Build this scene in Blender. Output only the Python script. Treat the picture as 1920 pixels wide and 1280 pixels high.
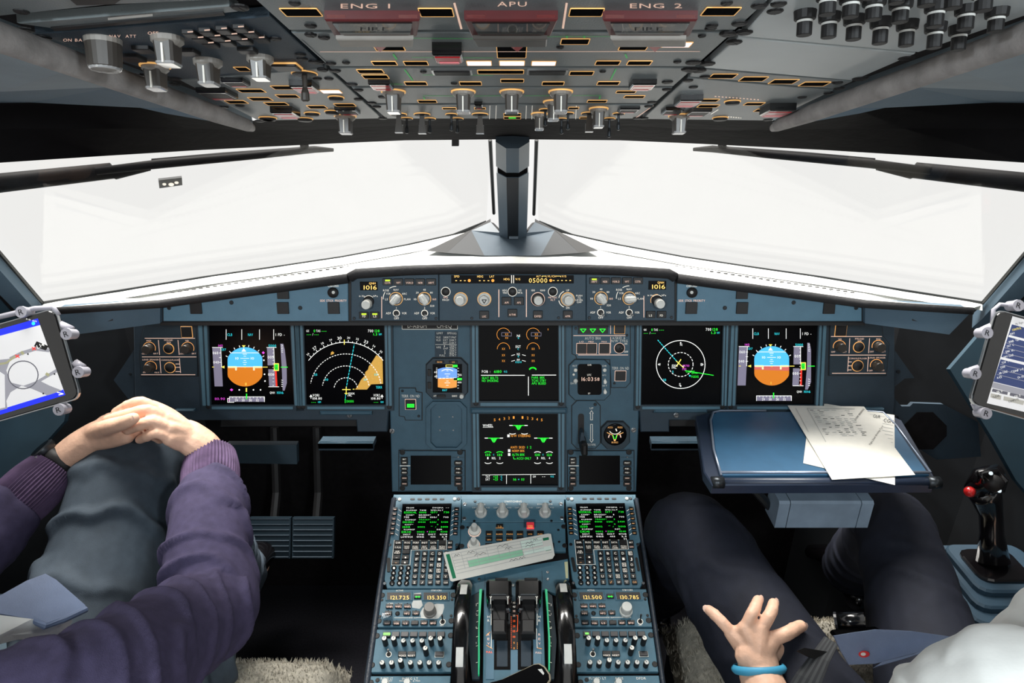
import bpy, math, random
from mathutils import Vector, Matrix, noise
from math import sin, cos, pi, radians, atan2, hypot
random.seed(7)
for o in list(bpy.data.objects): bpy.data.objects.remove(o)
S = bpy.context.scene; COL = S.collection

# ------------------------------------------------------------------ camera
FPX = 1280.0; TILT = radians(25); CAM = Vector((0, 0, 1.6))
cd = bpy.data.cameras.new('camera'); cd.lens = 24; cd.sensor_width = 36; cd.clip_start = 0.02
cam = bpy.data.objects.new('camera', cd); COL.objects.link(cam)
cam.location = CAM; cam.rotation_euler = (radians(90) - TILT, 0, 0); S.camera = cam
# ------------------------------------------------------------------ world, sun, exposure
W = bpy.data.worlds.new('overcast_sky'); S.world = W; W.use_nodes = True
bg = W.node_tree.nodes['Background']; bg.inputs[0].default_value = (0.985, 0.98, 0.965, 1); bg.inputs[1].default_value = 0.95
sd = bpy.data.lights.new('sun', 'SUN'); sd.energy = 12.5; sd.angle = radians(40); sd.color = (1, 0.97, 0.92)
sun = bpy.data.objects.new('sun', sd); COL.objects.link(sun); sun.location = (-2, 4, 5)
sun.rotation_euler = Vector((-0.22, 0.62, 1.5)).to_track_quat('Z', 'Y').to_euler()
vs = S.view_settings; vs.view_transform = 'Standard'; vs.look = 'None'; vs.gamma = 1; vs.use_curve_mapping = False
vs.exposure = 0.0

FWD = Vector((0, cos(TILT), -sin(TILT))); UP = Vector((0, sin(TILT), cos(TILT))); RT = Vector((1, 0, 0))
def ray(px, py): return FWD + RT * ((px - 960) / FPX) + UP * ((640 - py) / FPX)
def at(px, py, d): return CAM + ray(px, py) * d
def at_z(px, py, z): r = ray(px, py); return CAM + r * ((z - CAM.z) / r.z)
def at_y(px, py, y): r = ray(px, py); return CAM + r * ((y - CAM.y) / r.y)
def at_x(px, py, x): r = ray(px, py); return CAM + r * ((x - CAM.x) / r.x)

# ------------------------------------------------------------------ materials
MATS = {}
def lin(c): return tuple(((x / 255) / 12.92 if x / 255 <= 0.04045 else ((x / 255 + 0.055) / 1.055) ** 2.4) for x in c)
def mat(name, rgb, rough=0.5, metal=0.0, emit=0.0, var=0.12, scale=60.0, bump=0.0, spec=0.5, coat=0.0, bscale=None, alpha=None):
    m = bpy.data.materials.new(name); m.use_nodes = True; nt = m.node_tree; b = nt.nodes['Principled BSDF']
    c = lin(rgb); MATS[name] = m
    b.inputs['Roughness'].default_value = rough; b.inputs['Metallic'].default_value = metal
    b.inputs['Specular IOR Level'].default_value = spec; b.inputs['Coat Weight'].default_value = coat
    tc = nt.nodes.new('ShaderNodeTexCoord'); n = nt.nodes.new('ShaderNodeTexNoise'); n.inputs['Scale'].default_value = scale; n.inputs['Detail'].default_value = 5
    r = nt.nodes.new('ShaderNodeValToRGB')
    r.color_ramp.elements[0].position = 0.3; r.color_ramp.elements[1].position = 0.7
    r.color_ramp.elements[0].color = (*[x * (1 - var) for x in c], 1); r.color_ramp.elements[1].color = (*[min(1, x * (1 + var)) for x in c], 1)
    nt.links.new(tc.outputs['Object'], n.inputs['Vector']); nt.links.new(n.outputs['Fac'], r.inputs['Fac']); nt.links.new(r.outputs['Color'], b.inputs['Base Color'])
    if emit:
        b.inputs['Emission Color'].default_value = (*c, 1); b.inputs['Emission Strength'].default_value = emit
    if bump:
        n2 = nt.nodes.new('ShaderNodeTexNoise'); n2.inputs['Scale'].default_value = bscale or scale * 6; n2.inputs['Detail'].default_value = 3
        bp = nt.nodes.new('ShaderNodeBump'); bp.inputs['Strength'].default_value = bump; bp.inputs['Distance'].default_value = 0.002
        nt.links.new(tc.outputs['Object'], n2.inputs['Vector']); nt.links.new(n2.outputs['Fac'], bp.inputs['Height']); nt.links.new(bp.outputs['Normal'], b.inputs['Normal'])
    if alpha is not None: b.inputs['Alpha'].default_value = alpha
    return m
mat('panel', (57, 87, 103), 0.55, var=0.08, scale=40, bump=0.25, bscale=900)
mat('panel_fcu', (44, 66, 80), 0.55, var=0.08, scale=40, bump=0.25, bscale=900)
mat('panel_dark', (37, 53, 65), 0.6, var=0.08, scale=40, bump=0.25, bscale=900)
mat('panel_light', (85, 121, 141), 0.5, var=0.06, scale=40, bump=0.2, bscale=900)
mat('panel_over', (106, 114, 116), 0.42, var=0.06, scale=30, bump=0.15, bscale=800)
mat('panel_ped', (70, 109, 126), 0.5, var=0.08, scale=50, bump=0.25, bscale=900)
mat('panel_sheen', (176, 184, 186), 0.4, var=0.08, scale=9)  # paler than the other overhead plates: bright reflection put into the colour
mat('bezel', (82, 116, 132), 0.45, var=0.06, scale=60)
mat('bezel_dark', (34, 50, 60), 0.5, var=0.06)
mat('black', (17, 16, 17), 0.55, var=0.1)
mat('black_gloss', (10, 10, 11), 0.2, var=0.05, coat=0.5)
mat('black_soft', (22, 21, 24), 0.75, var=0.15, bump=0.5, bscale=120)
mat('matte_black', (26, 24, 25), 0.9, var=0.2, spec=0.1)  # plain matte near-black for footwell, backing boards and gaps
mat('key', (20, 19, 20), 0.45, var=0.05)
mat('screen', (5, 5, 7), 0.25, var=0.0, spec=0.12)
mat('white_paint', (235, 232, 222), 0.6, var=0.04)
mat('white_lit', (235, 228, 215), 0.5, emit=0.55, var=0)
mat('pink_lit', (240, 200, 180), 0.5, emit=0.5, var=0)
mat('amber_lit', (238, 172, 100), 0.5, emit=0.55, var=0); mat('red_dim', (150, 26, 34), 0.4, var=0.1)
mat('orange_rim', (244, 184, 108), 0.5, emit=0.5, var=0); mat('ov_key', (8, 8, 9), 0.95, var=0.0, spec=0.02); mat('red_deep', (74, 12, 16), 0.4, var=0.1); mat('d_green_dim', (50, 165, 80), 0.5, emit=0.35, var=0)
mat('d_white', (235, 235, 230), 0.5, emit=0.85, var=0); mat('d_green', (30, 235, 50), 0.5, emit=0.9, var=0)
mat('d_cyan', (40, 205, 215), 0.5, emit=0.85, var=0); mat('d_magenta', (215, 70, 205), 0.5, emit=0.8, var=0)
mat('d_amber', (235, 150, 50), 0.5, emit=0.85, var=0); mat('d_yellow', (240, 220, 90), 0.5, emit=0.9, var=0)
mat('d_grey', (120, 115, 135), 0.5, emit=0.7, var=0); mat('d_sky', (70, 175, 225), 0.5, emit=0.9, var=0)
mat('d_ground', (200, 112, 20), 0.5, emit=0.85, var=0); mat('d_red', (225, 40, 25), 0.5, emit=0.85, var=0)
mat('d_rose', (195, 95, 85), 0.5, emit=0.8, var=0); mat('d_navy', (14, 18, 48), 0.3, emit=0.5, var=0)
mat('d_lsky', (100, 145, 225), 0.5, emit=0.9, var=0); mat('d_lground', (215, 140, 60), 0.5, emit=0.85, var=0)
mat('lime_lit', (190, 230, 40), 0.5, emit=0.95, var=0); mat('seg_lit', (255, 205, 110), 0.5, emit=1.0, var=0)
mat('red_lit', (235, 60, 70), 0.5, emit=0.8, var=0); mat('white_glow', (250, 235, 240), 0.5, emit=1.0, var=0)
mat('terrain', (190, 145, 60), 0.5, emit=0.8, var=0.35, scale=1500)
mat('knob_grey', (206, 206, 200), 0.4, var=0.08, scale=90)
mat('knob_mid', (128, 124, 118), 0.45, var=0.08, scale=90); mat('key2', (34, 34, 38), 0.35, var=0.05); mat('lime2', (120, 225, 90), 0.5, emit=0.9, var=0)
mat('d_orange', (255, 95, 30), 0.5, emit=0.85, var=0); mat('edge_trim', (40, 48, 58), 0.4, var=0.2, scale=200, bump=0.4, bscale=400); mat('form_pale', (222, 236, 224), 0.8, var=0.02); mat('phone_rim', (176, 164, 140), 0.35, var=0.05)
mat('knob_dark', (62, 58, 54), 0.35, var=0.1, scale=90)
mat('knob_clear', (150, 150, 150), 0.15, var=0.05, coat=0.6)
mat('metal', (165, 168, 170), 0.3, metal=0.9, var=0.08)
mat('metal_dark', (60, 64, 68), 0.35, metal=0.8, var=0.1)
mat('red_guard', (160, 20, 28), 0.35, var=0.1, coat=0.3)
mat('pink_guard', (232, 128, 134), 0.4, var=0.06)
mat('rail', (138, 134, 132), 0.6, var=0.22, scale=60, bump=0.3, bscale=300)
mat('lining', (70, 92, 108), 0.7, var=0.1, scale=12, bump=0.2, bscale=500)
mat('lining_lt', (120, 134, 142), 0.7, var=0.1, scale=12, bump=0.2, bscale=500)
mat('visor', (10, 9, 10), 0.8, var=0.15, scale=25, bump=0.6, bscale=45, spec=0.06)
mat('deck', (214, 214, 210), 0.55, var=0.08, scale=20, bump=0.15, bscale=300)
mat('post', (66, 78, 88), 0.45, var=0.06, scale=20)
mat('post_dark', (24, 27, 31), 0.5, var=0.06, scale=20)
mat('seal', (14, 18, 18), 0.5, var=0.1)
mat('wiper', (14, 12, 13), 0.65, var=0.15, spec=0.1)
mat('table', (46, 86, 116), 0.42, var=0.08, scale=30)
mat('table_dark', (36, 46, 64), 0.38, var=0.08, scale=30)
mat('tablebox', (120, 136, 152), 0.5, var=0.2, scale=18)
mat('paper', (222, 219, 210), 0.8, var=0.03)
mat('ink', (22, 22, 26), 0.8, var=0.1); mat('ink_lt', (168, 170, 168), 0.8, var=0.05)
mat('form_green', (150, 205, 170), 0.8, var=0.05); mat('form_dkgreen', (20, 120, 80), 0.8, var=0.05)
mat('skin', (236, 190, 162), 0.5, var=0.12, scale=45, bump=0.35, bscale=160)
mat('nail', (236, 198, 178), 0.3, var=0.04)
mat('hair', (92, 66, 48), 0.6, var=0.35, scale=140, bump=0.8, bscale=300)
mat('sweater', (68, 62, 87), 0.85, var=0.16, scale=70, bump=0.3, bscale=900, spec=0.2)
mat('cuff', (84, 68, 94), 0.85, var=0.25, scale=50, spec=0.2)
mat('trouser_grey', (70, 80, 90), 0.75, var=0.12, scale=60, bump=0.3, bscale=900, spec=0.25)
mat('trouser_navy', (27, 30, 41), 0.75, var=0.12, scale=60, bump=0.3, bscale=900, spec=0.25)
mat('table_rim', (150, 160, 178), 0.3, metal=0.6, var=0.05); mat('red_lit2', (215, 40, 40), 0.3, var=0.05, coat=0.5)
mat('epaulette', (70, 52, 40), 0.9, var=0.3, scale=90, bump=0.6); mat('strap_dk', (36, 38, 42), 0.7, var=0.15)
mat('tie', (110, 124, 152), 0.5, var=0.06, scale=60, bump=0.2, bscale=900)
mat('shirt', (248, 248, 243), 0.75, var=0.04, scale=30, bump=0.25, bscale=60)
mat('purple', (130, 30, 140), 0.6); mat('wristband', (70, 165, 205), 0.5, var=0.05)
mat('strap', (62, 64, 66), 0.7, var=0.2, scale=40)
mat('fleece', (190, 184, 170), 0.95, var=0.25, scale=80, bump=1.0, bscale=220, spec=0.1)
mat('boot', (42, 66, 83), 0.55, var=0.08, scale=30)
mat('stick', (16, 14, 16), 0.18, var=0.05, coat=0.8)
mat('teal_side', (38, 62, 75), 0.6, var=0.1, scale=20)
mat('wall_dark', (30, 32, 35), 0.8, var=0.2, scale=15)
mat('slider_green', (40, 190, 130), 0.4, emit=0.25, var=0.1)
mat('pale_mark', (205, 205, 200), 0.6, var=0.1); mat('tape_yl', (206, 204, 160), 0.6, var=0.08)
mat('ipad_blue', (20, 40, 230), 0.4, emit=0.8, var=0); mat('ipad_lt', (205, 205, 206), 0.4, emit=0.7, var=0)
mat('ipad_mid', (142, 142, 150), 0.4, emit=0.6, var=0); mat('ipad_navy', (46, 60, 104), 0.4, emit=0.55, var=0)
mat('ipad_line', (90, 90, 100), 0.4, emit=0.5, var=0)
mat('mount', (176, 174, 184), 0.35, var=0.08)
mat('carpet', (22, 22, 26), 0.95, var=0.3, scale=200, spec=0.1)
mat('seat_cloth', (36, 40, 48), 0.8, var=0.2, scale=60)

# glass
def glass(name, tint):
    m = bpy.data.materials.new(name); m.use_nodes = True; nt = m.node_tree; nt.nodes.clear(); MATS[name] = m
    out = nt.nodes.new('ShaderNodeOutputMaterial'); mx = nt.nodes.new('ShaderNodeMixShader'); t = nt.nodes.new('ShaderNodeBsdfTransparent'); g = nt.nodes.new('ShaderNodeBsdfGlossy')
    n = nt.nodes.new('ShaderNodeTexNoise'); n.inputs['Scale'].default_value = 3
    t.inputs[0].default_value = (*tint, 1); g.inputs['Roughness'].default_value = 0.02; mx.inputs[0].default_value = 0.04
    r = nt.nodes.new('ShaderNodeMapRange'); r.inputs['To Min'].default_value = 0.018; r.inputs['To Max'].default_value = 0.022
    nt.links.new(n.outputs['Fac'], r.inputs['Value']); nt.links.new(r.outputs['Result'], mx.inputs[0])
    nt.links.new(t.outputs[0], mx.inputs[1]); nt.links.new(g.outputs[0], mx.inputs[2]); nt.links.new(mx.outputs[0], out.inputs[0])
glass('glass', (0.975, 0.975, 0.97)); glass('guard_clear', (0.75, 0.78, 0.8))

# ------------------------------------------------------------------ mesh helpers
class MB:
    def __init__(s): s.v = []; s.f = []; s.m = []; s.slots = []
    def slot(s, name):
        if name not in s.slots: s.slots.append(name)
        return s.slots.index(name)
    def add(s, vs, fs, m):
        k = len(s.v); i = s.slot(m); s.v += [tuple(v) for v in vs]
        for f in fs: s.f.append([k + a for a in f]); s.m.append(i)
    def prism(s, poly, z0, z1, m, ch=0.0, cap=True):
        """closed prism over a CCW 2-D outline; top edge chamfered by ch"""
        poly = ccw(poly); n = len(poly); vs = [(x, y, z0) for x, y in poly]; fs = [list(range(n))[::-1]]
        rings = [(poly, z1)] if not ch else [(poly, z1 - ch), (inset(poly, ch), z1)]
        for p, z in rings: vs += [(x, y, z) for x, y in p]
        for k in range(len(rings)):
            for i in range(n): j = (i + 1) % n; fs.append([k * n + i, k * n + j, (k + 1) * n + j, (k + 1) * n + i])
        fs.append([len(rings) * n + i for i in range(n)]); s.add(vs, fs, m)
    def ring(s, outer, inner, z0, z1, m):
        outer = ccw(outer); inner = ccw(inner); n = len(outer)
        vs = [(x, y, z0) for x, y in outer] + [(x, y, z1) for x, y in outer] + [(x, y, z1) for x, y in inner] + [(x, y, z0) for x, y in inner]
        fs = []
        for i in range(n):
            j = (i + 1) % n
            for k in range(4): l = (k + 1) % 4; fs.append([k * n + i, k * n + j, l * n + j, l * n + i])
        s.add(vs, fs, m)
    def box(s, x0, x1, y0, y1, z0, z1, m, ch=0.0): s.prism([(x0, y0), (x1, y0), (x1, y1), (x0, y1)], z0, z1, m, ch)
    def lathe(s, prof, m, n=20, cx=0, cy=0, sx=1, sy=1):
        vs = []; fs = []
        for r, z in prof: vs += [(cx + sx * r * cos(2 * pi * i / n), cy + sy * r * sin(2 * pi * i / n), z) for i in range(n)]
        for k in range(len(prof) - 1):
            for i in range(n): j = (i + 1) % n; fs.append([k * n + i, k * n + j, (k + 1) * n + j, (k + 1) * n + i])
        fs.append(list(range(n))[::-1]); fs.append([(len(prof) - 1) * n + i for i in range(n)]); s.add(vs, fs, m)
    def tube(s, pts, rad, m, n=8, up=Vector((0, 0, 1)), flat=1.0, caps=True):
        """tube along points; rad number or list; flat squashes the second axis"""
        pts = [Vector(p) for p in pts]; N = len(pts); rad = rad if isinstance(rad, (list, tuple)) else [rad] * N; vs = []; fs = []
        for i, p in enumerate(pts):
            t = (pts[min(i + 1, N - 1)] - pts[max(i - 1, 0)]).normalized(); a = t.cross(up)
            if a.length < 1e-4: a = t.cross(Vector((0, 1, 0.01)))
            a.normalize(); b = a.cross(t).normalized(); r = rad[i]; ra, rb = (r if isinstance(r, tuple) else (r, r * flat))
            vs += [p + a * (ra * cos(2 * pi * k / n)) + b * (rb * sin(2 * pi * k / n)) for k in range(n)]
        for i in range(N - 1):
            for k in range(n): l = (k + 1) % n; fs.append([i * n + k, i * n + l, (i + 1) * n + l, (i + 1) * n + k])
        if caps: fs.append(list(range(n))[::-1]); fs.append([(N - 1) * n + k for k in range(n)])
        s.add(vs, fs, m)
    def strip(s, A, B, m):
        n = len(A); s.add(list(A) + list(B), [[i, i + 1, n + i + 1, n + i] for i in range(n - 1)], m)
    def slab(s, pts, off, m):
        """closed slab: 3-D outline and its copy moved by off"""
        n = len(pts); pts = [Vector(p) for p in pts]; off = Vector(off)
        s.add(pts + [p + off for p in pts], [list(range(n)), [n + i for i in range(n)][::-1]] + [[i, n + i, n + (i + 1) % n, (i + 1) % n] for i in range(n)], m)
    def mesh(s, name, smooth=False):
        me = bpy.data.meshes.new(name); me.from_pydata(s.v, [], s.f)
        for nm in s.slots: me.materials.append(MATS[nm])
        me.polygons.foreach_set('material_index', s.m)
        if smooth: me.polygons.foreach_set('use_smooth', [True] * len(me.polygons))
        me.update(); return me
    def build(s, name, parent=None, smooth=False, fix=True, angle=None):
        me = s.mesh(name, smooth)
        if fix:
            import bmesh
            b = bmesh.new(); b.from_mesh(me); bmesh.ops.recalc_face_normals(b, faces=b.faces); b.to_mesh(me); b.free()
        if angle: me.set_sharp_from_angle(angle=radians(angle))
        o = bpy.data.objects.new(name, me); COL.objects.link(o)
        if parent: o.parent = parent
        return o
def ccw(p):
    a = sum(p[i][0] * p[(i + 1) % len(p)][1] - p[(i + 1) % len(p)][0] * p[i][1] for i in range(len(p)))
    return list(p) if a > 0 else list(p)[::-1]
def inset(p, d):
    n = len(p); out = []
    for i in range(n):
        a = Vector(p[i - 1]); b = Vector(p[i]); c = Vector(p[(i + 1) % n]); e = (b - a); f = (c - b)
        if e.length < 1e-9 or f.length < 1e-9: out.append(tuple(b)); continue
        e.normalize(); f.normalize(); n1 = Vector((-e.y, e.x)); n2 = Vector((-f.y, f.x)); q = n1 + n2
        k = 1 + n1.dot(n2); out.append(tuple(b + q * (d / max(k, 0.3))))
    return out
def rrect(x0, y0, x1, y1, r, n=3):
    x0, x1 = min(x0, x1), max(x0, x1); y0, y1 = min(y0, y1), max(y0, y1); r = min(r, (x1 - x0) / 2.01, (y1 - y0) / 2.01); out = []
    for cx, cy, a in ((x1 - r, y0 + r, -90), (x1 - r, y1 - r, 0), (x0 + r, y1 - r, 90), (x0 + r, y0 + r, 180)):
        out += [(cx + r * cos(radians(a + 90 * k / n)), cy + r * sin(radians(a + 90 * k / n))) for k in range(n + 1)]
    return out
def octa(x0, y0, x1, y1, c):
    return [(x0 + c, y0), (x1 - c, y0), (x1, y0 + c), (x1, y1 - c), (x1 - c, y1), (x0 + c, y1), (x0, y1 - c), (x0, y0 + c)]
def tag(o, label=None, cat=None, group=None, kind=None):
    for k, v in (('label', label), ('category', cat), ('group', group), ('kind', kind)):
        if v: o[k] = v
    return o
def empty(name, mtx, label, cat, group=None):
    o = bpy.data.objects.new(name, None); COL.objects.link(o); o.empty_display_size = 0.02
    o.matrix_world = mtx; return tag(o, label, cat, group)

# ------------------------------------------------------------------ lettering glyphs (built-in vector font, one mesh per character)
GL = {}
def glyph(ch):
    if ch in GL: return GL[ch]
    cu = bpy.data.curves.new('g', 'FONT'); cu.body = ch; cu.resolution_u = 2; ob = bpy.data.objects.new('g', cu)
    me = ob.to_mesh(); vs = [(v.co.x, v.co.y) for v in me.vertices]; fs = [list(p.vertices) for p in me.polygons]; ob.to_mesh_clear()
    bpy.data.objects.remove(ob); bpy.data.curves.remove(cu)
    if not vs: GL[ch] = ([], [], 0.3); return GL[ch]
    x0 = min(v[0] for v in vs); x1 = max(v[0] for v in vs)
    GL[ch] = ([(x - x0, y) for x, y in vs], fs, x1 - x0); return GL[ch]
CAPH = max(v[1] for v in glyph('H')[0])

# ------------------------------------------------------------------ planes and things laid on them
class Fr:
    def __init__(s, o, U, V):
        s.o = Vector(o); s.U = Vector(U).normalized(); s.N = s.U.cross(Vector(V)).normalized(); s.V = s.N.cross(s.U)
    def pix(s, px, py, h=0.0):
        d = ray(px, py); t = (s.o + s.N * h - CAM).dot(s.N) / d.dot(s.N); p = CAM + d * t - s.o
        return p.dot(s.U), p.dot(s.V)
    def w(s, u, v, h=0.0): return s.o + s.U * u + s.V * v + s.N * h
    def wp(s, px, py, h=0.0): return s.w(*s.pix(px, py, h), h)
    def moved(s, px, py, h=0.0): return Fr(s.wp(px, py, h), s.U, s.V)
    def mtx(s): return Matrix(((s.U.x, s.V.x, s.N.x, s.o.x), (s.U.y, s.V.y, s.N.y, s.o.y), (s.U.z, s.V.z, s.N.z, s.o.z), (0, 0, 0, 1)))
CACHE = {}
class Unit:
    """one thing on a plane; coordinates are photo pixels seen through a view (ox, oy, k)"""
    def __init__(s, fr, px, py, name, label, cat, group=None, h=0.0, view=(0, 0, 1)):
        s.f = fr.moved(px, py, h); s.root = empty(name, s.f.mtx(), label, cat, group); s.view = view; s.z = 0.0; s.lay = 0; s.b = {}; s.dx = s.dy = 0; s.fn = None
    def P(s, X, Y, h=None):
        if s.fn: X, Y = s.fn(X, Y)
        ox, oy, k = s.view; return s.f.pix(ox + X / k + s.dx, oy + Y / k + s.dy, s.z if h is None else h)
    def L(s, X, Y):
        """metres per view pixel, across and up"""
        a = s.P(X, Y); b = s.P(X + 1, Y); c = s.P(X, Y - 1); return abs(b[0] - a[0]), abs(c[1] - a[1])
    def plate(s, name, pts, z0, z1, m, ch=0.0, parent=None, h=None):
        if len(pts) == 4 and not isinstance(pts[0], (tuple, list)): x0, y0, x1, y1 = pts; pts = [(x0, y0), (x1, y0), (x1, y1), (x0, y1)]
        q = [s.P(*p, h) for p in pts]
        if name in ('faceplate', 'case') and abs(s.f.N.dot(MP.N)) > .9999 and z1 > 0: mb = MB(); mb.prism(inset(ccw(q), -.0016), -.002, .0005, 'black'); mb.build('seam', s.root)
        mb = MB(); mb.prism(q, z0, z1, m, ch); return mb.build(name, parent or s.root)
    def frame(s, name, o, i, z0, z1, m):
        """rectangular ring between two view rectangles or outlines"""
        q = lambda r: [(r[0], r[1]), (r[2], r[1]), (r[2], r[3]), (r[0], r[3])] if not isinstance(r[0], (tuple, list)) else r
        mb = MB(); mb.ring([s.P(*p) for p in q(o)], [s.P(*p) for p in q(i)], z0, z1, m); return mb.build(name, s.root)
    def put(s, key, make, X, Y, name, rot=0.0, z=None, parent=None):
        """shared mesh placed at a view pixel"""
        if key not in CACHE: CACHE[key] = make()
        o = bpy.data.objects.new(name, CACHE[key]); COL.objects.link(o); o.parent = s.root
        u, v = s.P(X, Y); o.location = (u, v, s.z if z is None else z); o.rotation_euler = (0, 0, rot); return o
    def sub(s, key, make, par, name, z=0.0, rot=0.0):
        if key not in CACHE: CACHE[key] = make()
        o = bpy.data.objects.new(name, CACHE[key]); COL.objects.link(o); o.parent = par; o.location = (0, 0, z); o.rotation_euler = (0, 0, rot); return o
    def size(s, x0, y0, x1, y1):
        cx, cy = (x0 + x1) / 2, (y0 + y1) / 2; a, b = s.L(cx, cy); q = lambda t: max(0.0008, round(t * 2500) / 2500)
        return cx, cy, q(abs(x1 - x0) * a), q(abs(y1 - y0) * b)
    def button(s, x0, y0, x1, y1, h=0.003, m='key', rim=None, rimw=0.0009, r=0.0008, name='push_button', rimh=0.0012):
        cx, cy, w, hh = s.size(x0, y0, x1, y1)
        def mk():
            b = MB(); b.prism(rrect(-w / 2, -hh / 2, w / 2, hh / 2, r, 2), -0.0005, h, m, min(0.0006, h * 0.3)); return b.mesh(name)
        o = s.put((name, w, hh, h, m, r), mk, cx, cy, name)
        if rim:
            def mk2():
                b = MB(); b.ring(rrect(-w / 2 - rimw, -hh / 2 - rimw, w / 2 + rimw, hh / 2 + rimw, r, 2), rrect(-w / 2, -hh / 2, w / 2, hh / 2, r, 2), -0.0003, rimh, rim); return b.mesh('rim')
            s.sub(('rim', w, hh, rim, rimw, r, rimh), mk2, o, 'rim')
        return o
    def rnd(s, X, Y, r, h, m, name='push_button', n=18, taper=0.9, rot=0, rim=None, rimw=0.001):
        a, b = s.L(X, Y); R = round(r * a * 4000) / 4000
        def mk():
            q = MB(); q.lathe([(R, -0.0005), (R, h * 0.6), (R * taper, h)], m, n); return q.mesh(name, True)
        o = s.put((name, R, h, m, taper, n), mk, X, Y, name, rot)
        if rim: s.sub(('rrim', R, rim, rimw), lambda: ringmesh(R + rimw, R, rim), o, 'rim')
        return o
    def screw(s, X, Y, r=3.2, m='metal_dark', name='screw'):
        a, b = s.L(X, Y); R = round(r * a * 5000) / 5000
        def mk():
            q = MB(); q.lathe([(R, -0.0004), (R, 0.0006), (R * 0.8, 0.0012)], m, 12); q.box(-R * .75, R * .75, -R * .14, R * .14, 0.0011, 0.00135, 'black'); return q.mesh(name)
        return s.put((name, R, m), mk, X, Y, name, random.uniform(0, 3))
    def bolt(s, X, Y, r=4.5): return s.screw(X, Y, r, 'black', 'fastener')
    # flat print and display graphics, collected into one part per sort
    def _b(s, part):
        if part not in s.b: s.b[part] = MB()
        s.lay += 1; return s.b[part], s.z + 0.0003 + 0.00001 * s.lay
    def fill(s, pts, m, part='markings'):
        if not isinstance(pts[0], (tuple, list)): x0, y0, x1, y1 = pts; pts = [(x0, y0), (x1, y0), (x1, y1), (x0, y1)]
        b, z = s._b(part); q = ccw([s.P(*p) for p in pts]); b.add([(u, v, z) for u, v in q], [list(range(len(q)))], m)
    def line(s, pts, w, m, part='markings', dash=None, closed=False):
        if closed: pts = list(pts) + [pts[0]]
        b, z = s._b(part); segs = []
        if dash:
            on, off = dash; acc = 0.0
            for (x0, y0), (x1, y1) in zip(pts, pts[1:]):
                l = hypot(x1 - x0, y1 - y0); t = 0
                while t < l:
                    ph = acc % (on + off); step = min(l - t, (on - ph) if ph < on else (on + off - ph)) + 1e-6
                    if ph < on: segs.append(((x0 + (x1 - x0) * t / l, y0 + (y1 - y0) * t / l), (x0 + (x1 - x0) * min(1, (t + step) / l), y0 + (y1 - y0) * min(1, (t + step) / l))))
                    t += step; acc += step
        else: segs = list(zip(pts, pts[1:]))
        for (x0, y0), (x1, y1) in segs:
            l = hypot(x1 - x0, y1 - y0)
            if l < 1e-6: continue
            ex, ey = (x1 - x0) / l * w * 0.25, (y1 - y0) / l * w * 0.25; nx, ny = -(y1 - y0) / l * w / 2, (x1 - x0) / l * w / 2
            if dash: ex = ey = 0
            q = ccw([s.P(x0 - ex + nx, y0 - ey + ny), s.P(x0 - ex - nx, y0 - ey - ny), s.P(x1 + ex - nx, y1 + ey - ny), s.P(x1 + ex + nx, y1 + ey + ny)])
            b.add([(u, v, z) for u, v in q], [[0, 1, 2, 3]], m)
    def arc(s, cx, cy, r, a0, a1, w, m, part='markings', n=24, dash=None, ry=None):
        ry = ry or r; s.line([(cx + r * cos(radians(a0 + (a1 - a0) * i / n)), cy - ry * sin(radians(a0 + (a1 - a0) * i / n))) for i in range(n + 1)], w, m, part, dash)
    def disc(s, cx, cy, r, m, part='markings', n=14): s.fill([(cx + r * cos(2 * pi * i / n), cy + r * sin(2 * pi * i / n)) for i in range(n)], m, part)
    def text(s, t, X, Y, h, m='white_lit', al='c', w=None, part='lettering', rot=0.0, gap=0.14):
        """centred vertically on Y; h = cap height in view pixels; w = total width in view pixels"""
        tot = 0; items = []
        for ch in t:
            vs, fs, wd = glyph(ch)
            if vs: items.append((vs, fs, tot))
            tot += wd + gap
        tot = max(tot - gap, 0.01); sy = h / CAPH; sx = (w / tot) if w else sy * 0.95
        x0 = {'c': -tot * sx / 2, 'l': 0, 'r': -tot * sx}[al]; b, z = s._b(part); c, n = cos(rot), sin(rot)
        for vs, fs, off in items:
            q = []
            for x, y in vs:
                gx = x0 + (x + off) * sx; gy = y * sy - h / 2; u, v = s.P(X + gx * c + gy * n * 1.0, Y - (gy * c - gx * n)); q.append((u, v, z))
            b.add(q, fs, m)
    def done(s):
        for k, b in s.b.items(): tag(b.build(k, s.root, fix=False), kind='stuff')
        s.b = {}
def ringmesh(R, r, m, h=0.0008, n=24):
    b = MB(); b.ring([(R * cos(2 * pi * i / n), R * sin(2 * pi * i / n)) for i in range(n)], [(r * cos(2 * pi * i / n), r * sin(2 * pi * i / n)) for i in range(n)], -0.0003, h, m); return b.mesh('rim')
X1 = Vector((1, 0, 0))
def vdir(el): return Vector((0, cos(radians(el)), sin(radians(el))))
MP = Fr(at(960, 840, 1.39), X1, vdir(77.2))          # main instrument panel
GP = Fr(at(960, 555, 1.215), X1, vdir(77.2))         # glareshield face
PP = Fr(at(960, 1250, 1.185), X1, vdir(16.7))        # centre pedestal
OP = Fr(at(960, 222, 0.78), X1, -vdir(-16.7))        # overhead panel (faces down)
# ================================================================== the setting
def struct(name, mb, smooth=False, angle=None, fix=True): return tag(mb.build(name, None, smooth, fix, angle), kind='structure')
def mirror(pts): return [(1922 - x, y) for x, y in pts]
DZ = CAM.z - 0.385
def zd(x): return 1.212 - .072 * max(0, (abs(x - 961) - 45) / 835)      # height of the glareshield deck, falling outboard
mb = MB(); mb.box(-1.15, 1.15, -0.7, 2.0, -0.03, 0.0, 'carpet'); struct('floor', mb)
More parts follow.
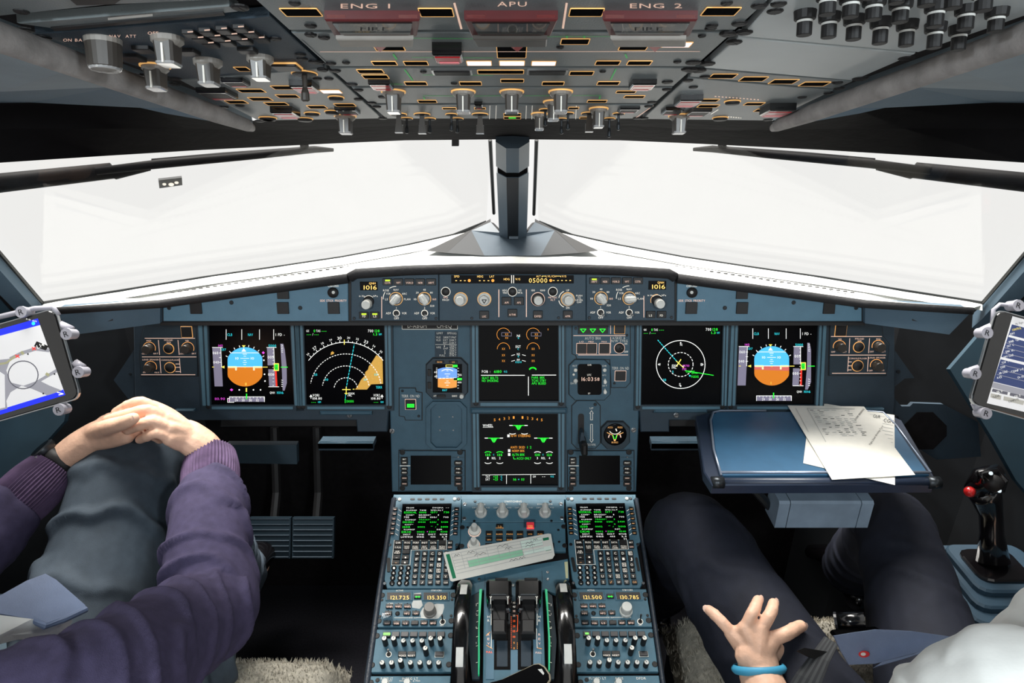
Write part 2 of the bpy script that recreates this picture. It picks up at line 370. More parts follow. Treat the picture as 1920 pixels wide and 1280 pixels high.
# front bulkhead behind the instrument panel and the footwell
mb = MB(); mb.box(-1.15, 1.15, 1.62, 1.66, 0.0, 0.95, 'matte_black'); struct('wall_front', mb)
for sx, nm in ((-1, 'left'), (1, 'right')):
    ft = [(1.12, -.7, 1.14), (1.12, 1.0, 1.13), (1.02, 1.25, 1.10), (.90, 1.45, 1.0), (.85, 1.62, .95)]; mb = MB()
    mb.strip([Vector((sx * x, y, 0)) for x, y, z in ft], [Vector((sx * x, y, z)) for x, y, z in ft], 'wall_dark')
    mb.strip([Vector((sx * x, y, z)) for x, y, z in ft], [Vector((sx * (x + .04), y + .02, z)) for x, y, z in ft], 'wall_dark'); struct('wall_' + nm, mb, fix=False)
# windshields: plane through bottom edge and top inner corner
A_ = at_z(915, 412, CAM.z - 0.375); B_ = at_z(80, 568, zd(80)); C_ = at(920, 262, 1.2)
WPL = Fr(A_, A_ - B_, C_ - A_)
Am, Bm, Cm = [Vector((-p.x + 0.003, p.y, p.z)) for p in (A_, B_, C_)]
WPR = Fr(Am, Bm - Am, Cm - Am)
top_l = [(-430, 338), (0, 305), (200, 292), (380, 281), (620, 269), (760, 263), (921, 261)]
bot_l = [(80, 568), (230, 545), (380, 521), (520, 501), (640, 483), (760, 461), (850, 441), (912, 416)]
left_l = [(-110, 352), (0, 475), (80, 568)]
bot_r = mirror(bot_l); top_r = mirror(top_l)
for fr, tp, bt, lf, nm in ((WPL, top_l, bot_l, left_l, 'window_1'), (WPR, top_r, bot_r, mirror(left_l), 'window_2')):
    out = [(-110, 352)] if nm == 'window_1' else mirror([(-110, 352)])
    pts = [fr.wp(*p, -0.012) for p in (tp + bt[::-1] + lf[::-1][1:]) if not (p[0] < -200 or p[0] > 2120)]
    mb = MB(); mb.slab(pts, -fr.N * 0.012, 'glass'); win = struct(nm, mb)
    mb = MB(); mb.tube([fr.wp(*p, 0.004) for p in lf + bt[1:]], 0.0036, 'seal', 6)
    mb.tube([fr.wp(x, y + 9, 0.006) for x, y in bt[:-1]], 0.0024, 'seal', 6); mb.build('window_seal', win)
    mb = MB(); mb.tube([fr.wp(*p, 0.004) for p in (((919, 262), (926, 400)) if nm == 'window_1' else ((1006, 262), (1001, 402)))], 0.0034, 'seal', 6); mb.build('window_seal', win)
# sill between the pane and the deck
for fr, bt, nm in ((WPL, bot_l, 'trim_1'), (WPR, bot_r, 'trim_2')):
    mb = MB(); a = [fr.wp(x, y - 2, -0.004) for x, y in bt]; b = [at_z(x, y + 14, zd(x) + 0.003) for x, y in bt]; mb.strip(a, b, 'deck'); struct(nm, mb, fix=False)
# corner pillars beside the windshields
for sx, nm in ((0, 'trim_3'), (1, 'trim_4')):
    M_ = mirror if sx else (lambda p: p); fr = WPR if sx else WPL; mb = MB()
    mb.slab([fr.wp(*p, 0.0) for p in M_([(-130, 345), (0, 478), (78, 570), (98, 588), (68, 596), (0, 525), (-150, 390)])], fr.N * 0.03, 'lining')
    mb.slab([fr.wp(*p, 0.004) for p in M_([(-150, 388), (0, 522), (70, 598), (55, 604), (0, 542), (-150, 410)])], fr.N * 0.02, 'matte_black')
    mb.slab([fr.wp(*p, 0.004) for p in M_([(-150, 405), (0, 540), (60, 604), (0, 640), (-150, 640)])], fr.N * 0.02, 'teal_side')
    struct(nm, mb)
# black sun-visor hood between the overhead panel and the windshield tops
hood_b = top_l[:-1] + [(960, 261)] + top_r[:-1][::-1]
hood_t = [(-450, 200), (58, 186), (263, 196), (310, 207), (475, 226), (720, 212), (960, 209)] ; hood_t = hood_t + mirror(hood_t[:-1])[::-1]
dt = [.87, .86, .84, .83, .82, .81, .81]; dt = dt + dt[:-1][::-1]
a = []
for (x, y) in hood_b: a.append((WPL if x < 961 else WPR).wp(x, y, 0.02) if abs(x - 960) > 5 else at(960, 261, 1.18))
b = [at(x, y, d) for (x, y), d in zip(hood_t, dt)]
mb = MB(); mid = [p * 0.5 + q * 0.5 + Vector((0, 0, 0.004)) for p, q in zip(a, b)]; lip = [p + Vector((0, 0.01, 0.03)) for p in a]
mb.strip(b, mid, 'visor'); mb.strip(mid, a, 'visor'); mb.strip(a, lip, 'visor'); struct('trim_5', mb, True, 75, fix=False)
# cabin lining beside the overhead panel
def opd(y): return 0.78 * 231 / (453 - y)
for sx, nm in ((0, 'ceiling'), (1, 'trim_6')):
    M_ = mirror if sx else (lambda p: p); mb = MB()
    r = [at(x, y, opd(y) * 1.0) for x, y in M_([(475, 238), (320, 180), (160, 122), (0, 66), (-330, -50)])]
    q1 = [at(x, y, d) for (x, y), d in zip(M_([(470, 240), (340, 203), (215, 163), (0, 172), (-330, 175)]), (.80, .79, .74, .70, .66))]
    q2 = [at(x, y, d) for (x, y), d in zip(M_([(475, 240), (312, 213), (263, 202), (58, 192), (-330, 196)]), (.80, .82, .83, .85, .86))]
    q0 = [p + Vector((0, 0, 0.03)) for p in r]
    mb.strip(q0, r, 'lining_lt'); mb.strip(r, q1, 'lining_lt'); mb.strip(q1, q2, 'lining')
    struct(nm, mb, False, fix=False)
# roof over and behind the camera, down to the side windows
mb = MB(); zr = [OP.w(0, v, -0.05) for v in (-0.05, 0.4, 0.9, 1.5)]
for sx in (-1, 1): mb.strip([p + Vector((sx * 0.3, 0, 0)) for p in zr], [Vector((sx * 1.1, p.y, 1.62 + 0.02)) for p in zr], 'lining')
mb.strip([p + Vector((-0.32, 0, 0)) for p in zr], [p + Vector((0.32, 0, 0)) for p in zr], 'lining'); struct('trim_7', mb, fix=False)
# side windows in the walls (beyond the edges of the view)
for sx, nm in ((-1, 'window_3'), (1, 'window_4')):
    mb = MB(); mb.slab([Vector((sx * 1.13, y, z)) for y, z in ((-0.3, 1.14), (0.85, 1.14), (0.75, 1.6), (-0.3, 1.6))], (sx * 0.012, 0, 0), 'glass'); win = struct(nm, mb)
    mb = MB(); mb.tube([Vector((sx * 1.125, y, z)) for y, z in ((-0.3, 1.13), (0.86, 1.13), (0.75, 1.62), (-0.3, 1.62), (-0.3, 1.13))], 0.02, 'lining', 6); mb.build('window_frame', win)
# centre post with its faceted foot
mb = MB(); a0 = at(961, 256, 1.13); a1 = at(961, 302, 1.2); a2 = at(962, 446, 1.372)
def hexcol(mb, p, q, w0, w1, M1='post', M2='post_dark'):
    ax = (q - p).normalized(); n = ax.cross(X1).normalized(); n = n if n.y < 0 else -n
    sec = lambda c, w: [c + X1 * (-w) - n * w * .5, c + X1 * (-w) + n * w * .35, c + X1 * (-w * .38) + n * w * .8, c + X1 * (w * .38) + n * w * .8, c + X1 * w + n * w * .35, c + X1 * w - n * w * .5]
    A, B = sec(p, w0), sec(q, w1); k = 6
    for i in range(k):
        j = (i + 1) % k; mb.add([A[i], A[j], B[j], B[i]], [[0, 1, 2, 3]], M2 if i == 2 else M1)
    mb.add(A, [list(range(6))], M1); mb.add(B, [list(range(6))], M1)
hexcol(mb, a0, a1, 0.028, 0.029, 'post', 'post'); hexcol(mb, a1 + (a2 - a1) * 0.085, a2, 0.0285, 0.027); post = struct('trim_8', mb)
mb = MB(); hexcol(mb, a1 - (a2 - a1) * 0.02, a1 + (a2 - a1) * 0.10, 0.0265, 0.0265, 'ov_key', 'ov_key'); mb.build('joint', post)
p = at(961, 299, 1.165); mb = MB(); mb.lathe([(.0001, -.004), (.003, -.003), (.0042, 0), (.003, .003), (.0001, .004)], 'red_lit', 12); o = mb.build('indicator_bead', post, True); o.location = p
mb = MB(); zt = 1.2165
bt_ = [at_z(x, y, zt) for x, y in ((838, 474), (908, 479), (1014, 479), (1086, 474))]; tp_ = [at(x, y, d) for x, y, d in ((884, 432, 1.37), (920, 416, 1.372), (938, 436, 1.35), (955, 446, 1.345), (970, 446, 1.345), (988, 436, 1.35), (1003, 416, 1.372), (1040, 432, 1.37))]
bk = [at(884, 430, 1.43), at(920, 410, 1.44), at(1003, 410, 1.44), at(1040, 430, 1.43)]
mb.add([bt_[0], bt_[1], tp_[0]], [[0, 1, 2]], 'post_dark'); mb.add([bt_[3], bt_[2], tp_[7]], [[0, 1, 2]], 'post_dark')
mb.add([bt_[1], bt_[2], tp_[4], tp_[3]], [[0, 1, 2, 3]], 'post')
mb.add([bt_[1], tp_[0], tp_[1], tp_[2], tp_[3]], [[0, 1, 2, 3, 4]], 'post'); mb.add([bt_[2], tp_[7], tp_[6], tp_[5], tp_[4]], [[0, 1, 2, 3, 4]], 'post')
inn = [at(x, y, d) for x, y, d in ((926, 418, 1.385), (942, 434, 1.372), (956, 440, 1.37), (968, 440, 1.37), (984, 434, 1.372), (997, 418, 1.385))]
mb.strip(tp_[1:7], inn, 'black')
mb.add([tp_[0], tp_[1], bk[1], bk[0]], [[0, 1, 2, 3]], 'black'); mb.add([tp_[7], tp_[6], bk[2], bk[3]], [[0, 1, 2, 3]], 'black')
mb.add([bt_[0], tp_[0], bk[0], at_z(800, 470, zt)], [[0, 1, 2, 3]], 'black'); mb.add([bt_[3], tp_[7], bk[3], at_z(1122, 470, zt)], [[0, 1, 2, 3]], 'black')
foot = mb.build('post_foot', post, fix=False)
mb = MB(); c = at(963, 442, 1.335); mb.slab([c + X1 * -.009 + UP * -.006, c + X1 * .009 + UP * -.006, c + X1 * .009 + UP * .006, c + X1 * -.009 + UP * .006], FWD * 0.03, 'post'); mb.build('clip', post)
mb = MB(); mb.lathe([(.003, 0), (.003, .002), (.0015, .002)], 'metal', 10); o = mb.build('screw', post); o.location = at(976, 466, 1.305)
# unseen ceiling dome lamps, added to lift the light inside the cockpit
for sx, side in ((-1, 'captain'), (1, 'first officer')):
    c = Vector((sx * 0.42, -0.25, 1.80)); t = empty('fill_dome_lamp', Matrix.Translation(c), 'unseen round ceiling dome lamp added to brighten the cockpit, behind the %s seat' % ('left' if sx < 0 else 'right'), 'lamp', 'added ceiling fill lamps')
    mb = MB(); mb.lathe([(.075, .03), (.08, 0), (.06, -.004)], 'lining_lt', 24); mb.build('housing', t, True)
    ld = bpy.data.lights.new('fill_dome_light', 'AREA'); ld.shape = 'DISK'; ld.size = 0.13; ld.energy = 8.5; ld.color = (0.86, 0.95, 1.0)
    lo = bpy.data.objects.new('fill_dome_light', ld); COL.objects.link(lo); lo.parent = t; lo.location = (0, 0, -0.02); lo.rotation_euler = Vector((0, -0.55, 0.8)).to_track_quat('Z', 'Y').to_euler()

# ================================================================== glareshield
gl = empty('glareshield', Matrix.Identity(4), 'padded grey glareshield deck running under both windshields', 'glareshield')
front = [(97, 577), (300, 562), (480, 537), (654, 514), (670, 508), (760, 500), (860, 496), (960, 495)]; front = front + mirror(front[:-1])[::-1]
rear = [(82, 572), (230, 556), (400, 531), (560, 508), (640, 496), (760, 475), (850, 462), (960, 458)]; rear = rear + mirror(rear[:-1])[::-1]
def gfront(x, y):
    if x < 300: d = 1.215 - (300 - x) * 0.00062; return at(x, y, d)
    if x > 1622: d = 1.215 - (x - 1622) * 0.00062; return at(x, y, d)
    return GP.wp(x, y, 0.006)
fa = [gfront(*p) for p in front]; rb = [at_z(x, y, zd(x)) for x, y in rear]
mb = MB(); mid = [p * .8 + q * .2 for p, q in zip(fa, rb)]
mb.strip(fa, mid, 'deck'); mb.strip(mid, rb, 'deck'); mb.strip([p - Vector((0, -0.02, .03)) for p in fa], fa, 'deck'); mb.build('deck', gl, fix=False)
for k in (0, 1):
    M_ = mirror if k else (lambda p: p); mb = MB()
    mb.tube([gfront(x, y + 6) for x, y in M_([(97, 577), (300, 564), (480, 539), (652, 516)])], [.006, .0075, .0085, .009], 'black_soft', 8); mb.build('padded_lip', gl, True)
    # sloped outer face and lighter side face
    mb = MB(); pts = [gfront(x, y) for x, y in M_([(100, 584), (300, 570), (300, 606), (142, 627)])]; mb.slab(pts, Vector((0, 0.03, 0)), 'lining'); mb.build('end_panel', gl)
    mb = MB(); c = gfront(*M_([(203, 592)])[0]); mb.slab([gfront(x, y) + Vector((0, -.002, 0)) for x, y in M_([(193, 582), (213, 580), (213, 600), (193, 603)])], Vector((0, .004, 0)), 'key'); mb.build('blank_cover', gl)
mb = MB(); mb.tube([GP.wp(x, y, 0.004) for x, y in [(656, 520), (668, 513), (760, 507), (860, 504), (960, 503), (1062, 504), (1162, 507), (1254, 513), (1266, 520)]], .0088, 'black_soft', 10); mb.build('padded_lip', gl, True)
mb = MB(); mb.prism([GP.pix(*p) for p in [(300, 606), (300, 568), (654, 515), (760, 506), (960, 502), (1162, 506), (1268, 515), (1622, 568), (1622, 606)]], -0.03, -0.004, 'black')
o = mb.build('backing', gl); o.matrix_world = GP.mtx()
mb = MB(); mb.prism([GP.pix(*p) for p in [(300, 604), (1622, 604), (1622, 610), (300, 610)]], -0.12, 0.0, 'black'); o = mb.build('lower_lip', gl); o.matrix_world = GP.mtx()
# dotted vent slots on the deck
for k in (0, 1):
    M_ = mirror if k else (lambda p: p); mb = MB()
    for i in range(26):
        t = i / 25; x = 320 + 330 * t; y = 549 - 49 * t; p = at_z(*M_([(x, y)])[0], zd(x) + .004); q = at_z(*M_([(x + 7, y - 0.2)])[0], zd(x) + .004)
        mb.slab([p, q, q + Vector((0, .0025, 0)), p + Vector((0, .0025, 0))], (0, 0, .0012), 'black')
    tag(mb.build('vent_slot', gl), kind='stuff')

# wipers and the small sensor plate outside
def wiper(fr, M_, label, dy=0):
    t = empty('windshield_wiper', Matrix.Translation(fr.wp(*M_([(150, 330)])[0], -0.05)), label, 'wiper', 'windshield wipers'); inv = t.matrix_world.inverted()
    def part(nm, pts, rr, h=-0.05):
        mb = MB(); mb.tube([inv @ fr.wp(*M_([(x, y)])[0], h) for x, y in pts], rr, 'wiper', 8, flat=0.95); return mb.build(nm, t, True)
    part('arm', [(-160, 362), (0, 343), (210, 320), (214, 324), (280, 312)], [.016, .015, .013, .011, .007])
    part('blade', [(180, 321), (300, 307), (480, 291), (590, 280), (625, 281)], [.006, .0075, .0065, .006, .003], -0.035)
    part('blade_carrier', [(285, 303), (420, 292), (560, 281), (575, 276)], [.005, .006, .005, .003], -0.06)
    part('hinge', [(570, 268), (572, 282)], [.007, .007], -0.04)
wiper(WPL, lambda p: p, 'black wiper parked across the top of the left windshield')
wiper(WPR, lambda p: [(1925 - x, y - 1) for x, y in p], 'black wiper parked across the top of the right windshield')
u = Unit(WPL, 320, 343, 'sensor_plate', 'small dark plate with three pale glowing discs as holes seen through the left windshield', 'plate', h=-0.06)
b = MB(); n = 40
out = [u.P(*p) for p in ((297, 338), (341, 333), (342, 347), (299, 353))]
b.prism(out, -0.004, 0, 'post_dark'); b.build('plate', u.root)
u.z = 0
for x, y, r in ((308, 345, 4), (321, 345.5, 5.5), (331, 342, 4)): u.rnd(x, y, r, 0.001, 'white_lit', 'hole_sky_glow')  # glowing discs stand in for bright sky through the holes
u.done()
mb = MB(); mb.slab([GP.wp(847, 258, -.02), GP.wp(860, 258, -.02), GP.wp(860, 274, -.02), GP.wp(847, 274, -.02)], Vector((0, .012, 0)), 'black'); tag(mb.build('visor_latch'), 'small black latch tab hanging under the visor hood', 'latch')
# ================================================================== knobs shared by several panels
def selector(u, X, Y, r, h, rot=0.0, m='knob_grey', base='metal', name='rotary_knob', bar=0.5, rim=None):
    """disc skirt with a raised finger bar and a white pointer line"""
    a, _ = u.L(X, Y); R = round(r * a * 4000) / 4000
    def mk():
        q = MB(); q.lathe([(R, -.0005), (R, h * .2), (R * .93, h * .3), (R * .8, h * .34)], base, 24)
        q.prism(rrect(-R * bar, -R * .95, R * bar, R * .97, R * .3, 2), h * .28, h, m, h * .12); return q.mesh(name)
    o = u.put((name, R, h, m, base, bar), mk, X, Y, name, rot)
    def mk2():
        q = MB(); q.box(-R * .07, R * .07, -R * .1, R * .9, h, h + .0004, 'white_paint'); return q.mesh('pointer')
    u.sub(('pointer', R, h), mk2, o, 'pointer')
    if rim: u.sub(('krim', R, rim), lambda: ringmesh(R + .0012, R + .0002, rim), o, 'rim')
    return o
def round_knob(u, X, Y, r, h, m='knob_grey', base='knob_grey', name='rotary_knob', rb=1.25, rim=None, dx=0, dy=0):
    """stepped push-pull knob; dx, dy lean of the cap in view pixels is left to perspective"""
    a, _ = u.L(X, Y); R = round(r * a * 4000) / 4000
    def mk():
        q = MB(); n = 28; q.lathe([(R * rb, -.0005), (R * rb, h * .25), (R * 1.05, h * .3)], base, n); q.lathe([(R * 1.02, h * .25), (R, h * .9), (R * .9, h)], m, n); return q.mesh(name, False)
    o = u.put((name, 'round', R, h, m, base, rb), mk, X, Y, name)
    if rim: u.sub(('rkrim', R, rb, rim), lambda: ringmesh(R * rb + .0012, R * rb + .0001, rim), o, 'rim')
    return o
def toggle(u, X, Y, r, h, lean=(0.5, -0.2), name='toggle_switch', m='metal'):
    a, _ = u.L(X, Y); R = round(r * a * 4000) / 4000
    def mk():
        q = MB(); q.lathe([(R, -.0005), (R, .0012), (R * .8, .0014)], 'black', 16); e = Vector((lean[0] * R * 2, lean[1] * R * 2, h))
        q.tube([(0, 0, 0), e * .5, e], [R * .3, R * .28, R * .42], m, 10, up=Vector((0, 1, 0))); return q.mesh(name, False)
    o = u.put((name, R, h, lean, m), mk, X, Y, name); u.sub(('trim', R), lambda: ringmesh(R * 1.25, R, 'white_lit'), o, 'rim'); return o

# ================================================================== instrument panel boards
ip = empty('instrument_panel', MP.mtx(), 'blue-grey main instrument board behind the six cockpit displays', 'panel')
def board(nm, pts, z0, z1, m, ch=.002):
    mb = MB(); mb.prism([MP.pix(*p) for p in pts], z0, z1, m, ch); return mb.build(nm, ip)
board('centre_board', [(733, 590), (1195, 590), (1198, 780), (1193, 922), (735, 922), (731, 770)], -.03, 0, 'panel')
board('side_board', [(247, 590), (731, 590), (729, 765), (725, 811), (669, 811), (667, 789), (252, 789)], -.03, -.004, 'panel_dark')  # darker copy of the board tone: shade on this side put into the colour
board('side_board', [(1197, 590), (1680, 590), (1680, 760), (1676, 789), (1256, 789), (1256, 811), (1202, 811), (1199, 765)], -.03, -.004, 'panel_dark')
board('lower_rail', [(405, 789), (668, 789), (668, 806), (405, 806)], -.05, -.02, 'black'); board('lower_rail', [(1256, 789), (1400, 789), (1400, 806), (1256, 806)], -.05, -.02, 'black')
for x0, x1, y in ((601, 698, 768), (1225, 1325, 764)): board('grip_bar', [(x0, y), (x1, y), (x1, y + 8), (x0, y + 8)], 0, .008, 'panel', .003)
board('grip_bar', [(883, 762), (1062, 762), (1062, 772), (883, 772)], 0, .012, 'panel', .003)
board('grip_bar', [(330, 766), (366, 766), (366, 770), (330, 770)], -.004, .006, 'panel', .002); board('grip_bar', [(1556, 764), (1656, 764), (1656, 769), (1556, 769)], -.004, .006, 'panel', .002)
W0 = Unit(MP, 960, 700, 'panel_screw_set', 'x', 'x'); bpy.data.objects.remove(W0.root); W0.root = ip; W0.f = MP
for x, y in ((735, 808), (1188, 806), (655, 778), (1268, 778)): W0.screw(x, y, 5, 'metal')
# recess cover below the standby instrument
W0.frame('recess_frame', octa(800, 751, 875, 841, 12), octa(808, 755, 867, 837, 10), -.003, .007, 'panel')
W0.plate('recess_floor', octa(804, 753, 871, 839, 12), -.006, .0006, 'panel')
W0.z = .0006
for x, y in ((824, 781), (849, 781), (825, 806), (850, 806)): W0.screw(x, y, 1.6, 'metal')
W0.z = 0

# ================================================================== display units
def display(label, name, scr, outer, fat=None, z=.006):
    """display unit: frame with side strips, screen, corner latches"""
    u = Unit(MP, (scr[0][0] + scr[1][0]) / 2, (scr[0][1] + scr[2][1]) / 2, name, label, 'display', 'cockpit display units')
    o = outer; mb = MB(); mb.ring([u.P(*p) for p in o], [u.P(*p) for p in scr], -.004, z, 'bezel_dark'); mb.build('bezel', u.root)
    mb = MB(); mb.prism([u.P(*p) for p in scr], -.004, z - .004, 'screen'); mb.build('screen', u.root)
    for a, b, c, d in ((0, 3, 1, 2), (1, 2, 0, 3)):
        lx0, lx1 = o[a][0], o[b][0]; sx0, sx1 = scr[a][0], scr[b][0]
        f = lambda t, k: ((lx0, lx1)[k] * (1 - t) + (sx0, sx1)[k] * t)
        u.plate('side_strip', [(f(.2, 0), o[a][1]), (f(.52, 0), o[a][1]), (f(.52, 1), o[b][1] - 10), (f(.2, 1), o[b][1] - 10)], z - .001, z + .003, 'bezel')
        u.plate('side_strip', [(f(.65, 0), o[a][1]), (f(.9, 0), o[a][1]), (f(.9, 1), o[b][1] - 10), (f(.65, 1), o[b][1] - 10)], z - .001, z + .0018, 'bezel')
        u.z = z; u.bolt(f(.6, 1), o[b][1] - 6, 4.6); u.z = 0
    u.plate('bottom_strip', [(scr[3][0] + 2, scr[3][1] + 3), (scr[2][0] - 2, scr[2][1] + 3), (scr[2][0] - 2, o[2][1] - 3), (scr[3][0] + 2, o[3][1] - 3)], z - .001, z + .001, 'bezel')
    u.z = z - .004; return u
V2 = (240, 590, 5.647); V3 = (550, 590, 5.647); V4 = (870, 590, 5.647); V5 = (1180, 590, 5.647)
def pfd(u, right):
    u.view = V2
    if right: u.dx, u.dy = 987.2, -1.8
    T = lambda *a, **k: u.text(*a, part='symbology', **k); F = lambda p, m: u.fill(p, m, 'symbology'); L = lambda p, w, m, **k: u.line(p, w, m, 'symbology', **k)
    for x in (1040, 1205, 1393, 1543): L([(x, 155), (x, 262)], 6, 'd_white')
    T('CLB', 1078, 210, 26, 'd_cyan', w=52); T('NAV', 1297, 210, 26, 'd_cyan', w=52); T('1 FD -', 1612, 210, 28, 'd_white', w=95)
    F([(893, 345), (985, 345), (1005, 757), (918, 757)] if not right else [(893, 345), (985, 345), (965, 757), (878, 757)], 'd_grey'); L([(893, 345), (1003, 345)], 6, 'd_white')
    sl = 20 if not right else -18
    L([(983, 345), (992 if not right else 974, 552)], 6, 'd_white'); T('140', 980, 326, 24, 'd_magenta', w=46); T('137', 1016, 368, 22, 'd_cyan', w=44)
    T('060', 927, 403, 28, 'd_white', w=58); T('040', 933 if not right else 920, 502, 28, 'd_white', w=58)
    for y in (403, 452, 502): L([(966, y), (988, y)], 5, 'd_white')
    F([(985, 552), (1022, 538), (1022, 566)], 'd_yellow'); L([(893, 552), (912, 552)], 6, 'd_yellow')
    cx, cy, R = 1240, 550, 208; C = []
    for i in range(25):
        a = pi * i / 24; C.append((cx + max(-184, min(184, R * cos(a))), cy - R * sin(a)))
    F(C, 'd_sky'); F([(x, 2 * cy - y) for x, y in C], 'd_ground')
    if right: F([(cx - 184, cy), (cx + 184, cy), (cx + 184, cy + 52), (cx - 184, cy + 40)], 'd_rose')
    L([(1085, 402), (1388, 402)], 6, 'd_white')
    for y, w in ((416, 40), (437, 24), (460, 92), (482, 24), (503, 40), (525, 24)): L([(1238 - w / 2, y), (1238 + w / 2, y)], 5, 'd_white')
    T('10', 1155, 460, 24, 'd_white', w=34); T('10', 1318, 460, 24, 'd_white', w=34)
    F([(1208, 322), (1246, 322), (1227, 348)], 'd_yellow'); F([(1227, 352), (1252, 388), (1202, 388)], 'd_white')
    for a in (120, 135, 50, 65, 80, 105, 150, 30): L([(cx + 215 * cos(radians(a)), cy - 215 * sin(radians(a))), (cx + 232 * cos(radians(a)), cy - 232 * sin(radians(a)))], 7, 'd_white')
    L([(1060, 550), (1420, 550)], 7, 'd_white')
    for s in (-1, 1):
        x = cx + s * 175; L([(x, 552), (cx + s * 95, 552), (cx + s * 95, 582)], 17, 'd_white'); L([(x, 552), (cx + s * 95, 552), (cx + s * 95, 580)], 9, 'd_yellow')
    L([(1428, 552), (1478, 552)], 7, 'd_yellow'); L([(1235, 552), (1246, 552)], 12, 'd_yellow')
    if not right:
        F([(1418, 400), (1434, 384), (1450, 400), (1434, 416)], 'd_magenta'); F([(1080, 793), (1098, 778), (1116, 793), (1098, 808)], 'd_magenta')
        for p in ((1440, 480), (1447, 628), (1452, 700), (1180, 793), (1330, 793), (1405, 793)): u.disc(*p, 8, 'd_white', 'symbology')
        T('110.90', 975, 888, 24, 'd_magenta', w=105); L([(1057, 884), (1122, 884), (1122, 924), (1057, 924)], 6, 'd_white', closed=True); T('136', 1090, 904, 22, 'd_magenta', w=48)
        L([(1255, 776), (1255, 810)], 14, 'd_yellow'); T('0', 1250, 732, 28, 'd_yellow')
    else: T('1', 1232, 732, 28, 'd_yellow')
    k = 0 if not right else -26
    F([(1473, 345), (1545, 345), (1553, 533), (1480, 533)] if not right else [(1473, 345), (1545, 345), (1543, 533), (1470, 533)], 'd_grey'); F([(1487, 575), (1555, 575), (1565, 760), (1497, 760)] if not right else [(1466, 575), (1535, 575), (1525, 760), (1457, 760)], 'd_grey')
    L([(1470, 345), (1572, 345)], 6, 'd_white'); L([(1545, 345), (1553 + k * .3, 533)], 6, 'd_white'); T('5000', 1530, 327, 26, 'd_cyan', w=80); T('005', 1512, 447, 28, 'd_white', w=62); T('000', 1517 + k, 630, 28, 'd_white', w=62)
    F([(1556 + k * .5, 582), (1574 + k * .5, 582), (1584 + k, 756), (1566 + k, 756)], 'd_red'); L([(1490 + k, 760), (1600 + k, 760)], 6, 'd_white')
    for y in range(365, 760, 38): L([(1533, y), (1548, y)], 4, 'd_white')
    L([(1550, 516), (1596, 516), (1596, 588), (1550, 588)], 9, 'd_yellow', closed=True); F([(1554, 522), (1590, 522), (1590, 582), (1554, 582)], 'd_green'); T('20', 1560, 548, 30, 'screen', w=40); T('80', 1573, 568, 18, 'screen', w=26)
    F([(1615, 305), (1645, 305), (1662, 370), (1682, 545), (1684, 720), (1660, 800), (1640, 800), (1630, 560)] if not right else [(1615, 305), (1640, 305), (1655, 380), (1655, 720), (1620, 800), (1592, 800), (1612, 560)], 'd_grey')
    for i in range(9):
        y = 318 + i * 18 if i < 5 else 600 + (i - 1) * 22
        L([(1626, y), (1642, y + 5)], 5, 'd_white')
    L([(1622, 552), (1692, 552)], 8, 'd_green')
    F((1078, 868, 1447, 918), 'd_grey'); L([(1078, 918), (1078, 866), (1447, 866), (1447, 918)], 6, 'd_white')
    for i in range(10): x = 1110 + i * 37; L([(x, 868), (x, 880 + 8 * (i % 2))], 4, 'd_white')
    for s, x in (('29', 1150), ('30', 1222), ('31', 1297), ('32', 1372)): T(s, x, 904, 24, 'd_white', w=30)
    L([(1258, 835), (1258, 888)], 12, 'd_green'); T('QNH', 1530, 822, 22, 'd_white', w=52); T('1016', 1614, 822, 24, 'd_cyan', w=68); u.done()
sl_ = [(393, 600), (545, 600), (553, 757), (398, 757)]
u = display('captain primary flight display with blue and brown horizon, left side', 'display_unit', sl_, [(370, 598), (566, 598), (572, 768), (380, 768)]); pfd(u, False)
u = display('right primary flight display with blue and brown horizon, above the table', 'display_unit', [(1383, 600), (1532, 600), (1525, 757), (1378, 757)], [(1366, 598), (1550, 598), (1542, 768), (1358, 768)]); pfd(u, True)

u = display('navigation display with arc compass and yellow terrain patch', 'display_unit', [(571, 600), (721, 600), (724, 757), (576, 757)], [(552, 598), (737, 598), (739, 768), (557, 768)])
u.view = V3; T = lambda *a, **k: u.text(*a, part='symbology', **k); L = lambda p, w, m, **k: u.line(p, w, m, 'symbology', **k); F = lambda p, m: u.fill(p, m, 'symbology')
T('GS', 152, 170, 22, 'd_white', w=28); T('0', 224, 170, 26, 'd_green', w=16); T('TAS', 264, 170, 24, 'd_white', w=44); T('---', 325, 170, 24, 'd_green', w=52); T('---', 165, 206, 24, 'd_green', w=46); T('/', 207, 206, 24, 'd_white'); T('---', 245, 206, 24, 'd_green', w=46)
T('700', 818, 170, 28, 'd_white', w=56); T('128', 888, 170, 26, 'd_green', w=50); T('1.3', 868, 206, 24, 'd_green', w=40); T('NM', 920, 206, 22, 'd_cyan', w=30)
F([(880, 425), (945, 465), (950, 730), (825, 735), (780, 790), (655, 790), (690, 740), (715, 690), (760, 640), (762, 605), (790, 580), (800, 545), (830, 505)], 'terrain'); F([(395, 425), (400, 395), (415, 385), (435, 402), (425, 415)], 'terrain')
cx, cy, R = 556, 790, 500
u.arc(cx, cy, R, 38, 142, 6, 'd_white', 'symbology', 40)
lab = {-50: '26', -40: '27', -30: '28', -20: '29', -10: '30', 0: '31', 10: '32', 20: '33', 30: '34', 40: '35'}
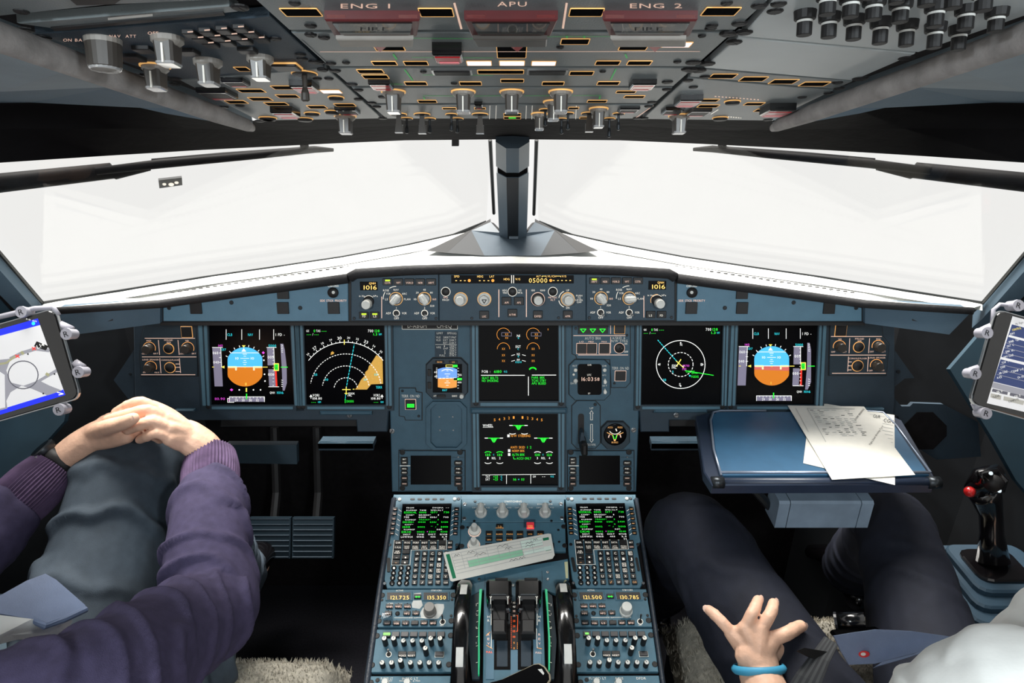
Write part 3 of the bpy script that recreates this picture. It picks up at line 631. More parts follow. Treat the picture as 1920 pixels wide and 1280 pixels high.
for i in range(-10, 10):
    a = radians(90 - (i * 5 + 3)); r2 = R + (24 if i % 2 == 0 else 12)
    L([(cx + R * cos(a), cy - R * sin(a)), (cx + r2 * cos(a), cy - r2 * sin(a))], 6, 'd_white')
    if i % 2 == 0 and i * 5 in lab:
        s = lab[i * 5]; big = s in ('30', '33', '27'); T(s, cx + (R + 48) * cos(a), cy - (R + 48) * sin(a), 30 if big else 20, 'd_white', w=44 if big else 30, rot=radians(i * 5 + 3))
for r in (377, 250, 125): u.arc(cx, cy, r, 10, 170, 7, 'd_white', 'symbology', 60, dash=(18, 12))
L([(560, 780), (645, 315)], 7, 'd_cyan', dash=(26, 10)); L([(541, 265), (541, 312)], 9, 'd_yellow')
L([(520, 790), (605, 790)], 8, 'd_yellow'); L([(561, 762), (561, 842)], 8, 'd_yellow'); L([(545, 830), (578, 830)], 7, 'd_yellow'); L([(632, 786), (646, 786)], 7, 'd_yellow')
L([(556, 840), (550, 900)], 6, 'd_cyan', dash=(14, 8)); L([(550, 890), (550, 930)], 6, 'd_green'); T('D0500', 602, 914, 24, 'd_green', w=74); T('EDDK', 618, 832, 20, 'd_white', w=66); T('14L', 600, 852, 20, 'd_white', w=44)
for s, x, y in (('15', 240, 632), ('10', 355, 685), ('10', 762, 685), ('15', 876, 632)): T(s, x, y, 22, 'd_cyan', w=30)
T('TERR', 908, 766, 26, 'd_cyan', w=66); T('VOR1', 240, 850, 26, 'd_white', w=70); T('108.80', 254, 884, 24, 'd_white', w=98); T('VOR2', 884, 850, 26, 'd_white', w=70); T('108.80', 874, 884, 24, 'd_white', w=98)
T('---', 216, 922, 20, 'd_green', w=48); T('NM', 278, 922, 20, 'd_cyan', w=30); T('---', 876, 922, 20, 'd_green', w=48); T('NM', 940, 922, 20, 'd_cyan', w=30)
for x in (188, 940): L([(x, 885), (x, 850)], 5, 'd_white'); L([(x - 12, 866), (x, 845), (x + 12, 866)], 5, 'd_white', closed=True)
u.done()

u = display('navigation display with full compass circle on dark blue', 'display_unit', [(1203, 600), (1354, 600), (1350, 757), (1201, 757)], [(1190, 598), (1366, 598), (1362, 768), (1188, 768)])
u.view = V5
T('GS', 166, 158, 20, 'd_white', w=28); T('0', 240, 158, 26, 'd_green', w=16); T('TAS', 280, 158, 24, 'd_white', w=42); T('---', 340, 158, 24, 'd_green', w=50); T('---', 175, 192, 24, 'd_green', w=44); T('/', 218, 192, 24, 'd_white'); T('---', 255, 192, 24, 'd_green', w=46)
T('700', 838, 154, 28, 'd_white', w=58); T('128', 908, 154, 26, 'd_green', w=54); T('1.3', 890, 190, 24, 'd_green', w=46); T('NM', 940, 190, 20, 'd_cyan', w=28)
cx, cy = 543, 525; u.arc(cx, cy, 258, 0, 360, 7, 'd_white', 'symbology', 48, ry=254); u.arc(cx, cy, 131, 0, 360, 7, 'd_white', 'symbology', 48, dash=(22, 14), ry=127)
for s, dx, dy, t in (('N', 5, -210, (0, -1)), ('E', 222, 0, (1, 0)), ('S', -8, 212, (0, 1)), ('W', -222, 0, (-1, 0))):
    T(s, cx + dx, cy + dy, 26, 'd_white', w=20); x, y = cx + t[0] * 243, cy + t[1] * 240; F([(x, y), (x - t[0] * 16 + t[1] * 10, y - t[1] * 16 + t[0] * 10), (x - t[0] * 16 - t[1] * 10, y - t[1] * 16 - t[0] * 10)], 'd_white')
L([(300, 266), (505, 495)], 8, 'd_cyan', dash=(20, 8)); L([(545, 472), (498, 545)], 10, 'd_yellow'); L([(498, 490), (575, 560)], 9, 'd_yellow'); L([(560, 545), (580, 540)], 7, 'd_white')
T('EDDK', 482, 536, 20, 'd_white', w=62); T('14L', 474, 558, 22, 'd_white', w=48); T('OR700', 598, 538, 22, 'd_magenta', w=72); T('700', 580, 574, 24, 'd_magenta', w=44)
L([(590, 590), (890, 640)], 7, 'd_green'); T('CISMOS', 645, 600, 22, 'd_green', w=92); T('DF141', 690, 616, 18, 'd_green', w=60); T('POD05', 694, 654, 24, 'd_green', w=76); u.disc(640, 644, 9, 'd_cyan', 'symbology'); T('5', 460, 602, 24, 'd_cyan'); T('10', 374, 688, 24, 'd_cyan', w=30); u.done()

u = display('upper engine display with amber crosses and green memo lines', 'display_unit', [(898, 600), (1046, 600), (1047, 750), (899, 750)], [(882, 598), (1060, 598), (1060, 762), (883, 762)])
u.view = V4
for x in (418, 732):
    u.arc(x, 208, 70, 20, 232, 4, 'd_amber', 'symbology', ry=68); L([(x - 20, 188), (x + 84, 188), (x + 84, 224), (x - 20, 224)], 4, 'd_grey', closed=True)
    T('XX', x + 34, 206, 22, 'd_amber', w=36); T('XX', x + 34, 244, 20, 'd_amber', w=32); u.arc(x, 362, 66, 0, 180, 4, 'd_amber', 'symbology'); T('XX', x, 360, 22, 'd_amber', w=34); T('XX', x, 427, 22, 'd_amber', w=34); T('XX', x, 487, 22, 'd_amber', w=34)
T('N1', 576, 222, 26, 'd_white', w=32); T('%', 576, 246, 18, 'd_cyan'); T('EGT', 574, 336, 26, 'd_white', w=52); T('C', 574, 362, 18, 'd_cyan'); T('N2', 576, 416, 24, 'd_white', w=32); T('%', 576, 440, 18, 'd_cyan'); T('FF', 576, 478, 24, 'd_white', w=30); T('KG/H', 577, 500, 20, 'd_cyan', w=62); T('5', 890, 154, 18, 'd_amber')
for y in (427, 487):
    L([(502, y + 4), (538, y - 6)], 5, 'd_white'); L([(616, y - 6), (652, y + 4)], 5, 'd_white')
u.arc(728, 596, 40, 30, 150, 13, 'd_green', 'symbology', ry=38); u.arc(728, 596, 40, 75, 105, 5, 'screen', 'symbology', ry=38)
T('FOB :', 234, 600, 26, 'd_white', w=88); T('6180', 357, 600, 28, 'd_green', w=80); T('KG', 440, 600, 20, 'd_cyan', w=32)
L([(182, 639), (642, 639)], 7, 'd_white'); L([(720, 637), (974, 637)], 7, 'd_white'); L([(682, 655), (682, 852)], 7, 'd_white')
for i, s in enumerate(('SEAT BELTS', 'NO SMOKING')): T(s, 190, 667 + 30 * i, 24, 'd_green', 'l', w=172)
for s, y, w in (('PARK BRK', 663, 138), ('TCAS STBY', 695, 152), ('APU BLEED', 725, 152)): T(s, 716, y, 24, 'd_green', 'l', w=w)
u.done()

u = display('lower system display showing the wheel and brake page', 'display_unit', [(899, 774), (1045, 774), (1046, 908), (901, 908)], [(884, 773), (1061, 773), (1060, 920), (886, 920)])
u.view = (720, 740, 6.4)
for s, x, y in (('5', 1328, 300), ('4', 1385, 293), ('3', 1443, 285), ('2', 1500, 277), ('1', 1556, 271), ('1', 1662, 271), ('2', 1724, 277), ('3', 1780, 285), ('4', 1837, 293), ('5', 1893, 300)): T(s, x, y, 30, 'd_amber', w=20)
T('WHEEL', 1246, 366, 30, 'd_white', w=122); L([(1186, 388), (1310, 388)], 4, 'd_white')
for x, y in ((1614, 366), (1318, 518), (1912, 518)):
    F([(x - 42, y), (x + 42, y), (x + 10, y + 52), (x - 10, y + 52)], 'd_green'); L([(x - 70, y), (x + 70, y)], 8, 'd_green'); L([(x - 108, y), (x - 74, y)], 9, 'd_white'); L([(x + 74, y), (x + 108, y)], 9, 'd_white'); L([(x, y), (x, y + 52)], 4, 'screen')
for x in (1542, 1686): u.arc(x, 430, 60, 232, 308, 7, 'd_white', 'symbology', 8, ry=40)
def box_(x, y): F((x - 14, y - 16, x + 14, y + 16), 'd_white')
box_(1494, 490); T('N/W STEERING', 1522, 490, 28, 'd_amber', 'l', w=234); T('ANTI SKID', 1516, 628, 28, 'd_amber', 'l', w=174); T('1 2', 1744, 628, 28, 'd_green', w=50)
box_(1502, 668); T('NORM BRK', 1536, 670, 28, 'd_amber', 'l', w=152); box_(1502, 714); T('ALTN BRK', 1536, 716, 28, 'd_green', 'l', w=152); T('ACCU ONLY', 1592, 760, 28, 'd_green', 'l', w=174); L([(1552, 740), (1558, 768), (1580, 768)], 6, 'd_green')
for x, s, c in ((1248, '135', 'd_green'), (1390, '135', 'd_green'), (1842, '130', 'd_white'), (1985, '120', 'd_white')):
    u.arc(x, 722, 56, 48, 132, 8, c, 'symbology', 8, ry=42); T(s, x, 718, 28, 'd_green', w=58); u.arc(x, 780, 56, 228, 312, 7, 'd_white', 'symbology', 8, ry=42)
for s, x in (('1', 1246), ('REL', 1318), ('2', 1390), ('3', 1840), ('REL', 1912), ('4', 1984)): T(s, x, 757, 26, 'd_white', w=48 if s == 'REL' else 16)
for x in (1316, 1908): T('C', x, 716, 18, 'd_cyan')
L([(1178, 958), (2055, 950)], 5, 'd_white'); L([(1470, 958), (1470, 1064)], 6, 'd_white'); L([(1761, 955), (1761, 1060)], 6, 'd_white')
T('TAT', 1246, 980, 26, 'd_white', w=52); T('+23', 1338, 980, 26, 'd_green', w=54); T('C', 1410, 980, 22, 'd_cyan'); T('SAT', 1244, 1012, 26, 'd_white', w=52); T('+23', 1338, 1012, 26, 'd_green', w=54); T('C', 1410, 1012, 22, 'd_cyan')
T('16', 1570, 1012, 26, 'd_green', w=36); T('H', 1616, 1012, 18, 'd_cyan'); T('03', 1664, 1012, 26, 'd_green', w=36); T('GW', 1804, 978, 24, 'd_white', w=36); T('--', 1916, 976, 24, 'd_white', w=38); T('KG', 2018, 976, 22, 'd_cyan', w=36); u.done()

# ================================================================== standby instrument, placards, small panels
u = Unit(MP, 838, 708, 'standby_instrument', 'small octagonal standby attitude instrument left of the engine display', 'instrument', view=V3)
u.plate('case', octa(1410, 455, 1845, 885, 70), -.002, .005, 'bezel_dark', .001); u.z = .005; u.plate('screen', (1476, 520, 1787, 822), .004, .0055, 'screen'); u.z = .0055
F = lambda p, m: u.fill(p, m, 'symbology'); T = lambda *a, **k: u.text(*a, part='symbology', **k); L = lambda p, w, m, **k: u.line(p, w, m, 'symbology', **k)
F([(1528, 575), (1580, 560), (1630, 555), (1690, 560), (1734, 575), (1734, 672), (1528, 672)], 'd_lsky'); F([(1530, 672), (1732, 672), (1730, 765), (1680, 775), (1630, 778), (1580, 775), (1530, 765)], 'd_lground')
u.arc(1631, 680, 104, 55, 125, 7, 'd_white', 'symbology', 12); L([(1540, 672), (1730, 668)], 8, 'd_white', dash=(30, 8))
for y, w in ((592, 20), (625, 56), (648, 24), (700, 24), (720, 56), (745, 24)): L([(1631 - w / 2, y), (1631 + w / 2, y)], 5, 'd_white')
L([(1616, 530), (1690, 530), (1690, 552), (1616, 552)], 5, 'd_yellow', closed=True); F((1690, 528, 1738, 554), 'd_green'); T('60', 1506, 605, 20, 'd_white', w=28); T('40', 1508, 652, 20, 'd_white', w=28); T('005', 1762, 636, 20, 'd_white', w=38); F((1698, 668, 1785, 692), 'd_green'); F((1698, 668, 1736, 690), 'screen'); T('000', 1762, 714, 18, 'd_white', w=36)
for i in range(8): L([(1738, 565 + i * 30), (1752, 565 + i * 30)], 4, 'd_white'); L([(1512, 563 + i * 15), (1524, 563 + i * 15)], 4, 'd_white') if i < 8 else None
T('1017', 1604, 797, 20, 'd_cyan', w=52); T('ATT', 1500, 858, 16, 'white_lit', w=30); T('BARO', 1708, 858, 18, 'white_lit', w=52)
u.z = .005
for x0, x1, s in ((1505, 1595, 'BUGS'), (1650, 1740, 'LS')): u.button(x0, 484, x1, 512, .002); u.z += .0022; u.text(s, (x0 + x1) / 2, 499, 16, 'amber_lit', w=50 if len(s) > 2 else 24); u.z -= .0022
for y in (610, 745): u.button(1422, y - 35, 1460, y + 35, .002)
u.button(1520, 844, 1612, 872, .002); round_knob(u, 1785, 850, 22, .012, 'knob_grey', 'metal', rb=1.2); u.done()
u = Unit(MP, 805, 605, 'registration_placard', 'white-bordered black placard with registration letters at the panel top', 'placard', view=V3)
u.plate('plate', (1148, 70, 1742, 156), 0, .0012, 'black'); u.z = .0012; u.line([(1152, 80), (1152, 152), (1738, 152), (1738, 80)], 6, 'white_paint'); u.text('D-ABGM', 1310, 116, 44, 'white_paint', w=200); u.text('CH-EQ', 1598, 116, 44, 'white_paint', w=158); u.done()
u = Unit(MP, 836, 645, 'speed_limit_placard', 'dark placard listing gear and flap speed limits in white', 'placard', view=V3)
u.plate('plate', (1500, 176, 1742, 446), 0, .001, 'panel_dark'); u.z = .001
for s, x, y, w in (('LIMIT', 1552, 194, 66), ('SPD', 1656, 194, 52), ('(IAS)', 1706, 196, 40), ('VLE', 1535, 238, 46), ('280KT/M67', 1656, 238, 136), ('VLO', 1536, 268, 48), ('EXT 250KT', 1656, 268, 136), ('RET 220KT', 1656, 297, 136), ('VFE', 1538, 345, 50), ('1', 1600, 332, 8), ('230KT', 1690, 332, 72), ('1+F', 1614, 356, 46), ('215KT', 1690, 356, 72), ('2', 1604, 381, 12), ('200KT', 1690, 381, 72), ('3', 1604, 406, 12), ('185KT', 1690, 406, 72), ('FULL', 1578, 430, 58), ('177KT', 1690, 430, 72)): u.text(s, x, y, 20, 'white_paint', w=w)
u.line([(1505, 314), (1728, 314)], 4, 'white_paint'); u.done()
u = Unit(MP, 770, 757, 'terrain_button_panel', 'small left panel with lit green TERR ON ND button', 'panel', view=V3)
u.plate('faceplate', [(1125, 776), (1290, 776), (1300, 815), (1360, 825), (1360, 1110), (1190, 1110), (1180, 1075), (1125, 1065)], 0, .002, 'panel', .0006); u.z = .002
u.screw(1155, 805, 15); u.screw(1328, 1072, 15); u.text('TERR ON ND', 1242, 860, 28, 'white_paint', w=192); u.button(1188, 895, 1296, 998, .0035, rim='pink_lit'); u.z = .0055; u.fill((1205, 942, 1280, 980), 'd_green'); u.text('ON', 1242, 961, 18, 'black', w=44); u.done()
u = Unit(MP, 1127, 640, 'landing_gear_panel', 'auto brake panel with three green gear arrows', 'panel', view=V4)
u.plate('faceplate', [(1147, 60), (1757, 60), (1757, 715), (1710, 765), (1560, 765), (1545, 470), (1195, 462), (1185, 425), (1147, 410)], 0, .002, 'panel', .0006); u.z = .002
u.button(1208, 60, 1524, 200, .0015, r=.0004, name='indicator_window'); u.z = .0037
for x in (1262, 1364, 1467): u.line([(x - 30, 150), (x + 30, 150), (x, 186)], 8, 'd_green', closed=True)
u.z = .002; u.screw(1184, 144, 15); u.screw(1724, 216, 15); u.screw(1592, 724, 14); u.line([(1160, 220), (1710, 220)], 6, 'pink_lit'); u.line([(1552, 100), (1552, 200)], 5, 'pink_lit'); u.line([(1552, 235), (1552, 405)], 5, 'pink_lit'); u.line([(1210, 424), (1735, 424)], 6, 'pink_lit')
u.button(1594, 100, 1700, 198, .003, rim='amber_lit'); u.text('AUTO BRK', 1366, 248, 28, 'white_paint', w=172); u.text('A/SKID &', 1638, 246, 26, 'white_paint', w=138); u.text('N/W STRG', 1646, 277, 26, 'white_paint', w=172)
for s, x in (('LO', 1244), ('MED', 1345), ('MAX', 1484)): u.text(s, x, 284, 16, 'pink_lit', w=20 + 12 * len(s))
u.button(1194, 304, 1298, 408, .003, rim='pink_lit'); u.button(1300, 304, 1402, 408, .003, rim='pink_lit'); u.button(1432, 304, 1540, 408, .003, rim='pink_lit')
u.rnd(1645, 352, 52, .003, 'black', 'switch_base', rim='pink_lit'); toggle(u, 1645, 352, 18, .018, (0.3, 0.5), m='knob_dark'); u.text('ON', 1712, 306, 18, 'white_lit', w=30); u.text('OFF', 1716, 391, 18, 'white_lit', w=44)
u.text('TERR ON ND', 1656, 565, 28, 'white_paint', w=180); u.button(1600, 594, 1710, 696, .003, rim='pink_lit'); u.done()
u = Unit(MP, 1105, 711, 'clock', 'octagonal panel clock reading 16:03 58', 'clock', view=V4)
u.plate('case', octa(1112, 472, 1545, 898, 62), -.001, .004, 'panel', .001); u.z = .004; u.plate('screen', rrect(1203, 520, 1457, 846, 28), .0035, .005, 'screen'); u.z = .005
u.text('16:03', 1306, 680, 40, 'pink_lit', w=122); u.text('58', 1408, 681, 34, 'pink_lit', w=52); u.text('UTC', 1326, 636, 20, 'white_lit', w=42); u.text('CHR', 1328, 530, 16, 'white_lit', w=42); u.text('ET', 1326, 832, 16, 'white_lit', w=22)
u.z = .004; u.text('RST', 1174, 540, 18, 'white_paint', w=46); u.text('CHR', 1486, 540, 18, 'white_paint', w=46); u.text('DATE', 1160, 724, 20, 'white_paint', w=62); u.text('GPS', 1484, 638, 16, 'white_paint', w=40); u.text('SET', 1490, 750, 16, 'white_paint', w=50)
for x, y, r in ((1180, 583, 20), (1488, 583, 20), (1160, 629, 14)): u.rnd(x, y, r, .004, 'white_paint')
u.rnd(1180, 694, 24, .006, 'knob_grey', 'rotary_knob'); 
for y in (698, 805): o = u.plate('selector', [(1492, y - 30), (1512, y + 8), (1500, y + 30), (1478, y + 26), (1476, y)], .004, .009, 'white_paint', .001)
u.done()
u = Unit(MP, 1098, 797, 'gear_lever_panel', 'octagonal landing gear lever panel with UP and DOWN arrows', 'panel', view=(960, 740, 6.4))
u.plate('faceplate', octa(720, 70, 1055, 638, 60), 0, .002, 'panel', .0006); u.z = .002
u.plate('lever_slot', rrect(792, 225, 865, 600, 30), .001, .0023, 'black'); u.plate('lever', rrect(806, 490, 880, 635, 22), .002, .05, 'black', .004); u.plate('lever_stem', [(815, 395), (840, 395), (862, 500), (800, 500)], .002, .03, 'panel_dark')
u.screw(998, 115, 20); u.text('UP', 954, 160, 24, 'white_paint', w=42); u.text('DOWN', 952, 598, 28, 'white_paint', w=96)
for y0, y1, d in ((300, 188, 1), (352, 570, -1)):
    b = 34 * d; u.line([(942, y0), (942, y1 + b), (932, y1 + b), (954, y1), (976, y1 + b), (966, y1 + b), (966, y0)], 7, 'white_paint', closed=True)
u.done()
u = Unit(MP, 1153, 814, 'brake_pressure_gauge', 'octagonal triple brake pressure gauge beside the gear lever', 'gauge', view=(960, 740, 6.4))
u.plate('case', octa(1068, 316, 1405, 640, 75), 0, .006, 'bezel_dark', .001); u.z = .006; u.rnd(1237, 475, 138, .0015, 'screen', 'dial', 28); u.z = .0078
u.text('ACCU', 1178, 390, 20, 'amber_lit', w=58); u.text('PRESS', 1296, 390, 20, 'amber_lit', w=58); u.text('BRAKES', 1234, 570, 20, 'amber_lit', w=76)
u.arc(1237, 390, 80, 215, 325, 8, 'white_lit', n=12); u.line([(1140, 452), (1205, 480), (1226, 545)], 8, 'amber_lit'); u.line([(1334, 452), (1262, 480), (1240, 545)], 8, 'amber_lit'); u.line([(1212, 485), (1224, 528)], 10, 'd_green'); u.line([(1256, 485), (1244, 528)], 10, 'd_green'); u.disc(1232, 543, 12, 'amber_lit'); u.line([(1246, 408), (1256, 432)], 14, 'white_lit')
u.line([(1168, 480), (1158, 510)], 12, 'pink_lit'); u.line([(1296, 475), (1306, 508)], 12, 'pink_lit'); u.done()
def dcdu(ox, sx0, sx1, label, dx=0):
    u = Unit(MP, ox + (sx0 + sx1) / 12.8, 880, 'datalink_display', label, 'display', 'datalink display units', view=(ox, 740, 6.4))
    L0, R0 = sx0 - 137, sx1 + 165; u.plate('faceplate', (L0, 668, R0, 1142), 0, .004, 'panel', .001); u.z = .004
    u.plate('screen', (sx0, 728, sx1, 1075), .0035, .0045, 'screen')
    for x in (L0 + 38, R0 - 58):
        u.bolt(x, 688, 34)
        u.bolt(x, 1118, 34)
    lx = L0 + 62; rx = R0 - 78
    for y0, y1 in ((745, 840), (860, 905), (908, 955), (968, 1030), (1035, 1095)): u.button(lx - 42, y0, lx + 42, y1, .003, r=.003)
    for y0, y1 in ((785, 845), (860, 905), (908, 955), (968, 1030), (1035, 1095)): u.button(rx - 48, y0, rx + 48, y1, .003, r=.003)
    u.z = .0072
    for s, y in (('BRT', 772), ('DIM', 812), ('MSG-', 886), ('MSG+', 932)): u.text(s, lx, y, 15, 'white_lit', w=12 * len(s) + 4)
    for s, y in (('PRINT', 816), ('PGE-', 886), ('PGE+', 932)): u.text(s, rx, y, 15, 'white_lit', w=11 * len(s) + 4)
    for y in (998, 1066): u.line([(lx - 24, y), (lx + 24, y)], 6, 'pink_lit'); u.line([(rx - 24, y), (rx + 24, y)], 6, 'pink_lit')
    u.z = .004
    for y in (745, 850, 965, 1032): u.line([(L0 + 8, y), (sx0 - 6, y)], 5, 'white_lit' if y == 850 else 'black'); u.line([(sx1 + 6, y + 3), (R0 - 8, y + 3)], 4, 'black')
    u.screw(rx, 745, 11, 'metal'); u.done()
dcdu(720, 320, 805, 'blank datalink screen left of the system display'); dcdu(960, 805, 1295, 'blank datalink screen right of the system display')

# outer lighting panels at the ends of the board
def light_panel(view, X0, X1, Y1, label, items, lines, texts, cut):
    u = Unit(MP, view[0] + (X0 + X1) / 2 / view[2], 655, 'lighting_panel', label, 'panel', 'instrument lighting panels', view=view, h=-.004)
    u.plate('faceplate', cut, 0, .003, 'bezel_dark', .001); u.z = .003
    for p in lines: u.line(p, 6 if view[2] > 5 else 5, 'pink_lit')
    for s, x, y, w in texts: u.text(s, x, y, 15 if view[2] > 5 else 13, 'pink_lit', w=w)
    for k, x, y, r in items:
        if k == 'k': round_knob(u, x, y, r * .78, .014, 'knob_dark', 'knob_dark', rb=1.1); u.arc(x, y, r * 1.08, -20, 190, 6, 'amber_lit')
        elif k == 'r': u.rnd(x, y, r, .004, 'black', rim='amber_lit', rimw=.0014)
        else: u.button(x - r, y - r, x + r, y + r, .003, rim='amber_lit')
    u.done(); return u
light_panel(V2, 140, 740, 645, 'dark lighting panel with amber ringed knobs at the far left', [('k', 225, 355, 62), ('r', 432, 357, 50), ('k', 632, 355, 62), ('k', 240, 555, 60), ('r', 446, 557, 52), ('b', 624, 180, 55)],
    [[(180, 248), (708, 248)], [(322, 268), (336, 422)], [(530, 268), (543, 422)], [(150, 445), (724, 445)], [(338, 462), (350, 616)], [(545, 462), (558, 612)], [(142, 634), (712, 634)], [(505, 520), (545, 520)], [(505, 555), (548, 555)], [(505, 600), (552, 600)]],
    [('PFD', 222, 274, 48), ('PFD/ND', 430, 268, 90), ('XFR', 432, 292, 46), ('ND', 628, 274, 34), ('OFF', 175, 412, 55), ('BRT', 296, 410, 50), ('OFF', 575, 412, 45), ('BRT', 700, 410, 44), ('LOUD SPEAKER', 240, 474, 172), ('CONSOLE/FLOOR', 447, 478, 186), ('OFF', 184, 608, 48), ('MAX', 308, 610, 50)],
    [(190, 70), (735, 70), (740, 645), (140, 645), (130, 420), (140, 250)])
V6 = (1500, 540, 4.571)
light_panel(V6, 245, 755, 745, 'dark lighting panel with amber ringed knobs at the far right', [('k', 338, 502, 50), ('r', 502, 504, 42), ('k', 670, 500, 50), ('r', 492, 665, 44), ('k', 655, 664, 50), ('b', 348, 362, 46)],
    [[(265, 414), (700, 414)], [(426, 430), (420, 556)], [(596, 430), (587, 556)], [(260, 573), (734, 573)], [(415, 588), (408, 712)], [(585, 588), (577, 712)], [(275, 729), (734, 729)], [(415, 632), (442, 632)], [(412, 665), (440, 665)], [(412, 700), (440, 700)]],
    [('ND', 342, 437, 28), ('PFD/ND', 510, 434, 76), ('XFR', 510, 452, 36), ('PFD', 672, 437, 38), ('OFF', 284, 546, 34), ('BRT', 382, 546, 34), ('OFF', 614, 544, 34), ('BRT', 716, 544, 32), ('CONSOLE/FLOOR', 496, 602, 152), ('LOUD SPEAKER', 660, 596, 142), ('OFF', 604, 706, 34), ('MAX', 706, 704, 34)],
    [(255, 280), (690, 280), (705, 410), (758, 480), (735, 745), (245, 745)])

# ================================================================== glareshield control panels
VA = (640, 480, 5.647); VB = (960, 480, 5.647)
def efis(view, right, label):
    ox = 700 if right else 0
    u = Unit(GP, 740 if not right else 1183, 555, 'flight_display_control_panel', label, 'panel', 'display control panels', view=view)
    if not right: u.plate('faceplate', [(104, 236), (130, 222), (330, 205), (1026, 190), (1030, 684), (104, 684)], -.004, 0, 'panel_fcu', .0008)
    else: u.plate('faceplate', [(788, 186), (1400, 200), (1690, 216), (1722, 232), (1722, 680), (788, 680)], -.004, 0, 'panel_fcu', .0008)
    x = (lambda a: a) if not right else (lambda a: 1826 - a)
    bx = [(440, 540), (555, 655), (672, 772), (787, 886), (900, 1002)]; nm = ['CSTR', 'WPT', 'VOR.D', 'NDB', 'ARPT']
    for i, (a, b) in enumerate(bx):
        if right: a, b = 1822 - b, 1822 - a
        dy = -12 if right else 0
        u.button(a, 238 + dy, b, 306 + dy, .003); u.z = .0032
        u.text(nm[i], (a + b) / 2, 282 + dy, 20, 'pink_lit', w=15 * len(nm[i]))
        if (not right and i == 0) or (right and i == 4): u.fill(((a + b) / 2 - 26, 249 + dy, (a + b) / 2 + 26, 265 + dy), 'lime_lit')
        u.z = 0
    d = -8 if right else 0
    X = x(290); u.button(X - 92, 270 + d, X + 95, 362 + d, .0012, m='screen', name='baro_window', r=.0004); u.z = .0014; u.text('QNH', X + 38, 288 + d, 22, 'seg_lit', w=68); u.text('1016', X + 16, 332 + d, 44, 'seg_lit', w=138); u.z = 0
    u.text('in Hg', X - 72, 422 + d, 18, 'white_lit', w=58); u.text('hPa', X + 72, 422 + d, 18, 'white_lit', w=46); u.arc(X, 480 + d, 62, 45, 135, 5, 'white_lit')
    if right: u.arc(X - 2, 478 + d, 66, 80, 200, 5, 'orange_rim')
    u.rnd(X, 478 + d, 56, .004, 'black', 'knob_base'); round_knob(u, X - 8 if not right else X + 14, 500 + d, 48, .02, 'knob_grey', 'knob_grey', rb=1.04)
    for a, s in ((240, 'FD'), (355, 'LS')) if not right else ((1466, 'LS'), (1582, 'FD')):
        u.button(a - 48, 588 + d, a + 48, 660 + d, .003); u.z = .0032; u.text(s, a, 636 + d, 22, 'white_lit', w=32)
        if not right: u.fill((a - 26, 605, a + 26, 621), 'lime_lit')
        u.z = 0
    lx = 428 if not right else 1396; u.line([(lx, 430 + d), (lx, 655 + d)], 7, 'pink_lit')
    mx, rx = (580, 880) if not right else (1240, 942); md = -6 if right else 0
    selector(u, mx, 450 + md, 64, .018, radians(-42 if not right else -88), rim='orange_rim'); selector(u, rx, 450 + md, 64, .018, radians(32 if not right else 38), rim='orange_rim')
    for s, a, b, w in (('NAV', 0, -94, 54), ('VOR', -82, -52, 46), ('LS', -102, 6, 28), ('ARC', 88, -52, 52), ('PLAN', 118, 6, 66), ('ROSE', -106, -88, 62)): u.text(s, mx + a, 450 + md + b, 20, 'white_lit', w=w)
    u.arc(mx, 450 + md, 130, 90, 122, 6, 'white_lit', n=8); u.arc(mx, 450 + md, 136, 150, 182, 6, 'white_lit', n=8)
    for s, a, b, w in (('10', -98, 6, 26), ('20', -76, -64, 28), ('40', 0, -94, 28), ('80', 74, -64, 28), ('160', 106, 6, 38), ('320', 82, 76, 44)): u.text(s, rx + a, 450 + md + b, 19, 'white_lit' if s != '160' else 'pink_lit', w=w)
    for k, a in ((('1', 583), ('2', 882)) if not right else (('1', 938), ('2', 1240))):
        y = 604 + d; toggle(u, a, y, 30, .016, (0.35, -0.25)); u.text(k, a, y - 56, 20, 'white_lit'); u.text('ADF', a - 84, y, 22, 'white_lit', w=52); u.text('VOR', a + 84, y, 22, 'white_lit', w=50); u.text('OFF', a + 2, y + 54, 22, 'white_lit', w=52)
    for a, b in (((122, 246), (135, 658), (1003, 658)) if not right else ((1700, 236), (1688, 648), (818, 652))): u.screw(a, b, 16)
    u.done()
efis(VA, False, 'left display control panel with two lit buttons beside the 1016 window'); efis(VB, True, 'right display control panel with unlit LS and FD buttons')
u = Unit(GP, 960, 555, 'autopilot_control_panel', 'central autopilot control panel reading 05000 in amber', 'panel', view=VA)
u.plate('faceplate', (1036, 192, 2590, 684), -.004, 0, 'panel_fcu', .0008)
u.plate('readout_window', (1165, 202, 2460, 288), -.001, .0012, 'screen'); u.z = .0012
for s, X, w in (('SPD', 1222, 54), ('HDG', 1470, 62), ('LAT', 1594, 50)): u.text(s, X, 215, 22, 'seg_lit', w=w)
for X in (1216, 1264, 1308, 1466, 1512, 1558): u.fill((X - 9, 256, X + 9, 263), 'seg_lit')
for X in (1355, 1604): u.disc(X, 258, 16, 'd_amber')
u.text('HDG', 1750, 244, 22, 'seg_lit', w=62); u.text('V/S', 1868, 244, 22, 'seg_lit', w=52); u.line([(1802, 204), (1802, 284)], 9, 'white_lit'); u.line([(1824, 204), (1824, 284)], 9, 'white_lit')
O = 320 * 5.647
u.text('ALT', O + 280, 213, 20, 'seg_lit', w=46); u.text('LVL/CH', O + 412, 213, 20, 'seg_lit', w=106); u.text('V/S', O + 550, 213, 20, 'seg_lit', w=48); u.line([(O + 318, 222), (O + 318, 211), (O + 356, 211)], 5, 'seg_lit'); u.line([(O + 470, 211), (O + 516, 211), (O + 516, 222)], 5, 'seg_lit')
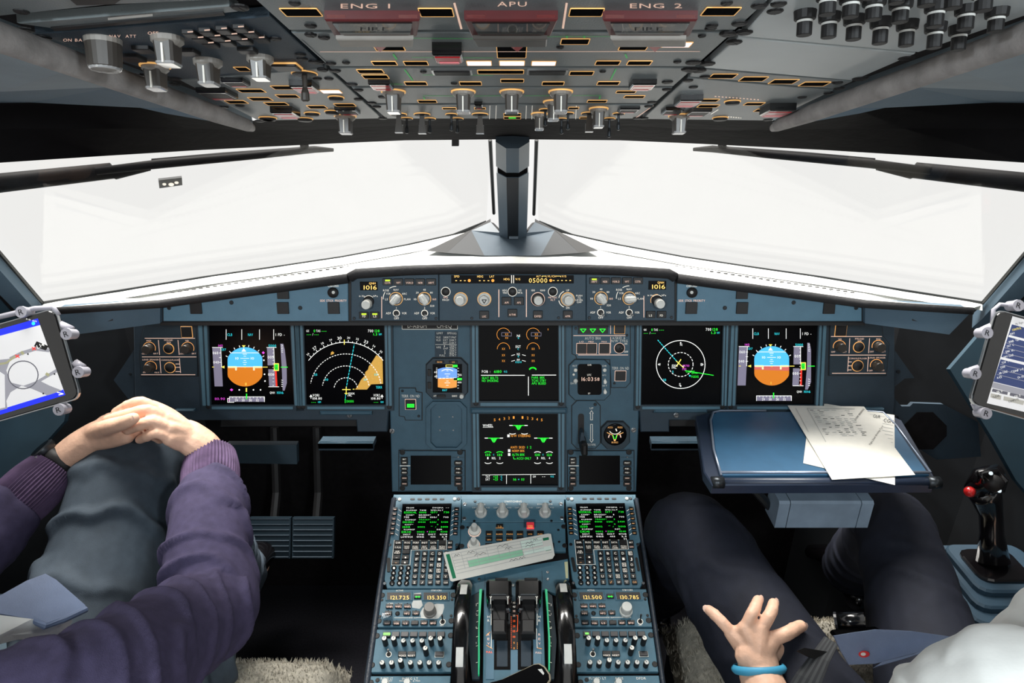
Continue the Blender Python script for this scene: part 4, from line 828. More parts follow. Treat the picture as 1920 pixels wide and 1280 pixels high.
u.text('05000', O + 276, 257, 46, 'seg_lit', w=194); u.disc(O + 410, 257, 16, 'd_amber')
for X in (442, 487, 529, 573, 616): u.fill((O + X - 9, 254, O + X + 9, 261), 'seg_lit')
u.z = 0
for X, a, b in ((1105, 'SPD', 'MACH'), (O + 432, 'METRIC', 'ALT')): u.rnd(X, 376, 44, .003, 'black', rim='white_lit'); u.text(a, X, 437, 18, 'pink_lit', w=16 * len(a)); u.text(b, X, 463, 20, 'white_lit' if a == 'SPD' else 'pink_lit', w=17 * len(b))
u.rnd(1812, 376, 44, .003, 'black', rim='white_lit')
for s, X, y in (('HDG', 1730, 362), ('TRK', 1732, 388), ('VS', 1890, 362), ('FPA', 1894, 388)): u.text(s, X, y, 19, 'white_lit', w=16 * len(s))
round_knob(u, 1264, 455, 46, .024, 'knob_grey', 'knob_grey', rb=1.45, rim='orange_rim'); round_knob(u, 1514, 455, 46, .018, 'knob_grey', 'knob_grey', rb=1.45, rim='orange_rim'); round_knob(u, O + 274, 455, 46, .024, 'knob_grey', 'black', rb=1.45, rim='pink_lit'); round_knob(u, O + 590, 455, 46, .024, 'knob_grey', 'knob_grey', rb=1.45, rim='orange_rim')
u.z = .0186; u.line([(1490, 462), (1536, 462), (1513, 500)], 7, 'ink', closed=True); u.z = 0
for X in (1668, O + 152): u.line([(X, 354), (X, 642)], 8, 'pink_lit')
for s, X, y in (('AP1', 1749, 478), ('AP2', 1880, 478), ('A/THR', 1812, 605), ('LOC', 1513, 624), ('EXPED', O + 274, 622), ('APPR', O + 590, 622)):
    u.button(X - 50, y - 46, X + 50, y + 38, .003); u.z = .0032; u.text(s, X, y + 14, 20, 'pink_lit', w=14 * len(s)); u.z = 0
u.text('100', O + 224, 362, 19, 'white_lit', w=36); u.text('1000', O + 325, 362, 19, 'white_lit', w=50)
for s, y in (('PUSH', 418), ('TO', 442), ('LEVEL', 464), ('OFF', 488)): u.text(s, O + 711, y, 17, 'white_lit', w=16 * len(s))
u.text('UP', O + 590, 362, 20, 'white_lit', w=32); u.text('DN', O + 590, 546, 20, 'white_lit', w=34); u.arc(O + 585, 455, 90, 115, 170, 7, 'white_lit', n=10); u.arc(O + 585, 455, 90, 190, 245, 7, 'white_lit', n=10)
u.screw(1382, 657, 15); u.screw(O + 492, 653, 15); u.done()
# lighter side panels of the glareshield
def side_panel(M_, label, dark):
    u = Unit(GP, 480 if dark == 0 else 1442, 575, 'glareshield_side_panel', label, 'panel', 'glareshield side panels')
    m = lambda *p: M_([p])[0]
    u.plate('faceplate', M_([(306, 577), (480, 551), (652, 526), (653, 602), (306, 602)]), -.004, 0, 'panel_light', .0008)
    def sq(x, y, r): a, b = m(x, y); u.button(a - r, b - r, a + r, b + r, .003)
    sq(368, 577, 11); sq(531, 577, 11); sq(531, 549, 11); sq(626, 577, 11); x, y = m(625, 548); u.rnd(x, y, 10, .006, 'black'); u.z = .006; u.disc(x, y, 3, 'knob_grey'); u.z = 0
    for p in ((317, 577), (434, 567), (563, 577), (640, 528)): u.screw(*m(*p), 4)
    u.text('CHRONO', *m(625, 536), 4, 'white_lit', w=20); u.text('SIDE STICK PRIORITY', *m(625, 563.5), 4, 'pink_lit', w=50); u.done()
side_panel(lambda p: p, 'pale blue glareshield panel with black square caps, left of the centre controls', 0)
side_panel(mirror, 'pale blue glareshield panel with black square caps, right of the centre controls', 1)
# ================================================================== overhead panel
O1 = (0, 0, 3); O2 = (500, 0, 4); O3 = (940, 0, 4); O4 = (1280, 0, 3)
ob = empty('overhead_console', OP.mtx(), 'dark overhead console frame with two grey padded side rails', 'console')
mb = MB(); mb.prism([(-.297, -.006), (.299, -.006), (.345, .34), (.40, .75), (.45, 1.4), (-.45, 1.4), (-.40, .75), (-.343, .34)], -.06, -.008, 'matte_black'); mb.build('backing_board', ob)
for M_ in ((lambda p: p), mirror):
    mb = MB(); mb.tube([OP.pix(*p, .012) + (.012,) for p in M_([(-520, -120), (-200, -4), (0, 70), (250, 159), (400, 212), (462, 234), (474, 240)])], [(.007, .010), (.0072, .010), (.0072, .010), (.0072, .0095), (.007, .009), (.006, .007), (.003, .004)], 'rail', 12, up=Vector((0, 0, 1))); mb.build('side_rail', ob, True)
def LX(y): return 720 - (222 - y) * (1.10 if y > 126 else 1.098)
def RX(y): return 1200 + (222 - y) * 1.10
def row(name, label, y0, y1, mt='panel_over', cat='panel', px=None):
    u = Unit(OP, 960, (y0 + y1) / 2, name, label, cat, 'overhead panels'); u.view = (0, 0, 1)
    u.plate('faceplate', px or [(LX(y0) + 3, y0 + .7), (RX(y0) - 3, y0 + .7), (RX(y1) - 3, y1 - .7), (LX(y1) + 3, y1 - .7)], -.006, 0, mt, .0006); return u
def ubtn(u, lst, rim='orange_rim', m='ov_key', h=.0004):
    for q in lst:
        glow = len(q) > 4 and q[4]; o = u.button(*q[:4], h if not glow else .0005, m if not glow else 'white_glow', rim=rim, rimw=.0005, rimh=.0005)
def oknob(u, X, Y, r, hp, rot=0.0, rim=True, big=False):
    """hanging knob: skirt, tapered finger bar, pale tip; hp = length seen in view pixels"""
    a, _ = u.L(X, Y); R = round(r * a * 2500) / 2500; h = round(hp * a * 1.02 * 1000) / 1000
    def mk():
        q = MB(); q.lathe([(R, 0), (R * .98, .0035), (R * .7, .006)], 'knob_mid', 22)
        if big: q.lathe([(R * .98, .002), (R * .9, h * .9), (R * .75, h)], 'knob_dark', 22)
        else:
            for k, (s0, s1, z0, z1) in enumerate(((.62, .56, .004, h * .93),)):
                A = rrect(-R * s0, -R * .8, R * s0, R * .8, R * .15, 1); B = rrect(-R * s1, -R * .66, R * s1, R * .66, R * .15, 1); n = len(A)
                q.add([(x, y, z0) for x, y in A] + [(x, y, z1) for x, y in B], [[i, (i + 1) % n, n + (i + 1) % n, n + i] for i in range(n)], 'knob_dark')
        return q.mesh('rotary_knob', False)
    o = u.put(('oknob', R, h, big), mk, X, Y, 'rotary_knob', rot)
    def mk2():
        q = MB(); A = rrect(-R * .6, -R * .7, R * .6, R * .7, R * .15, 1) if not big else [(R * .86 * cos(t * pi / 10), R * .86 * sin(t * pi / 10)) for t in range(20)]
        q.prism(A, h * .9, h, 'knob_clear', h * .04); return q.mesh('tip')
    u.sub(('otip', R, h, big), mk2, o, 'tip')
    def mk3():
        q = MB(); q.box(-R * .06, R * .06, R * .3, R * .84, .006, h * .98, 'white_paint'); q.box(-R * .05, R * .05, -R * .86, -R * .74, .006, h * .95, 'white_paint'); return q.mesh('pointer')
    u.sub(('optr', R, h), mk3, o, 'pointer')
    if rim: u.sub(('orim', R), lambda: ringmesh(R + .0012, R + .0001, 'orange_rim', .0012), o, 'rim')
    return o
def guard(u, X, Y, w, d, pink=True, hp=40, rot=0.0, red=True):
    """hinged switch guard: dark body with coloured flap"""
    a, b = u.L(X, Y); Wd = round(w * a * 1000) / 1000; D = round(d * b * 1000) / 1000; h = round(hp * a * 1000) / 1000
    def mk():
        q = MB(); q.box(-Wd / 2, Wd / 2, -D / 2, D / 2, 0, h, 'black_gloss', .001); return q.mesh('guard')
    o = u.put(('guard', Wd, D, h), mk, X, Y, 'guard', rot)
    def mk2():
        q = MB(); q.box(-Wd * .36, Wd * .36, -D * .56, -D * .3, h * .3, h * 1.12, 'pink_guard' if pink else 'red_guard', .0008); q.box(-Wd * .44, Wd * .44, -D * .5, D * .3, h * .92, h * 1.06, 'red_guard' if red else 'black', .0006); return q.mesh('flap')
    u.sub(('flap', Wd, D, h, pink, red), mk2, o, 'flap'); return o
def otoggle(u, X, Y, r, hp, rot=0.0, wide=False, stick=False):
    a, _ = u.L(X, Y); R = round(r * a * 2500) / 2500; h = round(hp * a * 1.02 * 1000) / 1000
    def mk():
        q = MB(); q.lathe([(R, 0), (R, .0015), (R * .6, .002)], 'black', 18)
        if wide: q.add([(-R * .25, -.0012, 0), (R * .25, -.0012, 0), (R * .25, .0012, 0), (-R * .25, .0012, 0), (-R * .5, -.0025, h), (R * .5, -.0025, h), (R * .5, .0025, h), (-R * .5, .0025, h)], [[0, 1, 5, 4], [1, 2, 6, 5], [2, 3, 7, 6], [3, 0, 4, 7], [4, 5, 6, 7]], 'knob_dark')
        else: q.lathe([(R * .24, 0), (R * .2, h * .5), (R * .34, h * .7), (R * .36, h * .95), (R * .2, h)], 'knob_dark' if stick else 'metal_dark', 10)
        return q.mesh('toggle_switch', False)
    o = u.put(('otog', R, h, wide, stick), mk, X, Y, 'toggle_switch', rot); u.sub(('orim2', R), lambda: ringmesh(R + .0008, R, 'orange_rim'), o, 'rim')
    if wide:
        def mk2():
            q = MB()
            for i in range(6): z = h * (.55 + .075 * i); q.box(-R * .5, R * .5, -.0031, -.0024, z, z + h * .02, 'knob_clear')
            q.box(-R * .52, R * .52, -.0028, .0028, h * .985, h * 1.01, 'knob_clear'); return q.mesh('grip_ribs')
        u.sub(('ribs', R, h), mk2, o, 'grip_ribs')
    return o

# --- fire row
u = row('fire_panel', 'overhead fire panel with ENG 1, APU and ENG 2 fire handles', -70, 57); u.view = O2
for X, Y, s, w in ((740, 42, 'ENG 1', 370), (1840, 27, 'APU', 220), (2920, 40, 'ENG 2', 390)): u.text(s, X, Y, 34, 'pink_lit', w=w)
for x0, x1, t0, t1, nm in ((430, 1150, 515, 1100, 'FIRE'), (1480, 2185, 1545, 2105, ''), (2520, 3235, 2580, 3150, 'FIRE')):
    u.plate('fire_guard', [(x0, 78), (x1, 78), (t1 + 25, 205), (t0 - 10, 205)], -.001, .006, 'red_deep', .001)
    u.plate('guard_window', [(x0 + 60, 92), (x1 - 60, 92), (t1 - 25, 180), (t0 + 40, 180)], .004, .0066, 'black_gloss')
    o = u.plate('fire_handle', [(t0, 190), (t1, 190), (t1 - 5, 250), (t0 + 35, 250)], .004, .009, 'knob_mid' if nm else 'knob_dark', .0008)
    u.plate('handle_tip', [(t0 + 275, 250), (t0 + 390, 250), (t0 + 335, 300)], .003, .008, 'red_guard')
    u.z = .009
    if nm: u.text(nm, (t0 + t1) / 2, 212, 26, 'ink', w=210)
    u.z = .0075; u.fill((x0 + 20, 105, x0 + 160, 130), 'red_dim'); u.fill((x1 - 160, 105, x1 - 20, 130), 'red_dim'); u.z = 0
ubtn(u, [(125, 62, 395, 118), (1150, 62, 1395, 120), (2275, 62, 2520, 118), (3280, 55, 3530, 112)]); u.line([(1408, 20), (1460, 210)], 16, 'pink_lit'); u.line([(2250, 20), (2222, 205)], 16, 'pink_lit')
for X, Y in ((210, 20), (330, 190), (3340, 190), (3450, 20), (2080, 240)): u.bolt(X, Y, 46)
u.done()
# --- hydraulic and fuel row
u = row('fuel_panel', 'overhead row with green flow lines just below the fire handles', 61, 125); u.view = O2
ubtn(u, [(812, 336, 1028, 376), (795, 458, 972, 486), (1035, 458, 1205, 486), (1505, 456, 1682, 488, 1), (1748, 456, 1932, 488, 1), (1990, 458, 2165, 488, 1), (1730, 325, 1945, 432), (2210, 290, 2415, 328), (2650, 330, 2852, 372), (2975, 315, 3180, 350, 1), (2470, 455, 2645, 484), (2710, 455, 2880, 484)])
guard(u, 1360, 345, 215, 60, True, 90)
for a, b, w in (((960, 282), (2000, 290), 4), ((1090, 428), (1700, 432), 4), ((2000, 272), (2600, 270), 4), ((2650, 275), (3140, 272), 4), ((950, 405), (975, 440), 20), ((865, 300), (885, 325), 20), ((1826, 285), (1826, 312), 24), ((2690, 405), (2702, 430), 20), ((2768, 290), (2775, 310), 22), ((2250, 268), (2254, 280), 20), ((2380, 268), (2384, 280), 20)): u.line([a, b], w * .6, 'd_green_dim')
u.line([(400, 385), (3250, 382)], 3, 'pink_lit'); u.line([(265, 300), (450, 470)], 7, 'panel_over')
for X, Y in ((595, 466), (2200, 350), (3080, 460), (2030, 245), (3265, 265)): u.bolt(X, Y, 30)
for X, Y in ((430, 278), (330, 258), (360, 462), (3190, 462), (3440, 250), (3330, 210)): u.bolt(X, Y, 46)
u.done()
# --- electrical row
u = row('electrical_panel', 'overhead row with two small red guards and readout windows', 127, 162); u.view = O2
ubtn(u, [(685, 520, 872, 545), (725, 560, 908, 586), (1040, 612, 1198, 636), (1585, 524, 1925, 550), (1450, 612, 1608, 636), (1758, 592, 1925, 614), (2275, 534, 2448, 560), (2068, 612, 2228, 636), (2482, 610, 2642, 634)])
for q in ((1255, 522, 1528, 550), (1965, 520, 2242, 548)): u.button(*q, .002, 'black', rim='metal', rimw=.0016, name='readout_window')
guard(u, 858, 612, 165, 42, False, 46); guard(u, 2820, 612, 175, 42, False, 46)
for a, b, w in (((1035, 520), (1095, 600), 16), ((1170, 560), (1700, 562), 4), ((955, 628), (1020, 630), 5), ((2620, 515), (2580, 595), 16)): u.line([a, b], w * .6, 'd_green_dim')
for X, Y in ((1175, 535), (1405, 622), (2520, 532)): u.bolt(X, Y, 26)
for X, Y in ((420, 522), (515, 527), (640, 630), (3150, 518), (3240, 528), (3005, 612)): u.bolt(X, Y, 42)
u.done()
# --- air row with the four large knobs
u = row('air_conditioning_panel', 'overhead row with four large hanging selector knobs', 164, 194); u.view = O2
for X in (950, 1475, 1838, 2205): oknob(u, X, 684, 84, 160)
ubtn(u, [(1138, 750, 1272, 768), (2408, 750, 2548, 766), (2625, 680, 2765, 695), (2685, 716, 2830, 732)])
for a, b, w in (((1170, 716), (1420, 718), 4), ((1560, 718), (1780, 716), 4), ((1930, 716), (2120, 716), 4), ((2290, 714), (2510, 714), 4), ((1178, 728), (1186, 742), 16), ((2500, 722), (2495, 738), 16)): u.line([a, b], w * .6, 'd_green_dim')
for X, Y in ((690, 672), (690, 742), (790, 770), (3000, 668), (2890, 765), (870, 725)): u.bolt(X, Y, 36)
u.done()
# --- light row with toggles hanging over the windshield
u = row('exterior_light_panel', 'front overhead row of hanging toggles and knobs above the centre post', 196, 223); u.view = O2
for X, Y, hp, wd in ((990, 855, 135, 1), (1165, 855, 138, 1), (1600, 855, 140, 1), (2420, 848, 135, 1)): otoggle(u, X, Y, 58, hp, wide=True)
for X, Y, hp in ((1050, 886, 112), (1222, 888, 100), (1385, 855, 120), (1430, 888, 105), (2090, 820, 120), (2260, 846, 120), (2212, 890, 110), (2570, 888, 135), (2640, 850, 118)): otoggle(u, X, Y, 42, hp)
oknob(u, 2045, 850, 54, 120); oknob(u, 2150, 760, 68, 140); oknob(u, 2490, 812, 66, 138)
ubtn(u, [(1320, 806, 1420, 818), (1560, 806, 1640, 818), (1780, 850, 1905, 866), (1780, 874, 1905, 890), (2265, 802, 2338, 816), (2350, 876, 2410, 888)])
guard(u, 2715, 812, 150, 26, False, 20, red=False); guard(u, 1590, 772, 60, 22, False, 26, red=False)
u.z = .0024; u.fill((1815, 878, 1870, 886), 'd_green'); u.z = 0
for X in (1675, 1722, 1992, 1948, 2322): u.line([(X, 790), (X - 4, 890)], 4, 'white_lit')
for X, Y in ((825, 798), (2866, 795), (870, 885), (2780, 884), (2830, 884)): u.bolt(X, Y, 34)
u.line([(2900, 790), (2770, 880)], 4, 'pink_lit'); u.done()
for X, Y, lab in ((1195, 985, 'broad flat landing light toggle tab under the left overhead switches'),):
    pass

# --- left column
u = row('recorder_panel', 'left front overhead panel with guarded red switches and a long stick switch', 150, 222, 'panel_over', px=[(338, 151), (612, 128.5), (716, 222), (484, 226)]); u.view = O1
otoggle(u, 1712, 412, 66, 150, stick=True)
guard(u, 1222, 510, 160, 40, False, 32, red=False); guard(u, 1712, 466, 130, 36, True, 36); guard(u, 1605, 612, 122, 30, True, 36); guard(u, 1325, 448, 125, 28, False, 26, red=False); guard(u, 1955, 612, 115, 26, False, 20, red=False)
ubtn(u, [(1345, 500, 1482, 518), (1408, 547, 1522, 564), (1278, 564, 1382, 580), (1560, 532, 1675, 548), (1496, 575, 1612, 590), (1535, 482, 1645, 500), (1735, 593, 1832, 608), (1810, 505, 1915, 522, 1), (1885, 582, 1995, 596), (1330, 376, 1400, 398)])
for X, Y in ((1755, 636), (1512, 662), (1715, 667), (1890, 546), (1870, 626), (1500, 662)): u.rnd(X, Y, 40, .003, 'black', 'round_switch', rim='orange_rim')
oknob(u, 1942, 650, 56, 100); 
for X, Y in ((1270, 440), (1350, 592), (1260, 600), (1460, 680), (1785, 440), (1850, 440)): u.bolt(X, Y, 26)
u.done()
u = row('inertial_reference_panel', 'left overhead panel with five big hanging knobs and a dark keypad', 40, 146, 'panel_dark', px=[(66, 64), (478, 33), (505, 30), (608, 126), (334, 149)]); u.view = O1
oknob(u, 578, 218, 98, 165, big=True, rim=False); oknob(u, 940, 208, 88, 150, rim=False); oknob(u, 872, 368, 72, 130); oknob(u, 1168, 338, 78, 132, rim=False); oknob(u, 1462, 318, 74, 120, rim=False)
for r in range(3):
    for c in range(4): X = 1070 + c * 95 + r * 58; Y = 178 - c * 10 + r * 30; u.button(X - 36, Y - 13, X + 36, Y + 13, .003, 'key'); u.z = .0034; u.line([(X - 14, Y - 1), (X + 14, Y - 3)], 7, 'pink_lit'); u.z = 0
for q in ((760, 255, 860, 282), (690, 300, 800, 330), (1010, 268, 1110, 295), (1345, 262, 1440, 284), (1540, 352, 1680, 382)): u.button(*q, .003, 'key', rim='orange_rim' if q[0] == 1540 else None)
u.text('ON BAT', 420, 222, 16, 'pink_lit', w=130, rot=radians(0)); u.text('NAV  ATT', 690, 200, 16, 'pink_lit', w=150); u.text('OFF', 860, 182, 16, 'pink_lit', w=60)
for X, Y in ((1550, 215), (1690, 305), (1700, 330), (1790, 350), (1860, 355), (985, 470), (990, 440), (790, 420)): u.bolt(X, Y, 32)
u.done()
u = row('reading_light_panel', 'long slotted overhead strip at the upper left corner', 10, 50, 'panel_over', px=[(32, 44), (430, 11), (448, 22), (118, 56)]); u.view = O1
u.plate('slot', [(285, 150), (1255, 62), (1265, 76), (310, 165)], -.001, .0012, 'black'); u.z = .0015; u.line([(610, 104), (855, 82)], 14, 'pale_mark'); u.z = 0  # pale line is a highlight painted on the strip
u.bolt(240, 210, 46); u.bolt(150, 165, 40); u.bolt(1350, 40, 50); u.done()
u = row('speaker_panel', 'plain blue overhead plate at the top left corner', -80, 25, 'panel_over', px=[(-160, -60), (380, -60), (440, -2), (205, 9), (0, 30), (-40, 34)]); u.view = O1; u.plate('slot', [(390, -15), (690, -20), (640, 14), (430, 18)], 0, .0012, 'black'); u.bolt(120, 62, 40); u.done()
# --- right column
u = row('cargo_panel', 'right front overhead panel with guarded red switches', 145, 222, 'panel_over', px=[(1290, 146), (1562, 170), (1444, 226), (1205, 223)]); u.view = O4
guard(u, 32, 548, 125, 34, True, 36); guard(u, 535, 594, 145, 32, True, 42); guard(u, -55, 612, 105, 26, False, 20, red=False); guard(u, 90, 620, 115, 26, False, 20, red=False)
ubtn(u, [(108, 556, 198, 570), (90, 588, 198, 602), (352, 576, 452, 590), (410, 612, 480, 626), (-35, 570, 30, 584)])
for X, Y in ((280, 570), (212, 662)): u.rnd(X, Y, 40, .003, 'black', 'round_switch', rim='orange_rim')
oknob(u, -18, 648, 56, 100)
for X, Y in ((60, 488), (672, 545), (820, 522), (-10, 648), (480, 672)): u.bolt(X, Y, 26)
u.line([(180, 540), (440, 560)], 5, 'pink_lit', dash=(10, 10)); u.line([(160, 640), (200, 615)], 4, 'white_lit'); u.line([(255, 655), (330, 662)], 6, 'white_lit', dash=(8, 6)); u.done()
u = row('four_button_strip', 'narrow right overhead strip with four amber rimmed buttons', 130, 165, 'panel_over', px=[(1300, 128), (1598, 153), (1566, 167), (1293, 143.5)]); u.view = O4
ubtn(u, [(160, 415, 295, 438), (330, 431, 465, 454), (500, 446, 635, 469), (670, 460, 812, 482)])
for X, Y in ((30, 450), (125, 430), (870, 462), (880, 495)): u.bolt(X, Y, 30)
u.done()
u = row('blank_cover_plate', 'large bare plate on the right of the overhead, bright sheen put into its pale grey', 70, 150, 'panel_sheen', px=[(1384, 71), (1716, 101), (1600, 151), (1320, 127)]); u.view = O4
for X, Y in ((60, 350), (140, 356), (290, 235), (1260, 325), (1000, 440), (50, 392), (90, 395)): u.bolt(X, Y, 44)
u.done()
u = row('breaker_panel', 'right overhead plate with sheen put into its pale colour, crowded with black circuit breakers', 0, 98, 'panel_sheen', px=[(1390, 68), (1425, 30), (1500, -60), (2150, -40), (1920, 30), (1722, 98)]); u.view = O4
def breaker(X, Y, r, hp):
    a, _ = u.L(X, Y); R = round(r * a * 2000) / 2000; h = round(hp * a * 1000) / 1000
    def mk():
        q = MB(); q.lathe([(R * 1.5, 0), (R * 1.4, h * .35), (R, h * .38), (R, h), (R * .9, h * 1.02)], 'black', 14); return q.mesh('circuit_breaker', False)
    o = u.put(('brk', R, h), mk, X, Y, 'circuit_breaker'); u.sub(('brk2', R, h), lambda: ringmesh(R * 1.04, R * .6, 'pale_mark', .001), o, 'collar', z=h * .42)
for i, X in enumerate((690, 828, 968, 1118, 1266, 1425, 1560)): breaker(X, 62 + i * 14, 40, 130)
for i, X in enumerate((820, 950, 1080, 1230, 1430, 1600, 1770)): breaker(X, -45 + i * 16, 44, 120)
for i, X in enumerate((1060, 1210, 1380, 1530, 1700)): breaker(X, -120 + i * 16, 44, 110)
for X, Y in ((430, 30), (520, 60), (540, 20), (320, 130), (350, 180), (260, 190)): u.bolt(X, Y, 46)
u.done()
# ================================================================== centre pedestal
P1 = (720, 920, 6.736); P2 = (950, 920, 6.737); P3 = (680, 1090, 6.736); P4 = (950, 1090, 6.4)
pd = empty('pedestal', PP.mtx(), 'dark centre pedestal body between the two seats', 'console')
sh = [(738, 930), (1192, 930), (1246, 1280), (1275, 1430), (655, 1430), (680, 1280)]
Q = [PP.pix(*p) for p in sh]; mb = MB(); mb.prism(Q, -.30, -.010, 'matte_black'); mb.build('body', pd)
mb = MB(); mb.prism([PP.pix(*p) for p in [(738, 926), (1192, 926), (1193, 936), (736, 936)]], -.02, -.001, 'panel_ped', .001); mb.build('top_rail', pd)
for pts, w in (([(739, 934), (712, 1105), (690, 1265), (668, 1430)], .0062), ([(1193, 934), (1218, 1100), (1242, 1270), (1265, 1430)], .0045)):
    mb = MB(); mb.tube([PP.pix(*p) + (-.002,) for p in pts], w, 'edge_trim', 8); mb.build('edge_trim', pd, True)

def mcdu(right, label):
    u = Unit(PP, 795 if not right else 1128, 1015, 'flight_computer_keyboard', label, 'keyboard', 'flight computer keyboards', view=P2 if right else P1)
    if right: u.fn = lambda X, Y: (X - (550 - (Y - 60) * .0987) + 1165 + (Y - 60) * .0987, Y - 5)
    fl = (lambda X, Y: (2 * (550 - (Y - 60) * .0987) - X, Y)) if right else (lambda X, Y: (X, Y))     # outline is mirrored on the right unit
    u.plate('body', [(128, 62), (978, 62), (962, 640), (905, 700), (890, 1160), (838, 1228), (38, 1228), (5, 1120), (28, 740), (48, 640), (112, 160)], -.012, 0, 'panel_ped', .001)
    u.plate('screen', [(235, 168), (855, 162), (825, 622), (190, 622)], -.002, .001, 'screen'); u.z = .001
    G = 'd_green'; Wh = 'd_white'
    k = 6.736 / 16; zx = lambda X: (745 - 720) * 6.736 + X * k; zy = lambda Y: 20 * 6.736 + Y * k
    for s, x0, x1, y, c, hh in (('FROM', 275, 495, 190, Wh, 36), ('EWG1MA', 1060, 1380, 188, Wh, 36), ('--', 1455, 1555, 184, Wh, 30), ('KUMIGF', 270, 590, 264, Wh, 34), ('TIME', 668, 870, 264, Wh, 34), ('SPD/ALT', 1005, 1380, 262, Wh, 34), ('EDDK14L', 205, 580, 330, G, 56), ('0000', 655, 870, 328, G, 50), ('137/', 1005, 1200, 326, G, 46), ('730', 1390, 1550, 324, G, 50), ('C138*', 255, 510, 408, Wh, 34), ('BRG120*', 648, 1010, 408, Wh, 36), ('1', 1220, 1245, 406, Wh, 34), ('700', 195, 350, 474, Wh, 52), ('0001', 640, 850, 474, Wh, 40), ('150/', 990, 1190, 474, Wh, 40), ('700', 1380, 1535, 472, Wh, 40), ('KUMIGF', 238, 555, 552, Wh, 34), ('TRK137*', 645, 1000, 548, G, 34), ('3', 1205, 1240, 546, G, 34), ('DK130+', 165, 500, 620, G, 54), ('0001', 625, 840, 620, G, 42), ('220/', 975, 1175, 620, G, 42), ('2430', 1315, 1520, 618, G, 42), ('C137*', 225, 480, 696, Wh, 34), ('0', 1190, 1230, 692, G, 36), ('1500', 160, 380, 768, G, 56), ('0002', 610, 825, 766, G, 42), ('"', 1010, 1060, 756, G, 30), ('/', 1140, 1165, 766, G, 36), ('3010', 1300, 1520, 764, G, 44), ('KUMIGF', 200, 525, 844, Wh, 36), ('1NM', 1185, 1335, 842, Wh, 36), ('DK141', 130, 405, 916, G, 56), ('0002', 590, 815, 914, G, 44), ('220/', 945, 1155, 912, G, 44), ('4240', 1295, 1500, 910, G, 44), ('DEST', 180, 400, 992, Wh, 36), ('TIME', 590, 800, 992, Wh, 38), ('DIST', 930, 1150, 990, Wh, 38), ('EFOB', 1280, 1500, 990, Wh, 38), ('LOWW34', 110, 460, 1066, Wh, 52), ('0115', 580, 800, 1064, Wh, 44), ('405', 990, 1145, 1064, Wh, 42), ('2.9', 1335, 1490, 1062, Wh, 42)):
        u.text(s, zx((x0 + x1) / 2), zy(y), hh * k, c, w=(x1 - x0) * k, part='symbology')
    u.disc(zx(905), zy(908), 6, 'd_magenta', 'symbology'); u.line([(zx(1408), zy(1160)), (zx(1408), zy(1108))], 6, Wh, 'symbology'); u.line([(zx(1462), zy(1108)), (zx(1462), zy(1160))], 6, Wh, 'symbology')
    u.z = 0
    for i, y in enumerate((237, 296, 357, 419, 481, 541)):
        xl, xr = 140 - 7.6 * i, 918 - 3.6 * i
        if right: xl, xr = 2 * (550 - (y - 60) * .0987) - xr, 2 * (550 - (y - 60) * .0987) - xl
        for X in (xl, xr): u.button(X - 29, y - 19, X + 29, y + 19, .004, name='line_key'); u.z = .0044; u.line([(X - 13, y), (X + 13, y)], 7, 'amber_lit' if right else 'pink_lit'); u.z = 0
        sl = 235 - i * 8.5
        u.line([(sl - 48, y + 2), (sl - 16, y + 24)], 5, 'white_lit'); u.line([(850 - i * 5 + 14, y + 24), (850 - i * 5 + 46, y + 2)], 5, 'white_lit')
    for X in (360, 452, 547, 640, 733): u.button(X - 29, 94, X + 29, 116, .0008, 'black', name='vent_slot', r=.0015)
    for X, Y in ((197, 110), (893, 105)): u.rnd(X, Y, 22, .002, 'white_paint', 'light_sensor')
    for X, Y in ((150, 106), (940, 102), (72, 682), (920, 682), (8, 1170), (890, 1172)): u.screw(X, Y, 22)
    def key(s, X, Y, w, h, th, rnd=False, c='white_lit'):
        if rnd: u.rnd(X, Y, w, .004, 'key', 'key', 14, .85)
        else: u.button(X - w / 2, Y - h / 2, X + w / 2, Y + h / 2, .004, name='key')
        u.z = .0043
        ln = s.split('|')
        for j, t in enumerate(ln):
            if t: u.text(t, X, Y + (j - (len(ln) - 1) / 2) * th * 1.15, th, c, w=min(w * .74, th * .95 * len(t)))
        u.z = 0
    for i, (s, X) in enumerate((('DIR', 182), ('PROG', 294), ('PERF', 405), ('INIT', 513), ('DATA', 625), ('', 738))): key(s, X, 658, 96, 50, 22)
    for i, (s, X) in enumerate((('F-PLN', 176), ('RAD|NAV', 290), ('FUEL|PRED', 398), ('SEC|F-PLN', 510), ('ATC|COMM', 622), ('MCDU|MENU', 735))): key(s, X, 718, 96, 54, 22 if '|' not in s else 19)
    key('BRT', 836, 660, 62, 46, 20); key('DIM', 832, 716, 62, 46, 18, c='pink_lit'); key('AIR|PORT', 170, 780, 96, 52, 19); key('', 280, 778, 92, 50, 20); key('-', 160, 845, 96, 50, 26); key('I', 272, 845, 92, 50, 20); key('-', 152, 908, 96, 50, 26, c='amber_lit'); key('I', 264, 908, 92, 50, 20)
    for r, y in enumerate((978, 1042, 1105, 1170)):
        for c in range(3): key('123456789.0/'[r * 3 + c], 127 - 8 * r + c * 91, y, 33, 0, 26, True)
    L_ = ['ABCDE', 'FGHIJ', 'KLMNO', 'PQRST', 'UVWXY']
    for r, y in enumerate((798, 868, 942, 1013, 1088)):
        for c in range(5):
            X = 422 - 7.5 * r + c * (94.5 + .6 * r); ch = L_[r][c]; key(ch, X, y, 66, 58, 30)
            if ch in 'NSEW': u.z = .0043; u.line([(X - 22, y - 21), (X + 22, y - 21), (X + 22, y + 21), (X - 22, y + 21)], 4, 'white_lit', closed=True); u.z = 0
